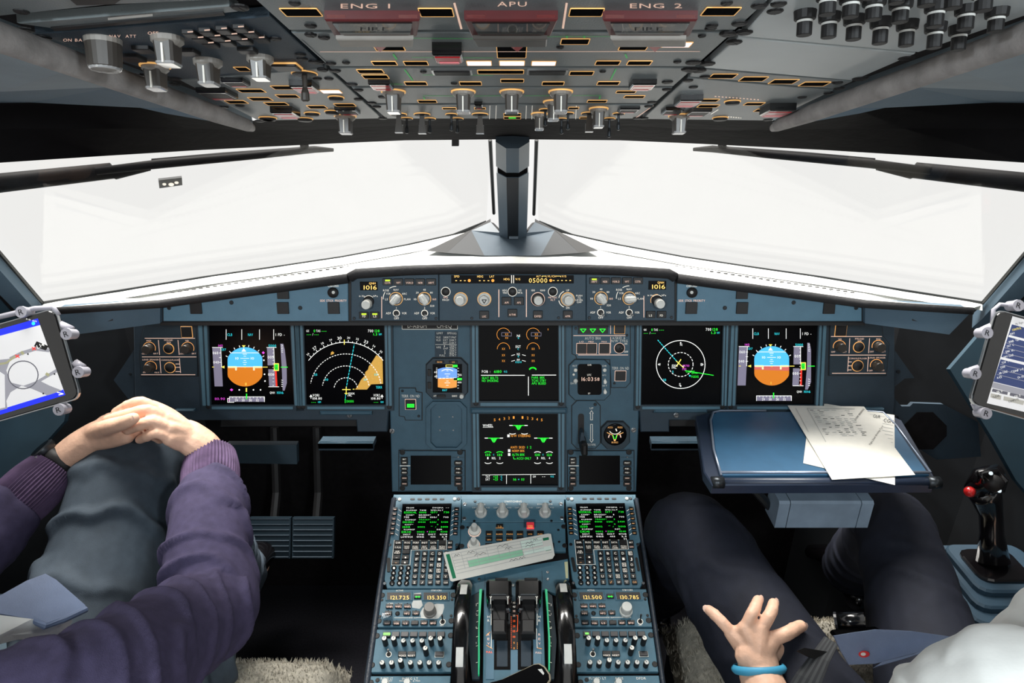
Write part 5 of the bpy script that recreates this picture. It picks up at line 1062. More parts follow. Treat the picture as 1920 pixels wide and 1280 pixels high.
    for c, s in enumerate(('Z', '/', 'SP', 'OVFY|^', 'CLR')): key(s, 386 + c * 99, 1163, 66, 56, 28 if len(s) < 2 else 19, c='white_lit' if not (right and s in ('CLR', '/')) else 'amber_lit')
    for pts in ([(130, 630), (790, 630), (788, 745), (345, 752), (330, 940), (98, 940), (130, 630)],): u.line(pts, 4, 'white_lit')
    u.plate('side_grip', rrect(38, 850, 80, 1028, 12), -.001, .002, 'black'); u.plate('side_grip', rrect(850, 850, 880, 1020, 12), -.001, .002, 'black'); u.done()
mcdu(False, 'left flight computer keyboard with green text screen, half under the green form'); mcdu(True, 'right flight computer keyboard with green text screen and amber lit keys')

# --- switching and warning panels
V7 = (860, 930, 9.143)
u = Unit(PP, 962, 958, 'switching_panel', 'switching panel with a row of four grey selector knobs', 'panel', view=V7)
u.plate('faceplate', (52, 52, 1810, 440), -.008, 0, 'panel_ped', .0008); u.text('SWITCHING', 934, 92, 30, 'white_paint', w=292)
for X, s, w, r in ((382, 'ATT HDG', 150, 0), (750, 'AIR DATA', 170, 0), (1115, 'EIS DMC', 150, 0), (1480, 'ECAM/ND XFR', 258, 0)):
    selector(u, X, 290, 104, .022, 0, 'knob_grey', 'knob_grey', bar=.52); u.text(s, X, 140, 22, 'white_paint', w=w); u.text('CAPT', X - 108, 198, 20, 'white_paint', w=84); u.text('F/O', X + 120, 198, 20, 'white_paint', w=64); u.line([(X - 112, 250), (X - 92, 256)], 6, 'white_paint'); u.line([(X + 92, 256), (X + 112, 250)], 6, 'white_paint')
for X, Y in ((104, 135), (95, 382), (1752, 132), (1770, 372)): u.screw(X, Y, 36, 'metal')
for X, Y in ((282, 90), (1572, 88), (268, 424), (1590, 422)): u.screw(X, Y, 24)
u.done()
u = Unit(PP, 962, 1005, 'warning_display_panel', 'system page button panel with a red lit button, partly under the form', 'panel', view=V7)
u.plate('faceplate', [(42, 448), (1826, 448), (1838, 940), (22, 940)], -.008, 0, 'panel_ped', .0008)
for X, Y in ((272, 600), (260, 838)): round_knob(u, X, Y, 50, .022, 'knob_grey', 'white_paint', rb=2.0, rim='pink_lit'); u.text('OFF', X - 62, Y + 84, 16, 'white_lit', w=44); u.text('BRT', X + 64, Y + 84, 16, 'white_lit', w=44)
def eb(s, X, Y, w=116, h=72, m='key', c='amber_lit'):
    u.button(X - w / 2, Y - h / 2, X + w / 2, Y + h / 2, .004, m); u.z = .0044
    for j, t in enumerate(s.split('|')): u.text(t, X, Y + 10 + j * 24 - (12 if '|' in s else 0), 22, c, w=22 * len(t))
    u.z = 0
eb('T.O|CONFIG', 702, 522)
for i, s in enumerate(('ENG', 'BLEED', 'PRESS', 'ELEC', 'HYD', 'FUEL')): eb(s, 522 + i * 176, 642)
for i, s in enumerate(('APU', 'COND', 'DOOR', 'WHEEL', 'F/CTL', 'ALL')): eb(s, 520 + i * 177, 738)
for i, s in enumerate(('CLR', 'STS', 'RCL')): eb(s, 516 + i * 530, 852)
eb('EMER|CANC', 1228, 512, 128, 104, 'red_lit', 'seg_lit'); u.plate('clear_guard', (1112, 452, 1315, 575), .008, .012, 'guard_clear')
for X, Y in ((62, 536), (52, 856), (1800, 522), (1818, 848)): u.bolt(X, Y, 44)
for X, Y in ((155, 534), (1708, 578), (1722, 782)): u.screw(X, Y, 22)
u.done()
# paper form lying across the panels
FPt = [(831, 1036), (1028, 1000), (1033, 1001), (1040, 1040), (1036, 1047), (848, 1090), (844, 1088)]
u = Unit(PP, 935, 1045, 'paper_form', 'white and green printed flight form lying across the pedestal', 'paper', h=.012)
u.plate('sheet', FPt, -.0004, .0004, 'paper'); u.z = .0004
def FQ(s, t): a = Vector((831, 1037)); b = Vector((1030, 1000)); c = Vector((846, 1090)); d = Vector((1040, 1044)); p = (a * (1 - s) + b * s) * (1 - t) + (c * (1 - s) + d * s) * t; return tuple(p)
def fq(s0, t0, s1, t1, m): u.fill([FQ(s0, t0), FQ(s1, t0), FQ(s1, t1), FQ(s0, t1)], m)
fq(.02, .06, .055, .92, 'form_dkgreen'); fq(.2, .42, .72, .66, 'form_green'); fq(.93, .14, .985, .25, 'form_dkgreen'); fq(.93, .56, .985, .68, 'form_dkgreen'); fq(.72, .08, .92, .4, 'form_pale'); fq(.73, .5, .99, .66, 'form_pale')
for t in (.08, .2, .32, .42, .54, .66, .78): u.line([FQ(.07, t), FQ(.92 if t < .7 else .99, t)], .7, 'ink_lt')
for s in (.07, .16, .2, .3, .4, .5, .6, .72, .82): u.line([FQ(s, .08 if s != .2 else .3), FQ(s, .66)], .6, 'ink_lt')
for s, t, w in ((.12, .15, 10), (.25, .14, 14), (.55, .13, 20), (.33, .27, 22), (.6, .26, 14), (.62, .74, 16), (.7, .74, 12), (.8, .22, 14), (.8, .33, 18), (.86, .14, 8)): u.text('EDLOW'[:max(2, int(w / 4))], *FQ(s, t), 3.2, 'ink', w=w, rot=radians(-11)) if 0 else u.line([FQ(s - w / 400, t + .03), FQ(s - w / 800, t - .03), FQ(s, t + .03), FQ(s + w / 800, t - .03), FQ(s + w / 400, t + .02)], .7, 'ink')
u.done()

# --- throttle quadrant
V8 = (850, 1070, 6.096)
u = Unit(PP, 963, 1180, 'throttle_quadrant', 'throttle quadrant with twin black levers and green-edged trim scales', 'throttle', view=V8)
u.plate('top_cover', [(120, 60), (365, 20), (1310, -140), (1325, 90), (1190, 110), (1170, 260), (1050, 220), (360, 215), (205, 280), (170, 150)], -.008, 0, 'panel_ped', .0008)
u.line([(362, 60), (360, 215)], 4, 'black'); u.line([(1012, 0), (1018, 200)], 4, 'black'); u.line([(362, 132), (1012, 132)], 4, 'black')
for X, Y in ((295, 95), (465, 165), (685, 165), (1078, 15), (1078, 95), (905, 165)): u.screw(X, Y, 18, 'metal')
u.plate('tape_strip', [(1270, -100), (1308, -104), (1312, 85), (1285, 85)], 0, .0008, 'tape_yl')
u.plate('sector', [(352, 200), (1015, 200), (1055, 1300), (338, 1300)], -.008, .004, 'panel_ped', .001); u.z = .004
for x0, x1 in ((380, 470), (655, 735), (908, 1000)): u.plate('track', [(x0, 195), (x1, 195), (x1 + (x1 - 695) * .03, 1240), (x0 + (x0 - 695) * .03, 1240)], .003, .0055, 'panel_light')
for x0, x1 in ((462, 655), (738, 925)): u.plate('lever_slot', (x0, 470, x1, 1130), .003, .0045, 'black_gloss'); u.plate('slot_floor', (x0 + 35, 800, x1 - 35, 1095), .004, .0052, 'panel_dark')
u.plate('scale_strip', (655, 350, 738, 905), .0054, .0058, 'black'); u.z = .0058
for s, y, c in (('45', 365, 'white_lit'), ('40', 410, 'white_lit'), ('35', 460, 'pink_lit'), ('30', 512, 'pink_lit'), ('25', 572, 'd_orange'), ('20', 632, 'd_orange'), ('15', 690, 'd_orange'), ('10', 754, 'd_orange'), ('5', 822, 'd_amber'), ('0', 884, 'd_amber')): u.text(s, 694, y, 22, c, w=28 if len(s) > 1 else 14)
u.line([(662, 520), (662, 890)], 5, 'd_orange', dash=(12, 10)); u.line([(720, 510), (735, 510), (735, 690), (720, 690)], 5, 'd_orange'); u.line([(732, 820), (732, 890)], 5, 'd_amber', dash=(10, 10)); u.z = .0058
for s, y in (('H', 525), ('R', 568), ('R', 728), ('E', 778), ('V', 830)): u.text(s, 402, y, 26, 'white_lit' if y < 600 else 'pink_lit', w=24); u.text(s, 984, y, 26, 'white_lit' if y < 600 else 'pink_lit', w=24)
u.text('FULL', 412, 928, 22, 'd_orange', w=70); u.text('FULL', 976, 935, 20, 'pink_lit', w=70)
for a, b in (((380, 850), (445, 890)), ((375, 740), (420, 700)), ((1010, 890), (960, 880))): u.line([a, b], 5, 'd_amber')
for X in (432, 958): u.line([(X, 490), (X, 620)], 7, 'white_lit'); u.line([(X + (8 if X < 500 else -8), 660), (X, 880)], 6, 'white_lit')
u.text('TO GA', 428, 228, 18, 'white_lit', w=70); u.text('TO GA', 956, 228, 18, 'white_lit', w=70); u.z = 0
for x0, x1 in ((382, 668), (710, 1000)):
    c = (x0 + x1) / 2; lv = u.plate('throttle_lever', rrect(c - 85, 440, c + 85, 800, 8), .004, .03, 'black', .003)
    hd = u.plate('lever_head', rrect(x0, 250, x1, 475, 40), .012, .055, 'black_gloss', .006); u.plate('lever_cap', (x0 + 100, 235, x1 - 45, 262), .03, .052, 'black', .002)
    u.plate('head_ridge', (x0 + 50, 432, x1 - 55, 450), .05, .0565, 'metal_dark', .001); u.plate('lever_pad', (c - 78, 650, c + 72, 800), .03, .034, 'key', .002)
    for dx in (-95, 85): u.plate('rivet', rrect(c + dx - 8, 520, c + dx + 30, 540, 5), .02, .031, 'metal')
    u.z = .056
    for dx in (-1, 1): X = c + dx * 98; u.line([(X - 10, 292), (X, 310), (X, 380)], 7, 'white_paint'); u.line([(X + 10, 292), (X, 310)], 7, 'white_paint')
    u.z = 0
for sx, pts in ((0, [(300, 250), (330, 240), (302, 650), (305, 1000), (300, 1215), (285, 1215), (284, 800), (290, 500)]), (1, [(1045, 240), (1072, 250), (1085, 500), (1106, 850), (1100, 1160), (1085, 1170), (1084, 800), (1066, 480)])):
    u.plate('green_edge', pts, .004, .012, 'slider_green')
    q = [(205, 290), (300, 250), (286, 700), (300, 1240), (215, 1240), (170, 800)] if not sx else [(1072, 250), (1130, 290), (1180, 800), (1150, 1240), (1090, 1240), (1106, 850)]
    u.plate('trim_scale', q, -.006, .002, 'bezel_dark'); u.z = .002
    for i, y in enumerate((370, 455, 505, 580, 655, 750, 855, 1045)):
        X = 285 - i if not sx else 1085 + i * 3; d = -18 if not sx else 18; u.line([(X, y), (X + d, y + 6)], 5, 'white_lit')
    for s, y in (('2', 390), ('1', 495), ('0', 650), ('1', 825)): u.text(s, (262 if not sx else 1118), y, 22, 'white_lit')
    u.z = 0
TQ = u.root; u.done()
# trim wheels
def trim_wheel(x0, x1, label, patches):
    c0 = PP.pix((x0 + x1) / 2, 1215); c = PP.w(c0[0], c0[1] + .012, -.062); Wd = abs(PP.pix(x1, 1215)[0] - PP.pix(x0, 1215)[0]) / 2; R = .135
    ax = Matrix(((0, 0, 1, c.x), (1, 0, 0, c.y), (0, 1, 0, c.z), (0, 0, 0, 1)))
    def prof(rad, w): return [(rad - .012, -w), (rad - .004, -w), (rad, -w * .6), (rad, w * .6), (rad - .004, w), (rad - .012, w)]
    mb = MB(); n = 72; P = prof(R, Wd); k = len(P); vs = []; fs = []
    for i in range(n):
        a = 2 * pi * i / n; vs += [(r * cos(a), r * sin(a), z) for r, z in P]
    for i in range(n):
        for j in range(k - 1): fs.append([i * k + j, ((i + 1) % n) * k + j, ((i + 1) % n) * k + j + 1, i * k + j + 1])
    mb.add(vs, fs, 'black_gloss'); t = mb.build('trim_wheel', TQ, True, True, 50); t.matrix_local = TQ.matrix_world.inverted() @ ax
    mb = MB(); mb.lathe([(R - .006, -Wd * .5), (R - .006, Wd * .5)], 'black', 48); mb.build('web', t)
    for a0, a1, w in patches:
        mb = MB(); m = 8; vs = []
        for i in range(m + 1):
            a = radians(a0 + (a1 - a0) * i / m); vs += [((R + .0006) * cos(a), (R + .0006) * sin(a), s * Wd * w) for s in (-1, 1)]
        mb.add(vs, [[2 * i, 2 * i + 1, 2 * i + 3, 2 * i + 2] for i in range(m)], 'pale_mark'); mb.build('white_mark', t, fix=False)
    return t
def ang(px, py):      # angle on the wheel rim under a pixel
    c0 = PP.pix(px, 1215); c = PP.w(c0[0], c0[1] + .012, -.062); r = ray(px, py); d = CAM - c; A = r.y ** 2 + r.z ** 2; B = 2 * (d.y * r.y + d.z * r.z); C = d.y ** 2 + d.z ** 2 - .135 ** 2; D = max(0, B * B - 4 * A * C)
    t = (-B - math.sqrt(D)) / (2 * A); p = d + r * t; return math.degrees(atan2(p.z, p.y))
trim_wheel(853, 882, 'black trim wheel left of the throttles', [(ang(866, 1114), ang(866, 1096), .45), (ang(861, 1250), ang(861, 1213), .45)])
trim_wheel(1044, 1074, 'black trim wheel right of the throttles', [(ang(1059, 1110), ang(1059, 1094), .45), (ang(1066, 1244), ang(1066, 1207), .45)])

# --- radio and audio panels
def side_fn(u, right):
    if right: u.fn = lambda X, Y: (1227 + (Y - 100) * .101 + (X - (697 - (Y - 100) * .0928)) * .95, Y * .95 - 4)
def radio(right, a, b, label):
    u = Unit(PP, 780 if not right else 1147, 1140, 'radio_panel', label, 'radio', 'radio tuning panels', view=P4 if right else P3); side_fn(u, right)
    u.plate('faceplate', [(232, 98), (1168, 98), (1150, 574), (172, 574)], -.008, 0, 'panel_ped', .0008)
    for x0, x1, s in ((310, 606, a), (772, 1075, b)): u.plate('readout_frame', (x0 - 22, 130, x1 + 22, 246), -.001, .002, 'panel_ped', .0008); u.plate('readout_window', (x0, 146, x1, 235), .001, .0026, 'screen'); u.z = .0026; u.text(s, (x0 + x1) / 2 + 12, 203, 46, 'seg_lit', w=230); u.z = 0
    u.text('ACTIVE', 466, 114, 18, 'white_lit', w=90); u.text('STBY/CRS', 930, 112, 18, 'white_lit', w=130)
    if not right:
        for pts in ([(648, 150), (735, 140), (740, 165), (650, 165)], [(640, 240), (740, 235), (760, 300), (720, 345), (625, 330), (620, 280)], [(935, 280), (1025, 285), (1030, 330), (1010, 400), (960, 465), (915, 475), (800, 470), (740, 460), (725, 400), (760, 330)], [(335, 270), (380, 268), (390, 285), (300, 285)], [(410, 280), (500, 275), (500, 290), (405, 292)]): u.fill(pts, 'pale_mark')
    u.button(650, 168, 738, 220, .004); u.z = .0044; u.line([(668, 194), (722, 194)], 9, 'd_green'); u.fill([(660, 194), (682, 180), (682, 208)], 'd_green'); u.fill([(730, 194), (708, 180), (708, 208)], 'd_green'); u.z = 0
    def kb(s, X, Y, blank=False):
        u.button(X - 44, Y - 25, X + 44, Y + 25, .004, 'key'); u.z = .0044; u.text(s, X, Y + 2, 22, 'pink_lit', w=18 * len(s) + 6) if s else 0; u.z = 0; u.rnd(X, Y - 38, 6, .001, 'black', 'status_lamp', 8)
    for s, X, Y in (('VHF1', 338, 318), ('VHF2', 452, 316), ('VHF3', 566, 316), ('HF1', 326, 406), ('HF2', 560, 404), ('AM', 672, 404), ('VOR', 428, 530), ('LS', 542, 528), ('', 660, 528), ('ADF', 775, 526), ('BFO', 890, 526)): kb(s, X, Y)
    u.rnd(440, 406, 30, .002, 'black', 'blank_cap'); kb('NAV', 310, 528); u.plate('clear_guard', (256, 440, 384, 565), .005, .014, 'guard_clear'); u.line([(400, 458), (600, 458)], 4, 'white_lit'); u.line([(680, 456), (905, 456)], 4, 'white_lit'); u.text('STBY NAV', 640, 458, 16, 'white_lit', w=90)
    round_knob(u, 852, 388, 66, .022, 'knob_grey' if right else 'knob_mid', 'knob_grey' if right else 'knob_mid', rb=1.22)
    toggle(u, 1010, 510, 30, .018, (0, .5), m='black'); u.text('OFF', 1000, 556, 16, 'white_lit', w=44)
    for X, Y in ((245, 175), (1145, 172), (205, 498), (1120, 495)): u.bolt(X, Y, 36)
    for X, Y in ((245, 232), (1130, 228), (218, 440), (1118, 432)): u.screw(X, Y, 18, 'black')
    u.done()
radio(False, '121.725', '135.350', 'left radio panel with chipped paint reading 121.725'); radio(True, '121.500', '130.785', 'right radio panel reading 121.500 and 130.785')
def audio(right, label):
    u = Unit(PP, 770 if not right else 1155, 1220, 'audio_panel', label, 'panel', 'audio control panels', view=P4 if right else P3); side_fn(u, right)
    u.plate('faceplate', [(166, 602), (1148, 598), (1116, 1142), (84, 1146)], -.008, 0, 'panel_ped', .0008)
    for i in range(7):
        X = 305 + i * 114; u.button(X - 48, 642, X + 48, 706, .004, 'key2')
        if i == 0: u.z = .0044; u.fill((X - 44, 646, X + 44, 676) if not right else (X - 20, 648, X + 26, 672), 'lime2'); u.z = 0
    def pk(X, Y, up):
        a_, _ = u.L(X, Y); R = round(34 * a_ * 4000) / 4000; h = .024 if up else .015
        def mk():
            q = MB(); q.lathe([(R, 0), (R, h * .92), (R * .9, h)], 'black', 16); return q.mesh('volume_knob', False)
        o = u.put(('pk', R, h), mk, X, Y, 'volume_knob'); 
        def mk2():
            q = MB(); q.lathe([(R * .82, 0), (R * .8, .0006)], 'white_paint' if up else 'knob_grey', 14); q.box(-R * .1, R * .1, -R * .1, R * .8, .0006, .0009, 'black'); return q.mesh('cap')
        u.sub(('pkc', R, up), mk2, o, 'cap', z=h, rot=random.uniform(-1, 1))
    for i in range(7): pk(292 + i * 116, 792, i in (0, 1, 5, 6))
    for i in range(7): pk(258 + i * 118, 1068, i == 2)
    pk(805, 915, True); toggle(u, 330, 920, 28, .014, (0, .3), m='knob_dark')
    for s, X in (('VOICE', 503), ('RESET', 618)): u.button(X - 52, 890, X + 52, 958, .004, 'key'); u.z = .0044; u.text(s, X, 936, 22, 'white_lit', w=90); u.z = 0
    u.button(918, 892, 1022, 952, .004, 'key2', rim='white_paint')
    for X, Y in ((180, 686), (1112, 680), (120, 1054), (1088, 1048)): u.bolt(X, Y, 36)
    u.done()
audio(False, 'left audio panel with rows of black volume knobs'); audio(True, 'right audio panel with rows of black volume knobs')
def floodp(right, label, s1, s2):
    u = Unit(PP, 760 if not right else 1165, 1275, 'flood_light_panel', label, 'panel', view=P4 if right else P3); side_fn(u, right)
    u.plate('faceplate', [(88, 1192), (1112, 1188), (1095, 1460), (50, 1460)], -.008, 0, 'panel_ped', .0008); u.bolt(105, 1275, 34); u.screw(188, 1245, 26, 'black')
    for s, X, w in s1: u.text(s, X, 1226, 30, 'white_paint', w=w)
    for s, X, w in s2: u.text(s, X, 1254, 18, 'white_paint', w=w)
    for X in (292, 570): round_knob(u, X, 1310, 40, .016, 'knob_grey', 'knob_grey', rb=1.2)
    u.done()
floodp(False, 'flood light panel at the bottom left of the pedestal', (('FLOOD LT', 305, 150), ('INTEG LT', 600, 200)), (('BRT', 350, 50), ('MAIN PNL', 520, 110), ('& PED', 680, 90)))
floodp(True, 'flood light panel at the bottom right of the pedestal', (('FLOOD LT', 330, 215), ('AIDS', 600, 105), ('DFDR', 880, 120)), ())
# phone on the quadrant
u = Unit(PP, 990, 1270, 'smartphone', 'dark smartphone with pale rim lying on the throttle quadrant', 'phone', view=V8, h=.012)
q = [(545, 1250), (930, 1068), (985, 1062), (1050, 1100), (1110, 1190), (1115, 1250), (1060, 1330), (700, 1480), (420, 1480), (400, 1290)]
u.plate('body', q, -.004, .004, 'phone_rim', .002); ctr = (790, 1270); u.plate('screen', [(ctr[0] + (x - ctr[0]) * .94, ctr[1] + (y - ctr[1]) * .92) for x, y in q], .003, .0045, 'screen', .0002)
u.z = .0045; u.fill([(965, 1125), (1010, 1118), (1040, 1170), (1028, 1190)], 'pale_mark'); u.done()
# ================================================================== sides, footwell, table, tablets, stick
sb = empty('side_bracket', MP.mtx(), 'blue-grey bracket plate with a round cut-out and a dark plate as octagonal hole, right of the board', 'bracket')
def sbp(nm, pts, z0, z1, m, root): mb = MB(); mb.prism([MP.pix(*p) for p in pts], z0, z1, m); return mb.build(nm, root)
sbp('plate', [(1684, 650), (1731, 716), (1712, 717), (1694, 732), (1690, 752), (1706, 770), (1722, 770), (1728, 764), (1786, 766), (1852, 800), (1858, 866), (1772, 872), (1722, 840), (1700, 790), (1680, 778)], -.04, -.03, 'panel_dark', sb)
sbp('hole_shade_plate', octa(1709, 781, 1792, 852, 26), -.0305, -.029, 'matte_black', sb); sbp('rivet', octa(1696, 700, 1703, 707, 2), -.03, -.028, 'metal_dark', sb)  # dark octagon plate stands in for the shade of an open hole
sb = empty('side_bracket', MP.mtx(), 'small triangular blue-grey bracket left of the board', 'bracket'); sbp('plate', [(197, 720), (241, 654), (249, 757), (226, 757)], -.04, -.03, 'panel_dark', sb); sbp('rivet', octa(227, 706, 232, 711, 2), -.03, -.028, 'metal_dark', sb)
# wall trim plates behind the tablets
for pts, lab in (([(1781, 692), (1850, 612), (1990, 640), (1990, 1000), (1905, 900), (1860, 820)], 'teal trim plate behind the right tablet'), ([(140, 690), (60, 600), (-60, 640), (-60, 1000), (40, 880), (120, 790)], 'teal trim plate below the left tablet')):
    r = 1 if pts[0][0] > 900 else -1; mb = MB(); q = [at(x, y, 1.36) for x, y in pts]; mb.slab(q, FWD * .012, 'teal_side'); tag(mb.build('trim_plate'), lab, 'plate')
# ridged foot rests on the lower edge of the board
for pts, lab in (([(606, 818), (705, 818), (699, 832), (596, 832)], 'left'), ([(1218, 818), (1316, 818), (1326, 832), (1222, 832)], 'right')):
    u = Unit(MP, pts[0][0], 825, 'foot_rest', 'ridged metal foot rest under the board on the %s side' % lab, 'foot rest', 'ridged foot rests', h=.0)
    q = [at_z(x, y, 0.80 + (0.0)) for x, y in pts]
    inv = u.root.matrix_world.inverted(); mb = MB(); mb.slab([inv @ p for p in q], inv.to_3x3() @ Vector((0, 0, -.012)), 'panel_dark'); mb.build('tread', u.root)
    for i in range(7):
        t = (i + .5) / 7; a = q[0] * (1 - t) + q[3] * t; b = q[1] * (1 - t) + q[2] * t; mb = MB(); mb.tube([inv @ a, inv @ b], .0012, 'panel', 5); mb.build('rib', u.root)
    mb = MB(); mb.slab([inv @ p for p in (q[3], q[2], q[2] + Vector((0, 0, -.016)), q[3] + Vector((0, 0, -.016)))], inv.to_3x3() @ Vector((0, .01, 0)), 'panel_dark'); mb.build('front_lip', u.root)
mb = MB(); q = [MP.wp(*p, -.01) for p in ((424, 834), (556, 834), (557, 870), (424, 868))]; mb.slab(q, (0, .015, 0), 'bezel_dark'); tag(mb.build('kick_plate'), 'dull dark blue kick plate in the left footwell', 'plate')
# rudder pedals
def pedal(px, py, lab):
    c = at_y(px, py, 1.42); t = empty('rudder_pedal', Matrix.Translation(c), lab, 'pedal', 'rudder pedals')
    mb = MB(); mb.slab([Vector(p) for p in ((-.055, -.02, -.045), (.055, -.02, -.045), (.055, .03, .05), (-.055, .03, .05))], (0, .012, -.006), 'bezel_dark'); mb.build('pad', t)
    for i in range(8): k = i / 7; mb = MB(); z = -.04 + .085 * k; y = -.021 + .05 * k; mb.box(-.052, .052, y - .002, y + .001, z - .002, z + .002, 'panel_dark'); mb.build('ridge', t)
    mb = MB(); mb.tube([(0, .03, 0), (0, .1, .08), (0, .16, .25)], .012, 'black', 8); mb.build('arm', t)
pedal(505, 1012, 'left rudder pedal of the left pilot'); pedal(586, 1012, 'right rudder pedal of the left pilot, by the shoe'); 
# --- fold-out table with papers
TF = Fr(at(1530, 900, 1.15), X1, Vector((0, 1, 0)))
u = Unit(TF, 1530, 850, 'tray_table', 'blue fold-out tray table in front of the right seat', 'table')
u.plate('top', [(1305, 776), (1330, 770), (1660, 770), (1692, 784), (1742, 868), (1757, 896), (1752, 903), (1336, 905), (1320, 880)], -.022, -.004, 'table_dark', .002)
u.plate('writing_surface', [(1333, 779), (1345, 773), (1640, 773), (1652, 776), (1676, 796), (1742, 890), (1350, 892), (1340, 840)], -.006, .002, 'table', .0015)
for pts in ([(1436, 772), (1350, 772), (1337, 775), (1332, 790), (1338, 845), (1352, 893)], [(1600, 771), (1655, 775), (1680, 800), (1744, 888)]):
    mb = MB(); mb.tube([(*u.P(*p), .003) for p in pts], .0022, 'table_rim', 6); mb.build('rim_wire', u.root, True)
mb = MB(); mb.tube([(*u.P(1336, 898), -.006), (*u.P(1754, 898), -.006)], .008, 'table_dark', 10); mb.build('front_tube', u.root, True)
mb = MB(); mb.tube([(*u.P(1352, 888), .003), (*u.P(1742, 888), .003)], .0026, 'table_rim', 8); mb.build('front_bead', u.root, True)
for x in (1346, 1752): mb = MB(); mb.tube([(*u.P(x - 11, 899), -.006), (*u.P(x + 11, 899), -.006)], .0105, 'metal_dark', 12); mb.build('hinge', u.root, True)
u.done()
t = empty('table_bracket_box', Matrix.Translation(at_y(1550, 960, .97)), 'worn grey-blue metal box under the tray table', 'box'); inv = t.matrix_world.inverted()
A = [at_y(x, y, .97) for x, y in ((1462, 941), (1640, 941), (1640, 989), (1466, 989))]; xs = (A[0].x, A[0].x + (A[1].x - A[0].x) * .12, A[0].x + (A[1].x - A[0].x) * .87, A[1].x)
for nm, a, b in (('end_cap', xs[0], xs[1] - .0008), ('middle_section', xs[1] + .0008, xs[2] - .0008), ('end_cap', xs[2] + .0008, xs[3])):
    mb = MB(); mb.prism([(A[0].y, A[2].z), (A[0].y, A[0].z - .004), (A[0].y + .004, A[0].z), (A[0].y + .05, A[0].z), (A[0].y + .05, A[2].z)], a, b, 'tablebox')
    mb.v = [(z, x, y) for x, y, z in mb.v]; mb.v = [tuple(inv @ Vector(p)) for p in mb.v]; mb.build(nm, t)
mb = MB(); mb.tube([inv @ at_y(1412, 915, 1.0), inv @ at_y(1462, 970, 1.02)], .008, 'metal_dark', 8); mb.build('strut', t)
def sheet(pts, h, label, lines, tx):
    u = Unit(TF, 1590, 830, 'paper_sheet', label, 'paper', 'papers on the table', h=h); n = 8
    P = lambda s, t: tuple((Vector(pts[0]) * (1 - s) + Vector(pts[1]) * s) * (1 - t) + (Vector(pts[3]) * (1 - s) + Vector(pts[2]) * s) * t)
    u.plate('sheet', pts, -.0003, .0003, 'paper'); u.z = .0003
    for s0, t0, s1, t1, w, m in lines: u.line([P(s0, t0), P(s1, t1)], w, m)
    for s, a, b, h_, w, r in tx: u.text(s, *P(a, b), h_, 'ink', w=w, rot=radians(r))
    u.done()
rl = random.Random(3)
sheet([(1520, 752), (1677, 778), (1678, 909), (1506, 868)], .003, 'printed sheet partly hidden beneath the upper sheet', [(.05, .05, .95, .05, .6, 'ink_lt')] + [(.86, .1 + i * .05, .98, .1 + i * .05, .8, 'ink_lt') for i in range(8)], [('DJR COLO', .19, .06, 6, 40, 9), ('GbR', .79, .065, 6, 14, 9), ('CGN', .93, .1, 7, 18, 9)])
ln = []
for i in range(16):
    t = .06 + i * .024
    for j in range(6):
        s0 = .25 + j * .09 + rl.uniform(0, .02)
        if rl.random() < .75: ln.append((s0, t, s0 + rl.uniform(.03, .07), t, .8, 'ink_lt' if rl.random() < .6 else 'ink'))
ln += [(.23, .04, .2, .5, .8, 'ink_lt'), (.23, .04, .85, .04, .8, 'ink_lt'), (.08, .04, .06, .36, .8, 'ink_lt')]
sheet([(1477, 760), (1620, 762), (1716, 890), (1560, 899)], .006, 'large printed sheet lying on top of the papers on the table', ln, [('DOMS BRIEFING', .86, .12, 3.4, 26, -52), ('Flight Deck Briefing Paper', .88, .42, 3.6, 44, -56)])
# --- tablets in their clamps
def tablet(ox, oy, d, rot, W_, H_, sgn, label, name):
    U_ = RT * cos(rot) + UP * sin(rot); V_ = -RT * sin(rot) + UP * cos(rot); fr = Fr(at(ox, oy, d), U_, V_); t = empty('tablet_computer', fr.mtx(), label, 'tablet', 'tablets in window clamps')
    x0, x1 = (-W_, 0) if sgn < 0 else (0, W_)
    mb = MB(); mb.prism(rrect(x0, -H_ / 2, x1, H_ / 2, .012, 4), -.008, 0, 'black_gloss', .001); mb.build('body', t)
    mb = MB(); mb.ring(rrect(x0 - .0015, -H_ / 2 - .0015, x1 + .0015, H_ / 2 + .0015, .013, 4), rrect(x0 + .0002, -H_ / 2 + .0002, x1 - .0002, H_ / 2 - .0002, .012, 4), -.007, -.002, 'metal'); mb.build('edge_band', t)
    return fr, t
def clamp(fr, t, u, v, logo=True):
    mb = MB(); mb.tube([(u - math.copysign(.012, u) if 0 else u, v, -.012), (u, v, .004)], [.0075, .008], 'mount', 14); mb.tube([(u, v, .004), (u, v, .0075)], [.0088, .0085], 'mount', 16); o = mb.build('clamp_knob', t, True, True, 40)
    vs, fs, wd = glyph('R'); mb = MB(); k = .008 / CAPH; mb.add([((x - wd / 2) * k * 1.1 + u, y * k - .004 + v, .0079) for x, y in vs], fs, 'ink'); mb.build('knob_letter', o, fix=False)
fr, t = tablet(124, 662, 1.0, radians(16), .20, .135, -1, 'tablet showing an airport map, clamped at the left window', 'l')
L2 = lambda px, py: fr.pix(px, py)
class TU(Unit):
    def __init__(s, fr, root, z): s.f = fr; s.root = root; s.view = (0, 0, 1); s.z = z; s.lay = 0; s.b = {}; s.dx = s.dy = 0; s.fn = None
u = TU(fr, t, .0002); u.view = (0, 540, 4.923)
F = lambda p, m: u.fill(p, m, 'screen_image')
F([(-500, 520), (350, 280), (605, 985), (-500, 1320)], 'ipad_lt')
F([(-500, 520), (350, 280), (372, 340), (-500, 575)], 'ipad_blue'); F([(-500, 1275), (430, 990), (585, 935), (605, 985), (-500, 1320)], 'ipad_blue')
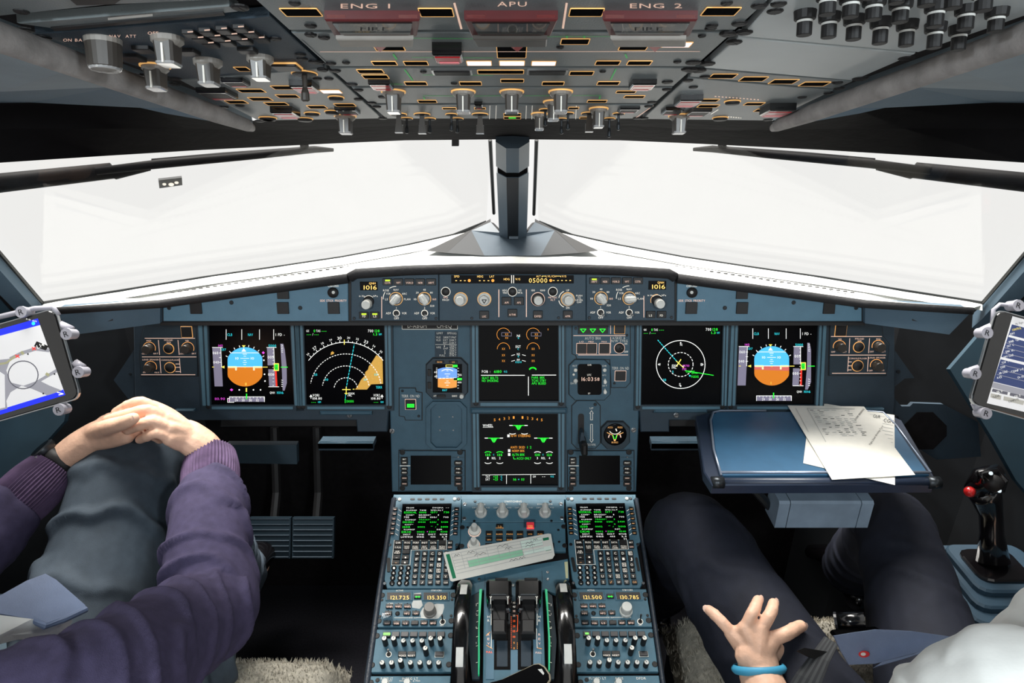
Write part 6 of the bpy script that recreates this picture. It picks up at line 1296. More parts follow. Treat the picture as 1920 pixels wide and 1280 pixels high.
F([(-500, 700), (0, 660), (100, 650), (60, 760), (100, 870), (220, 900), (330, 860), (520, 745), (530, 775), (380, 860), (460, 900), (575, 945), (440, 990), (300, 930), (200, 900), (100, 960), (60, 1040), (70, 1110), (-500, 1260)], 'ipad_mid')
F([(-500, 800), (0, 770), (45, 800), (50, 1100), (-500, 1230)], 'ipad_lt'); u.arc(215, 800, 138, 0, 360, 10, 'ipad_line', 'screen_image', 30, ry=128)
u.line([(100, 650), (200, 600), (330, 560), (450, 575)], 32, 'ipad_mid', 'screen_image'); u.line([(0, 700), (60, 690), (140, 630)], 18, 'tape_yl', 'screen_image'); u.line([(200, 590), (216, 606)], 26, 'tape_yl', 'screen_image'); u.line([(430, 790), (450, 802)], 26, 'tape_yl', 'screen_image')
for X, Y in ((162, 628), (315, 558)): u.line([(X - 18, Y - 12), (X + 18, Y + 12)], 8, 'd_red', 'screen_image'); u.line([(X - 14, Y + 14), (X + 14, Y - 14)], 8, 'd_red', 'screen_image')
F([(340, 490), (450, 535), (425, 575), (315, 535)], 'black'); u.text('L14', 375, 530, 34, 'd_white', w=70, part='screen_image', rot=radians(-24)); u.disc(310, 326, 17, 'd_cyan', 'screen_image'); u.text('9:41 AM', 290, 296, 14, 'd_white', w=100, part='screen_image', rot=radians(14)); u.line([(530, 960), (585, 975), (545, 985)], 8, 'd_white', 'screen_image')
for X, Y in ((260, 608), (505, 792), (402, 972)): u.disc(X, Y, 8, 'black', 'screen_image')
u.done()
for px, py in ((46, 585), (130, 626), (152, 697), (116, 767)): p = fr.pix(px, py); clamp(fr, t, p[0], p[1])
fb = [fr.pix(*p) for p in ((-60, 606), (60, 578), (95, 576), (104, 590))]; mb = MB(); mb.tube([(x, y, -.006) for x, y in fb], .004, 'mount', 8); mb.build('bracket_arm', t, True)
for a, b in (((106, 608), (128, 618)), ((134, 680), (150, 690)), ((108, 752), (114, 765))): pa, pb = fr.pix(*a), fr.pix(*b); mb = MB(); mb.tube([(*pa, -.008), (*pb, -.008)], .006, 'mount', 8); mb.build('bracket_arm', t, True)
mb = MB(); mb.tube([(-.12, 0, -.008), (-.12, -.02, -.06), (-.18, -.03, -.1)], .012, 'black', 8); mb.build('mount_stem', t)
fr, t = tablet(1846, 668, 1.0, radians(-16), .20, .142, 1, 'tablet showing a performance form, clamped at the right window', 'r')
u = TU(fr, t, .0002); u.view = (1500, 540, 4.571); F = lambda p, m: u.fill(p, m, 'screen_image')
F([(1820, 240), (2300, 370), (2050, 1090), (1600, 985)], 'ipad_lt'); F([(1815, 310), (2300, 440), (2060, 900), (1655, 800)], 'ipad_navy'); F([(1790, 400), (2300, 530), (2290, 550), (1785, 418)], 'ipad_lt'); F([(1720, 588), (2200, 700), (2195, 725), (1713, 608)], 'ipad_lt')
F([(1655, 805), (2060, 905), (2040, 960), (1640, 850)], 'ipad_mid'); F([(1650, 860), (1780, 890), (1775, 915), (1642, 885)], 'ipad_line'); F([(1800, 895), (1930, 925), (1925, 950), (1795, 920)], 'ipad_line')
F([(1635, 900), (1725, 920), (1718, 958), (1630, 935)], 'paper'); F([(1745, 925), (1920, 965), (1912, 1002), (1740, 960)], 'paper')
for s, X, Y, w, c in (('My Flight', 1880, 300, 70, 'ink'), ('CONTROL', 1855, 350, 80, 'd_yellow'), ('RWY', 1820, 390, 40, 'd_white'), ('WIND  */kt', 1830, 452, 90, 'd_white'), ('OAT  C', 1800, 492, 60, 'd_white'), ('QNH  hPa', 1796, 538, 76, 'd_white'), ('RWY COND', 1786, 582, 84, 'd_white'), ('TOW  T', 1756, 634, 60, 'd_white'), ('CONF', 1736, 676, 42, 'd_white'), ('CONF 1+F', 1860, 705, 110, 'd_white'), ('AIR COND', 1740, 722, 76, 'd_white'), ('A-ICE', 1706, 764, 42, 'd_white'), ('On (0)', 1890, 760, 56, 'd_white'), ('CLEAR', 1678, 928, 62, 'ink'), ('COMPUTE', 1828, 962, 90, 'ink'), ('SEL D', 1708, 886, 50, 'd_white'), ('EXL D', 1862, 924, 50, 'd_white')): u.text(s, X, Y, 18, c, w=w, part='screen_image', rot=radians(-14))
for i, (X, Y) in enumerate(((1785, 470), (1770, 512), (1752, 555), (1735, 655), (1722, 698), (1706, 742))): u.line([(X - 20, Y - 2), (X + 300, Y + 75)], 4, 'ipad_mid', 'screen_image')
u.done()
for px, py in ((1903, 573), (1845, 624), (1823, 700), (1843, 774)): p = fr.pix(px, py); clamp(fr, t, p[0], p[1])
fb = [fr.pix(*p) for p in ((1866, 608), (1868, 580), (1880, 570), (1900, 572), (1990, 590))]; mb = MB(); mb.tube([(x, y, -.006) for x, y in fb], .003, 'mount', 8); mb.build('bracket_arm', t, True)
for a, b in (((1866, 612), (1848, 620)), ((1845, 690), (1826, 696)), ((1835, 756), (1842, 772))): pa, pb = fr.pix(*a), fr.pix(*b); mb = MB(); mb.tube([(*pa, -.008), (*pb, -.008)], .006, 'mount', 8); mb.build('bracket_arm', t, True)
mb = MB(); mb.tube([(.12, 0, -.008), (.12, -.02, -.06), (.18, -.03, -.1)], .012, 'black', 8); mb.build('mount_stem', t)
# --- side consoles and the right side stick
for sx, nm in ((-1, 'left'), (1, 'right')):
    mb = MB(); x0, x1 = sorted((sx * .84, sx * 1.11)); mb.box(x0, x1, .1, 1.0, 0, .60, 'teal_side', .01); tag(mb.build('side_console'), 'low teal side console along the %s wall' % nm, 'console')
SF = Fr(at_z(1862, 1062, .66), X1, Vector((0, 1, 0)))
u = Unit(SF, 1862, 1062, 'side_stick', 'glossy black side stick with a red button on a stepped blue base', 'joystick')
k = lambda s, y0, y1, sk=0: rrect(-.078 * s + sk, -.07 * s + y0, .09 * s + sk, .075 * s + y1, .022, 3)
for i, s in enumerate((1.42, 1.24, 1.06, .88)): mb = MB(); mb.prism(k(s, -.012 * (3 - i), 0, .008), -.06 + .014 * i, -.043 + .014 * i, 'boot', .004); mb.build('boot_step', u.root)
mb = MB(); mb.prism(k(.6, 0, 0), -.002, .006, 'stick', .003); mb.build('base_plate', u.root)
inv = u.root.matrix_world.inverted(); D = (at(1862, 1062, 1) - CAM).dot(FWD); d0 = (SF.o - CAM).dot(FWD)
W3 = lambda px, py, dd=0: inv @ at(px, py, d0 + dd)
mb = MB(); mb.tube([W3(1862, 1052), W3(1860, 1000), W3(1858, 965, -.005), W3(1850, 935, -.012), W3(1842, 915, -.02)], [(.030, .026), (.020, .02), (.018, .02), (.022, .026), (.026, .03)], 'stick', 16); mb.build('grip', u.root, True)
mb = MB(); mb.tube([W3(1826, 922, -.02), W3(1848, 900, -.035), W3(1872, 884, -.03)], [(.016, .02), (.026, .03), (.014, .018)], 'stick', 16); mb.build('head', u.root, True)
mb = MB(); mb.tube([W3(1840, 905, -.055), W3(1838, 888, -.055), W3(1868, 884, -.055), W3(1884, 900, -.055), W3(1878, 918, -.055), W3(1856, 920, -.055)], [.007] * 6, 'stick', 8); mb.tube([W3(1862, 905, -.04), W3(1862, 905, -.064)], [.02, .015], 'black', 14); mb.build('hat_switch', u.root, True)
mb = MB(); mb.tube([W3(1818, 922, -.045), W3(1817, 922, -.066)], [.0105, .0075], 'red_lit2', 14); mb.build('red_button', u.root, True)
for p in ((1858, 887), (1874, 920)): mb = MB(); mb.tube([W3(*p, -.055), W3(*p, -.066)], .0035, 'metal', 8); mb.build('screw', u.root)
# --- seats with sheepskin covers
def seat(sx, nm, lab):
    t = empty('pilot_seat', Matrix.Translation((sx * .57, .5, 0)), lab, 'seat', 'pilot seats'); y1 = .955 if sx < 0 else 1.06
    g = MB(); nx, ny = 26, 30; X0, X1_, Y0, Y1_ = -.25, .25, -.28, y1 - .5 - .0; rr = random.Random(5); vs = []; fs = []
    def hz(i, j):
        x = i / nx; y = j / ny; e = min(x, 1 - x) * nx * .5; f = min(y, 1 - y) * ny * .5; k = min(1, e) * min(1, f); return .42 + .09 * min(1, k) ** .5
    for j in range(ny + 1):
        for i in range(nx + 1): x = X0 + (X1_ - X0) * i / nx; y = Y0 + (Y1_ - Y0) * j / ny; vs.append((x + rr.uniform(-.003, .003), y + rr.uniform(-.003, .003), hz(i, j) + rr.uniform(-.003, .003)))
    for j in range(ny):
        for i in range(nx): a = j * (nx + 1) + i; fs.append([a, a + 1, a + nx + 2, a + nx + 1])
    g.add(vs, fs, 'fleece'); cush = g.build('sheepskin', t, True, False)
    fz = MB(); rr = random.Random(9)
    for q in range(9000):
        x = rr.uniform(X0, X1_); y = rr.uniform(Y1_ - .3, Y1_ + .012); i = (x - X0) / (X1_ - X0) * nx; j = min(ny, (y - Y0) / (Y1_ - Y0) * ny); z = hz(i, j) - .004; a = rr.uniform(0, 6.28); dx, dy = cos(a) * .004, sin(a) * .004
        fz.add([(x - dy * .4, y + dx * .4, z), (x + dy * .4, y - dx * .4, z), (x + dx * 1.5 + rr.uniform(-.004, .004), y + dy * 1.5 + .002, z + .011)], [[0, 1, 2]], 'fleece')
    tag(fz.build('wool_pile', t, fix=False), kind='stuff')
    m = MB(); m.box(-.24, .24, -.28, Y1_ - .02, .30, .43, 'seat_cloth', .02); m.build('cushion', t); m = MB(); m.box(-.24, .24, -.42, -.30, .40, 1.05, 'seat_cloth', .03); m.build('backrest', t)
    m = MB(); m.box(-.18, .18, -.2, .2, 0, .30, 'black'); m.build('pedestal_base', t)
seat(-1, 'l', 'left pilot seat with shaggy pale sheepskin cover'); seat(1, 'r', 'right pilot seat with pale sheepskin cover, seen between the legs')
# ================================================================== people
import bmesh
def crom(P, n=5):
    """Catmull-Rom through points with radii"""
    out = []; m = len(P)
    for i in range(m - 1):
        a, b, c, d = P[max(i - 1, 0)], P[i], P[i + 1], P[min(i + 2, m - 1)]
        for k in range(n):
            t = k / n; q = []
            for j in range(5): q.append(.5 * (2 * b[j] + (c[j] - a[j]) * t + (2 * a[j] - 5 * b[j] + 4 * c[j] - d[j]) * t * t + (-a[j] + 3 * b[j] - 3 * c[j] + d[j]) * t ** 3))
            out.append(q)
    out.append(list(P[-1])); return out
def limb(mb, pts, n=16, up=Vector((0, 0, 1)), sub=5, m='skin', cap=(1, 1)):
    """tapered rounded limb; pts = (Vector, r) or (Vector, (ra, rb))"""
    P = []
    for p, r in pts:
        ra, rb = r if isinstance(r, tuple) else (r, r); P.append((p.x, p.y, p.z, ra, rb))
    C = crom(P, sub) if len(P) > 1 else P; pos = [Vector(c[:3]) for c in C]; rings = []; N = len(C)
    T = [(pos[min(i + 1, N - 1)] - pos[max(i - 1, 0)]).normalized() for i in range(N)]
    def ring(p, t, ra, rb):
        a = t.cross(up)
        if a.length < .05: a = t.cross(Vector((0, 1, .1)))
        a.normalize(); b = a.cross(t).normalized(); return [p + a * (ra * cos(2 * pi * k / n)) + b * (rb * sin(2 * pi * k / n)) for k in range(n)]
    if cap[0]:
        for s in (80, 55, 28): q = radians(s); rings.append(ring(pos[0] - T[0] * min(C[0][3], C[0][4]) * sin(q), T[0], C[0][3] * cos(q), C[0][4] * cos(q)))
    for i in range(N): rings.append(ring(pos[i], T[i], C[i][3], C[i][4]))
    if cap[1]:
        for s in (28, 55, 80): q = radians(s); rings.append(ring(pos[-1] + T[-1] * min(C[-1][3], C[-1][4]) * sin(q), T[-1], C[-1][3] * cos(q), C[-1][4] * cos(q)))
    vs = [v for r in rings for v in r]; fs = [[i * n + k, i * n + (k + 1) % n, (i + 1) * n + (k + 1) % n, (i + 1) * n + k] for i in range(len(rings) - 1) for k in range(n)]
    fs.append(list(range(n))[::-1]); fs.append([(len(rings) - 1) * n + k for k in range(n)]); mb.add(vs, fs, m)
def fuse(parts, voxel, smooth=2):
    """voxel-remesh a set of limbs into one skin; returns a mesh"""
    me = parts.mesh('tmp'); bm = bmesh.new(); bm.from_mesh(me); bmesh.ops.recalc_face_normals(bm, faces=bm.faces); bm.to_mesh(me); bm.free()
    o = bpy.data.objects.new('tmp', me); COL.objects.link(o); md = o.modifiers.new('r', 'REMESH'); md.mode = 'VOXEL'; md.voxel_size = voxel; md.use_smooth_shade = True
    dg = bpy.context.evaluated_depsgraph_get(); me2 = bpy.data.meshes.new_from_object(o.evaluated_get(dg)); bpy.data.objects.remove(o)
    bm = bmesh.new(); bm.from_mesh(me2)
    for i in range(smooth): bmesh.ops.smooth_vert(bm, verts=bm.verts, factor=.5, use_axis_x=True, use_axis_y=True, use_axis_z=True)
    bm.to_mesh(me2); bm.free(); return me2
def merge(name, meshes, m, parent):
    bm = bmesh.new()
    for me in meshes: bm.from_mesh(me)
    out = bpy.data.meshes.new(name); bm.to_mesh(out); bm.free(); out.materials.clear(); out.materials.append(MATS[m]); out.polygons.foreach_set('use_smooth', [True] * len(out.polygons)); out.polygons.foreach_set('material_index', [0] * len(out.polygons))
    o = bpy.data.objects.new(name, out); COL.objects.link(o); o.parent = parent; return o
def folds(me, axis_pts, amp, wl, seed=0.0, slant=0.6, mask=None):
    """cloth folds: ridges across the limb axis, warped by noise"""
    segs = list(zip(axis_pts, axis_pts[1:])); ln = [(b - a).length for a, b in segs]; acc = [sum(ln[:i]) for i in range(len(ln))]
    me.calc_smooth_groups if 0 else None; nr = [v.normal.copy() for v in me.vertices]
    for v, n in zip(me.vertices, nr):
        best = None
        for (a, b), l, s0 in zip(segs, ln, acc):
            d = b - a; t = max(0, min(1, (v.co - a).dot(d) / (l * l))); q = a + d * t; e = (v.co - q).length
            if best is None or e < best[0]: best = (e, s0 + t * l, v.co - q)
        s = best[1]; o = best[2]; w = noise.noise(v.co * 9 + Vector((seed, 0, 0))) * 1.6 + noise.noise(v.co * 22 + Vector((0, seed, 0))) * .5
        ph = s / wl * 2 * pi + slant * (o.x - o.z) / wl * 3 + w * 2.6; k = .5 + .5 * noise.noise(v.co * 7 + Vector((3 + seed, 1, 2)))
        h = max(0, sin(ph)) ** 2 - .3; f = amp * k * h
        if mask: f *= mask(s, v.co)
        v.co += n * f
def cyl_band(name, parent, a, b, ra, rb, m, ribs=0, amp=0.0, n=72, rows=8, flatb=1.0, smooth=True):
    """ribbed cuff or band between two points"""
    t = (b - a).normalized(); x = t.cross(Vector((0, 0, 1))).normalized(); y = x.cross(t); mb = MB(); vs = []; fs = []
    prof = [(0, ra * .93)] + [(i / rows, ra + (rb - ra) * i / rows + .004 * sin(pi * i / rows)) for i in range(rows + 1)] + [(1, rb * .93)]
    for s, r in prof:
        for k in range(n):
            an = 2 * pi * k / n; q = r + amp * (1 if (k % 2) else -1) * (ribs > 0); vs.append(a + (b - a) * s + x * (q * cos(an)) + y * (q * flatb * sin(an)))
    for i in range(len(prof) - 1):
        for k in range(n): fs.append([i * n + k, i * n + (k + 1) % n, (i + 1) * n + (k + 1) % n, (i + 1) * n + k])
    mb.add(vs, fs, m); return mb.build(name, parent, smooth)
def hand(mb, wrist, knuckles, fingers, thumb, rw=.030, palm_r=.017):
    """palm as a fan of metacarpals, each finger its own chain"""
    for K in knuckles: limb(mb, [(wrist, (rw * .75, rw * .55)), (wrist.lerp(K, .55), (.0145, palm_r)), (K, (.0118, .0125))], 12, sub=4)
    for i in range(len(knuckles) - 1): a = wrist.lerp(knuckles[i], .7); b = wrist.lerp(knuckles[i + 1], .7); limb(mb, [(a, .012), (b, .012)], 10, sub=3)
    for F_ in fingers:
        r0 = F_[1]; pts = F_[0]; m = len(pts); limb(mb, [(p, r0 * (1.0, .97, .93, .84)[min(3, round(3 * i / (m - 1)))]) for i, p in enumerate(pts)], 12, sub=4)
        for p in pts[1:-1]: limb(mb, [(p + Vector((0, 0, .0002)), r0 * 1.0), (p - Vector((0, 0, .0002)), r0 * 1.0)], 10, sub=1)
    limb(mb, [(p, r) for p, r in thumb], 12, sub=4)
def head(mb, c, face, r=.095):
    """skull, jaw, nose, ears, eye sockets; face = unit direction"""
    up = Vector((0, 0, 1)); side = face.cross(up).normalized()
    limb(mb, [(c + up * .045 - face * .015, (.074, .088)), (c + up * .08 - face * .012, (.05, .06))], 18, face); limb(mb, [(c + up * .02, (.07, .085)), (c - up * .05 + face * .012, (.058, .068)), (c - up * .095 + face * .03, (.032, .036))], 18, face)
    limb(mb, [(c + face * .088 + up * .015, .008), (c + face * .103 - up * .025, .013), (c + face * .093 - up * .032, .012)], 10, side)
    for s in (-1, 1):
        limb(mb, [(c + side * s * .074 + up * .02, (.008, .016)), (c + side * s * .078 - up * .025, (.006, .012))], 10, face); limb(mb, [(c + side * s * .028 + face * .078 + up * .036, .009), (c + side * s * .05 + face * .068 + up * .034, .007)], 8, up)
    limb(mb, [(c + face * .082 - up * .058 + side * .02, .007), (c + face * .09 - up * .058, .009), (c + face * .082 - up * .058 - side * .02, .007)], 8, up)
def person_face(parent, c, face):
    up = Vector((0, 0, 1)); side = face.cross(up).normalized()
    for s in (-1, 1):
        mb = MB(); mb.lathe([(.0005, -.009), (.008, -.006), (.0105, 0), (.008, .006), (.0005, .009)], 'white_paint', 12); o = mb.build('eye', parent, True); o.location = c + side * s * .032 + face * .078 + up * .018
        mb = MB(); mb.lathe([(.0005, -.004), (.004, -.003), (.0048, 0), (.004, .003), (.0005, .004)], 'black', 10); q = mb.build('pupil', o, True); q.location = face * .0075
    mb = MB(); limb(mb, [(c + up * .05 - face * .03, (.084, .098)), (c + up * .09 - face * .02, (.06, .075))], 20, face, m='hair'); limb(mb, [(c - face * .075 + up * .03, .05), (c - face * .075 - up * .05, .035)], 14, side, m='hair'); me = fuse(mb, .006, 1); merge('hair', [me], 'hair', parent)
def nails(parent, lst):
    for tip, prev, upv, r in lst:
        d = (tip - prev).normalized(); s = d.cross(upv).normalized(); n = s.cross(d).normalized(); mb = MB(); k = 10; c = tip + n * r * .70 + d * r * .1
        mb.add([c + d * (r * .75 * cos(2 * pi * i / k)) + s * (r * .62 * sin(2 * pi * i / k)) - n * (.0012 * sin(2 * pi * i / k) ** 2) for i in range(k)] + [c + n * .0006], [[i, (i + 1) % k, k] for i in range(k)], 'nail'); mb.build('fingernail', parent, True, False)

# ------------------------------------------------------------------ left pilot
V = Vector
pl = empty('person', Matrix.Identity(4), 'left pilot in a purple sweater with hands clasped around a raised knee', 'person')
hipL, hipR = V((-.66, .58, .62)), V((-.51, .56, .60)); kneeL = at(252, 868, 1.21); ankL = V((-.76, 1.28, .50)); kneeR = at(395, 1040, 1.36); ankR = at(455, 1080, 1.7)
chest = V((-.58, .34, .97)); pel = V((-.57, .48, .62)); neck = V((-.58, .38, 1.17)); hd = V((-.58, .41, 1.31))
shR = V((-.41, .42, 1.03)); elR = at(385, 1150, .95); wrR = at(396, 858, 1.165); shL = V((-.77, .44, 1.08)); elL = V((-.88, .70, .83)); wrL = at(112, 868, 1.15)
D = lambda x, y, d: at(x, y, d)
# skin: trunk, legs, left arm and hand
b = MB(); limb(b, [(pel, (.15, .11)), (V((-.575, .41, .82)), (.14, .09)), (chest, (.15, .09)), (V((-.58, .36, 1.08)), (.10, .07)), (neck, .055), (hd - V((0, 0, .06)), .05)], 20)
limb(b, [(shL, .045), (V((-.58, .35, 1.0)), .06), (shR, .045)], 14); head(b, hd, V((.12, .98, -.15)).normalized())
for h_, k_, a_ in ((hipL, kneeL, ankL), (hipR, kneeR, ankR)): limb(b, [(h_, .07), (h_.lerp(k_, .5), .065), (k_, .05), (k_.lerp(a_, .4), .05), (a_, .035), (a_ + V((0, .09, -.05)), .03)], 14)
limb(b, [(shL, .048), (shL.lerp(elL, .5), .043), (elL, .038), (elL.lerp(wrL, .35), .042), (elL.lerp(wrL, .8), .031), (wrL, (.030, .026))], 16)
limb(b, [(wrL, (.030, .026)), (D(150, 838, 1.15), (.029, .027)), (D(185, 815, 1.15), (.03, .025))], 14)
wl = D(165, 828, 1.15)
kl = [D(206, 786, 1.155), D(222, 792, 1.135), D(232, 804, 1.12), D(238, 818, 1.11)]
fl = [([kl[0], D(232, 772, 1.155), D(262, 774, 1.16), D(285, 785, 1.175)], .0094), ([kl[1], D(250, 778, 1.15), D(280, 788, 1.155), D(300, 800, 1.17)], .0096), ([kl[2], D(262, 792, 1.14), D(290, 802, 1.145), D(310, 812, 1.16)], .0092), ([kl[3], D(265, 808, 1.13), D(288, 818, 1.14), D(300, 826, 1.15)], .0082)]
thl = [(D(172, 812, 1.14), .015), (D(205, 800, 1.095), .0135), (D(230, 793, 1.076), .0120), (D(250, 784, 1.07), .0100)]
hand(b, wl, kl, fl, thl)
limb(b, [(D(176, 806, 1.17), .012), (D(196, 790, 1.17), .010), (D(206, 784, 1.165), .0092), (D(192, 788, 1.16), .0085)], 10)
m1 = fuse(b, .0034, 2)
# right arm and hand (kept apart so the clasped fingers stay distinct)
b = MB(); limb(b, [(shR, .045), (shR.lerp(elR, .5), .043), (elR, .038), (elR.lerp(wrR, .35), .042), (elR.lerp(wrR, .8), .032), (wrR, (.031, .026))], 16)
limb(b, [(wrR, (.031, .027)), (D(378, 836, 1.155), (.031, .027)), (D(350, 816, 1.145), (.032, .024))], 14)
wr = D(366, 828, 1.150)
kr = [D(302, 772, 1.13), D(312, 787, 1.115), D(318, 804, 1.108), D(318, 822, 1.106)]
fr_ = [([kr[0], D(266, 754, 1.118), D(240, 761, 1.118), D(218, 773, 1.125)], .0100), ([kr[1], D(278, 769, 1.10), D(240, 777, 1.10), D(202, 787, 1.112)], .0102), ([kr[2], D(286, 790, 1.090), D(262, 797, 1.09), D(240, 806, 1.10)], .0098), ([kr[3], D(294, 812, 1.090), D(276, 818, 1.094), D(262, 824, 1.108)], .0086)]
thr = [(D(348, 806, 1.16), .016), (D(318, 780, 1.15), .0135), (D(288, 764, 1.142), .0118), (D(262, 757, 1.135), .0105)]
hand(b, wr, kr, fr_, thr, .033, .019); m2 = fuse(b, .0022, 1)
body = merge('body', [m1, m2], 'skin', pl); person_face(pl, hd, V((.12, .98, -.15)).normalized())
nails(pl, [(D(250, 784, 1.07), D(230, 793, 1.076), -FWD, .0100)])
# trousers
b = MB(); limb(b, [(hipL, .098), (hipL.lerp(kneeL, .35), .096), (hipL.lerp(kneeL, .72), .091), (kneeL + V((0, -.02, -.005)), (.086, .082)), (kneeL.lerp(ankL, .12), .08), (kneeL.lerp(ankL, .5), .072), (ankL, .07)], 20, m='trouser_grey')
limb(b, [(hipR, .10), (hipR.lerp(kneeR, .5), .088), (kneeR, .074), (kneeR.lerp(ankR, .5), .068), (ankR, .06)], 20, m='trouser_grey'); limb(b, [(pel + V((0, 0, -.04)), (.18, .13)), (V((-.575, .48, .78)), (.165, .125))], 20, m='trouser_grey')
me = fuse(b, .007, 2); folds(me, [hipL, kneeL, ankL], .018, .085, 2.0, .5); merge('trousers', [me], 'trouser_grey', pl)
# sweater
b = MB(); limb(b, [(V((-.57, .44, .70)), (.165, .12)), (V((-.575, .38, .84)), (.165, .12)), (V((-.58, .34, .97)), (.17, .115)), (V((-.58, .35, 1.06)), (.12, .08))], 22, m='sweater', cap=(1, 1))
sR = [(V((-.47, .38, 1.01)), .07), (shR + V((0, .02, -.01)), .064), (shR.lerp(elR, .45), .066), (shR.lerp(elR, .85), .062), (elR + V((.012, .012, 0)), .06), (elR.lerp(wrR, .25), .0625), (elR.lerp(wrR, .5), .060), (elR.lerp(wrR, .68), .056), (elR.lerp(wrR, .78), .050), (elR.lerp(wrR, .81), .043)]
sL = [(V((-.73, .42, 1.07)), .078), (shL, .072), (shL.lerp(elL, .5), .065), (elL, .066), (elL.lerp(wrL, .3), .064), (elL.lerp(wrL, .55), .056), (elL.lerp(wrL, .70), .049), (elL.lerp(wrL, .73), .042)]
limb(b, [(shL + V((.02, 0, -.03)), .07), (V((-.58, .36, 1.02)), (.10, .085)), (shR + V((-.02, 0, 0)), .066)], 18, m='sweater'); limb(b, sR, 20, m='sweater', cap=(1, 0)); limb(b, sL, 20, m='sweater', cap=(1, 0)); me = fuse(b, .0055, 2)
folds(me, [p for p, r in sR[::2]] , .014, .062, 5.0, .9, lambda s, co: 1.0 if co.x > -.62 else .6); sw = merge('sweater', [me], 'sweater', pl)
cyl_band('cuff', pl, elR.lerp(wrR, .76), wrR + (wrR - elR).normalized() * .006, .0425, .0385, 'cuff', 1, .0013, 104, 8, 1.0, False); cyl_band('cuff', pl, elL.lerp(wrL, .69), elL.lerp(wrL, .96), .042, .0375, 'cuff', 1, .0013, 104, 8, 1.0, False)
# collar, tie, shoes
b = MB(); limb(b, [(V((-.58, .37, 1.06)), (.085, .07)), (V((-.58, .39, 1.16)), (.064, .06))], 18, m='shirt'); me = fuse(b, .006, 1); merge('shirt', [me], 'shirt', pl)
mb = MB(); tf = Fr(D(0, 1130, .78), D(150, 1140, .83) - D(0, 1130, .78), D(70, 1085, .84) - D(60, 1160, .79)); q = [tf.wp(*p) for p in ((-90, 1172), (0, 1116), (50, 1088), (85, 1075), (105, 1086), (135, 1112), (160, 1134), (160, 1144), (120, 1160), (84, 1172), (60, 1160), (0, 1150), (-90, 1190))]; mb.slab(q, -tf.N * .006, 'tie'); mb.tube([tf.wp(*p, -.001) for p in ((60, 1161), (84, 1173), (120, 1161), (161, 1142))], .004, 'tie', 8); mb.build('tie', pl)
mb = MB(); q = [D(-20, 1150, .74), D(60, 1160, .78), D(128, 1155, .84), D(118, 1172, .83), D(88, 1186, .80), D(20, 1190, .75), D(-20, 1200, .72)]; mb.slab(q, V((0, .004, -.012)), 'shirt'); mb.build('shirt_front', pl)
for a_, q in ((ankL, V((0, .1, -.06))), (ankR, V((.0, .10, -.03)))):
    b = MB(); limb(b, [(a_ + V((0, -.06, -.05)), (.036, .035)), (a_ + q * .5, (.042, .038)), (a_ + q * 1.7, (.045, .03))], 14, m='black_gloss'); me = fuse(b, .006, 1); merge('shoe', [me], 'stick', pl)
# wristwatch
t = empty('wristwatch', Matrix.Translation(wrL), 'black wristwatch on the left pilot sleeve edge', 'watch'); inv = t.matrix_world.inverted()
ax = (D(150, 838, 1.15) - elL).normalized(); c0 = elL.lerp(wrL, .985) + ax * .004
cyl_band('strap', t, inv @ (c0 - ax * .011), inv @ (c0 + ax * .011), .0325, .032, 'black', 0, 0, 40, 4)
mb = MB(); mb.lathe([(.019, 0), (.021, .004), (.0205, .010), (.017, .012)], 'metal_dark', 24); mb.lathe([(.0165, .0119), (.0165, .0124)], 'screen', 24)
o = mb.build('watch_case', t, True, True, 40); nrm = (D(98, 852, 1.0) - D(112, 868, 1.0)); nrm = (nrm - ax * nrm.dot(ax)).normalized() * .8 - FWD * .45; nrm = (nrm - ax * nrm.dot(ax)).normalized()
o.rotation_euler = nrm.to_track_quat('Z', 'Y').to_euler(); o.location = inv @ (c0 + nrm * .028)
mb = MB(); mb.lathe([(.003, 0), (.003, .006)], 'metal', 8); o2 = mb.build('crown', o); o2.rotation_euler = (0, pi / 2, 0); o2.location = (.02, 0, .006)

# ------------------------------------------------------------------ right pilot
pr = empty('person', Matrix.Identity(4), 'right pilot in a white shirt and navy trousers, hand spread on the thigh', 'person')
hipL, hipR = V((.49, .60, .62)), V((.655, .62, .60)); kneeL = at(1298, 1000, 1.32); ankL = V((.36, 1.30, .30)); kneeR = at(1672, 985, 1.33); ankR = V((.90, 1.38, .30))
pel = V((.58, .52, .63)); chest = V((.62, .37, 1.0)); neck = V((.61, .34, 1.21)); hd = V((.62, .37, 1.36))
shL = V((.415, .40, 1.05)); elL = V((.375, .46, .70)); wrL = at(1424, 1262, 1.02); shR = V((.82, .36, 1.07)); elR = V((.92, .40, .80)); wrR = V((.92, .58, .70))
b = MB(); limb(b, [(pel, (.15, .12)), (V((.60, .47, .84)), (.13, .10)), (chest, (.11, .07)), (V((.61, .34, 1.12)), (.07, .055)), (neck, .056), (hd - V((0, 0, .06)), .052)], 20)
limb(b, [(shL, .04), (shL.lerp(shR, .5) + V((0, 0, .0)), .05), (shR, .04)], 14); head(b, hd, V((-.1, .98, -.1)).normalized())
for h_, k_, a_ in ((hipL, kneeL, ankL), (hipR, kneeR, ankR)): limb(b, [(h_, .07), (h_.lerp(k_, .5), .06), (k_, .05), (k_.lerp(a_, .4), .05), (a_, .035), (a_ + V((0, .09, -.05)), .03)], 14)
limb(b, [(shR, .048), (shR.lerp(elR, .5), .043), (elR, .038), (elR.lerp(wrR, .4), .04), (wrR, .028)], 14); kx = [wrR + V((dx, .085, -.005 * abs(i))) for i, dx in enumerate((-.03, -.01, .012, .032))]
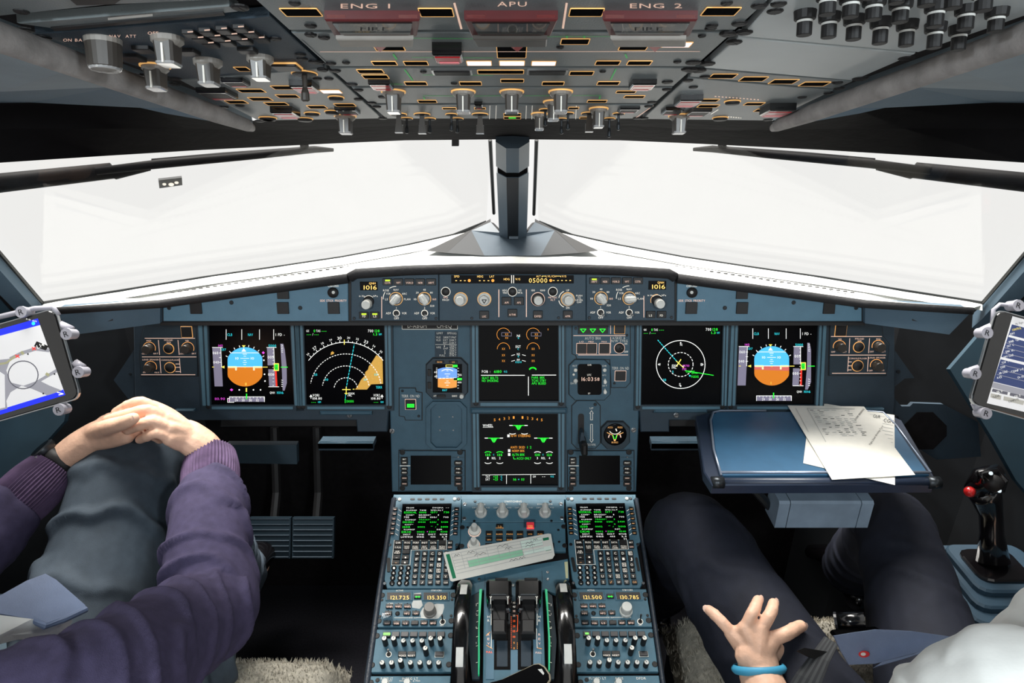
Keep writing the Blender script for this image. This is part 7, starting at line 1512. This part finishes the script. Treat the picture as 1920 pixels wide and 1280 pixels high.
hand(b, wrR + V((0, .015, 0)), kx, [([k, k + V((0, .03, .002)), k + V((0, .05, -.008)), k + V((0, .062, -.022))], .0085) for k in kx], [(wrR + V((-.02, .03, 0)), .013), (wrR + V((-.045, .06, -.005)), .011), (wrR + V((-.05, .085, -.01)), .009)])
m1 = fuse(b, .0036, 2)
b = MB(); limb(b, [(shL, .046), (shL.lerp(elL, .5), .043), (elL, .04), (elL.lerp(wrL, .45), .042), (elL.lerp(wrL, .8), .034), (wrL, (.031, .025))], 18)
wr = D(1421, 1240, 1.025); limb(b, [(wrL, (.031, .025)), (wr, (.031, .023)), (D(1416, 1222, 1.03), (.034, .02))], 14)
kl = [D(1372, 1186, 1.045), D(1397, 1178, 1.035), D(1427, 1180, 1.03), D(1452, 1196, 1.03)]
fl = [([kl[0], D(1354, 1166, 1.045), D(1340, 1152, 1.055), D(1329, 1143, 1.065)], .0092), ([kl[1], D(1409, 1152, 1.035), D(1416, 1138, 1.045), D(1421, 1125, 1.058)], .0096), ([kl[2], D(1440, 1158, 1.032), D(1447, 1144, 1.042), D(1450, 1131, 1.056)], .0098), ([kl[3], D(1474, 1188, 1.032), D(1488, 1180, 1.042), D(1501, 1173, 1.056)], .0110)]
thl = [(D(1440, 1228, 1.035), .016), (D(1462, 1216, 1.05), .0135), (D(1478, 1208, 1.062), .0115), (D(1490, 1200, 1.072), .0095)]
hand(b, wr, kl, fl, thl, .034, .018); limb(b, [(kl[1], .010), (kl[2], .010)], 10); limb(b, [(kl[0], .009), (kl[1], .009)], 10); m2 = fuse(b, .0021, 1); merge('body', [m1, m2], 'skin', pr); person_face(pr, hd, V((-.1, .98, -.1)).normalized())
nails(pr, [(f[0][3], f[0][2], -FWD, f[1]) for f in fl])
b = MB(); LL = [(hipL, .10), (hipL.lerp(kneeL, .3), .094), (hipL.lerp(kneeL, .6), .088), (kneeL, (.083, .08)), (kneeL.lerp(ankL, .3), .075), (ankL, .075)]; RR = [(hipR, .10), (hipR.lerp(kneeR, .3), .092), (hipR.lerp(kneeR, .6), .08), (kneeR, (.07, .068)), (kneeR.lerp(ankR, .3), .072), (ankR, .075)]
limb(b, LL, 20, m='trouser_navy'); limb(b, RR, 20, m='trouser_navy'); limb(b, [(pel + V((0, 0, -.05)), (.19, .14)), (V((.59, .51, .74)), (.165, .14))], 20, m='trouser_navy')
me = fuse(b, .007, 2); folds(me, [hipR, kneeR, ankR], .008, .11, 8.0, .5); merge('trousers', [me], 'trouser_navy', pr)
b = MB(); limb(b, [(V((.60, .50, .70)), (.165, .13)), (V((.61, .48, .82)), (.17, .135)), (V((.62, .42, 1.0)), (.18, .15)), (V((.61, .36, 1.12)), (.13, .10)), (V((.61, .34, 1.18)), (.066, .066))], 22, m='shirt')
limb(b, [(V((.46, .39, 1.05)), .075), (shL, .07), (shL.lerp(elL, .45), .062), (shL.lerp(elL, .72), .06)], 18, m='shirt', cap=(1, 0)); limb(b, [(V((.75, .39, 1.05)), .075), (shR, .07), (shR.lerp(elR, .5), .062), (shR.lerp(elR, .75), .06)], 18, m='shirt', cap=(1, 0))
me = fuse(b, .006, 2); folds(me, [V((.59, .55, .65)), V((.60, .43, 1.1))], .011, .11, 3.0, 1.4); merge('shirt', [me], 'shirt', pr)
tp = [(1564, 1192), (1600, 1186), (1644, 1180), (1711, 1183), (1789, 1194), (1760, 1210), (1700, 1229), (1640, 1244), (1592, 1246), (1576, 1218)]
mb = MB(); q = [D(x, y, .935 - (x - 1564) * .00028) for x, y in tp]; mb.slab(q, V((.002, .006, -.006)), 'tie'); tie = mb.build('tie', pr)
mb = MB(); q = [D(x, y, .91 - (x - 1600) * .0003) for x, y in ((1640, 1250), (1700, 1233), (1760, 1212), (1770, 1204), (1712, 1226), (1655, 1240))]; mb.slab(q, V((.002, .006, -.01)), 'tie'); mb.build('tie_tail', pr)
mb = MB(); c = D(1620, 1226, .912); n = 16; mb.add([c + RT * (.0075 * cos(2 * pi * i / n)) + UP * (.0045 * sin(2 * pi * i / n)) for i in range(n)], [list(range(n))], 'red_lit2'); o = mb.build('tie_pin', tie, fix=False); o.parent = tie
mb = MB(); c = D(1620, 1226, .911); mb.add([c + RT * (.0035 * cos(2 * pi * i / n) - .001) + UP * (.0022 * sin(2 * pi * i / n)) for i in range(n)], [list(range(n))], 'white_paint'); mb.build('pin_emblem', tie, fix=False)
mb = MB(); mb.slab([D(1868, 1262, .60), D(1905, 1205, .60), D(1980, 1220, .58), D(1990, 1310, .55), D(1900, 1330, .55)], V((0, .004, -.006)), 'epaulette'); mb.build('epaulette', pr)
for a_, q in ((ankL, V((0, .1, -.06))), (ankR, V((.0, .10, -.06)))):
    b = MB(); limb(b, [(a_ + V((0, -.06, -.05)), (.036, .035)), (a_ + q * .5, (.042, .038)), (a_ + q * 1.7, (.045, .03))], 14, m='black_gloss'); me = fuse(b, .006, 1); merge('shoe', [me], 'stick', pr)
mb = MB(); mb.tube([D(1868, 1166, .82), D(1884, 1150, .81), D(1905, 1142, .80), D(1960, 1138, .78)], .004, 'purple', 8, flat=.4); tag(mb.build('lanyard'), 'bright purple lanyard at the edge of the white shirt', 'lanyard')
ax = (wr - wrL).normalized(); t = empty('wristband', Matrix.Translation(wrL), 'light blue rubber wristband on the hand resting on the thigh', 'wristband'); inv = t.matrix_world.inverted(); c0 = wr.lerp(wrL, .6)
cyl_band('band', t, inv @ (c0 - ax * .006), inv @ (c0 + ax * .006), .0365, .0365, 'wristband', 0, 0, 48, 4, .88)
# lap belt: roll, buckle and striped webbing
t = empty('lap_belt', Matrix.Translation(D(1580, 1165, 1.0)), 'striped grey lap belt with black buckle roll over the right pilot lap', 'seat belt'); inv = t.matrix_world.inverted()
mb = MB(); mb.tube([inv @ D(1570, 1164, 1.0), inv @ D(1622, 1164, .985)], .0125, 'black_gloss', 16); mb.build('buckle_roll', t, True)
mb = MB(); mb.tube([inv @ D(1570, 1164, .9985), inv @ D(1565, 1164, 1.0)], [.0128, .0128], 'key2', 16); mb.build('roll_end', t)
mb = MB(); mb.slab([inv @ D(x, y, d) for x, y, d in ((1560, 1180, .99), (1640, 1174, .97), (1655, 1182, .965), (1570, 1192, .98))], V((0, .004, -.01)), 'ov_key'); mb.build('buckle', t)
wb = [((1546, 1192), (1572, 1208)), ((1520, 1226), (1556, 1240)), ((1492, 1262), (1540, 1282)), ((1462, 1310), (1520, 1330))]; A = [D(*a, .985 - i * .012) for i, (a, _) in enumerate(wb)]; B = [D(*b_, .965 - i * .012) for i, (_, b_) in enumerate(wb)]
for k in range(9):
    s0, s1 = k / 9, (k + 1) / 9; mb = MB(); lo = [inv @ a.lerp(c, s0) for a, c in zip(A, B)]; hi = [inv @ a.lerp(c, s1) for a, c in zip(A, B)]; mb.strip(lo, hi, 'strap' if k % 2 else 'strap_dk'); mb.strip([p + V((0, 0, -.003)) for p in lo], [p + V((0, 0, -.003)) for p in hi], 'strap_dk'); mb.build('webbing_stripe', t, fix=False)
mb = MB(); mb.slab([inv @ D(x, y, .965) for x, y in ((1496, 1219), (1508, 1214), (1556, 1222), (1548, 1234), (1530, 1236))], V((0, .004, -.006)), 'black'); mb.build('keeper', t)
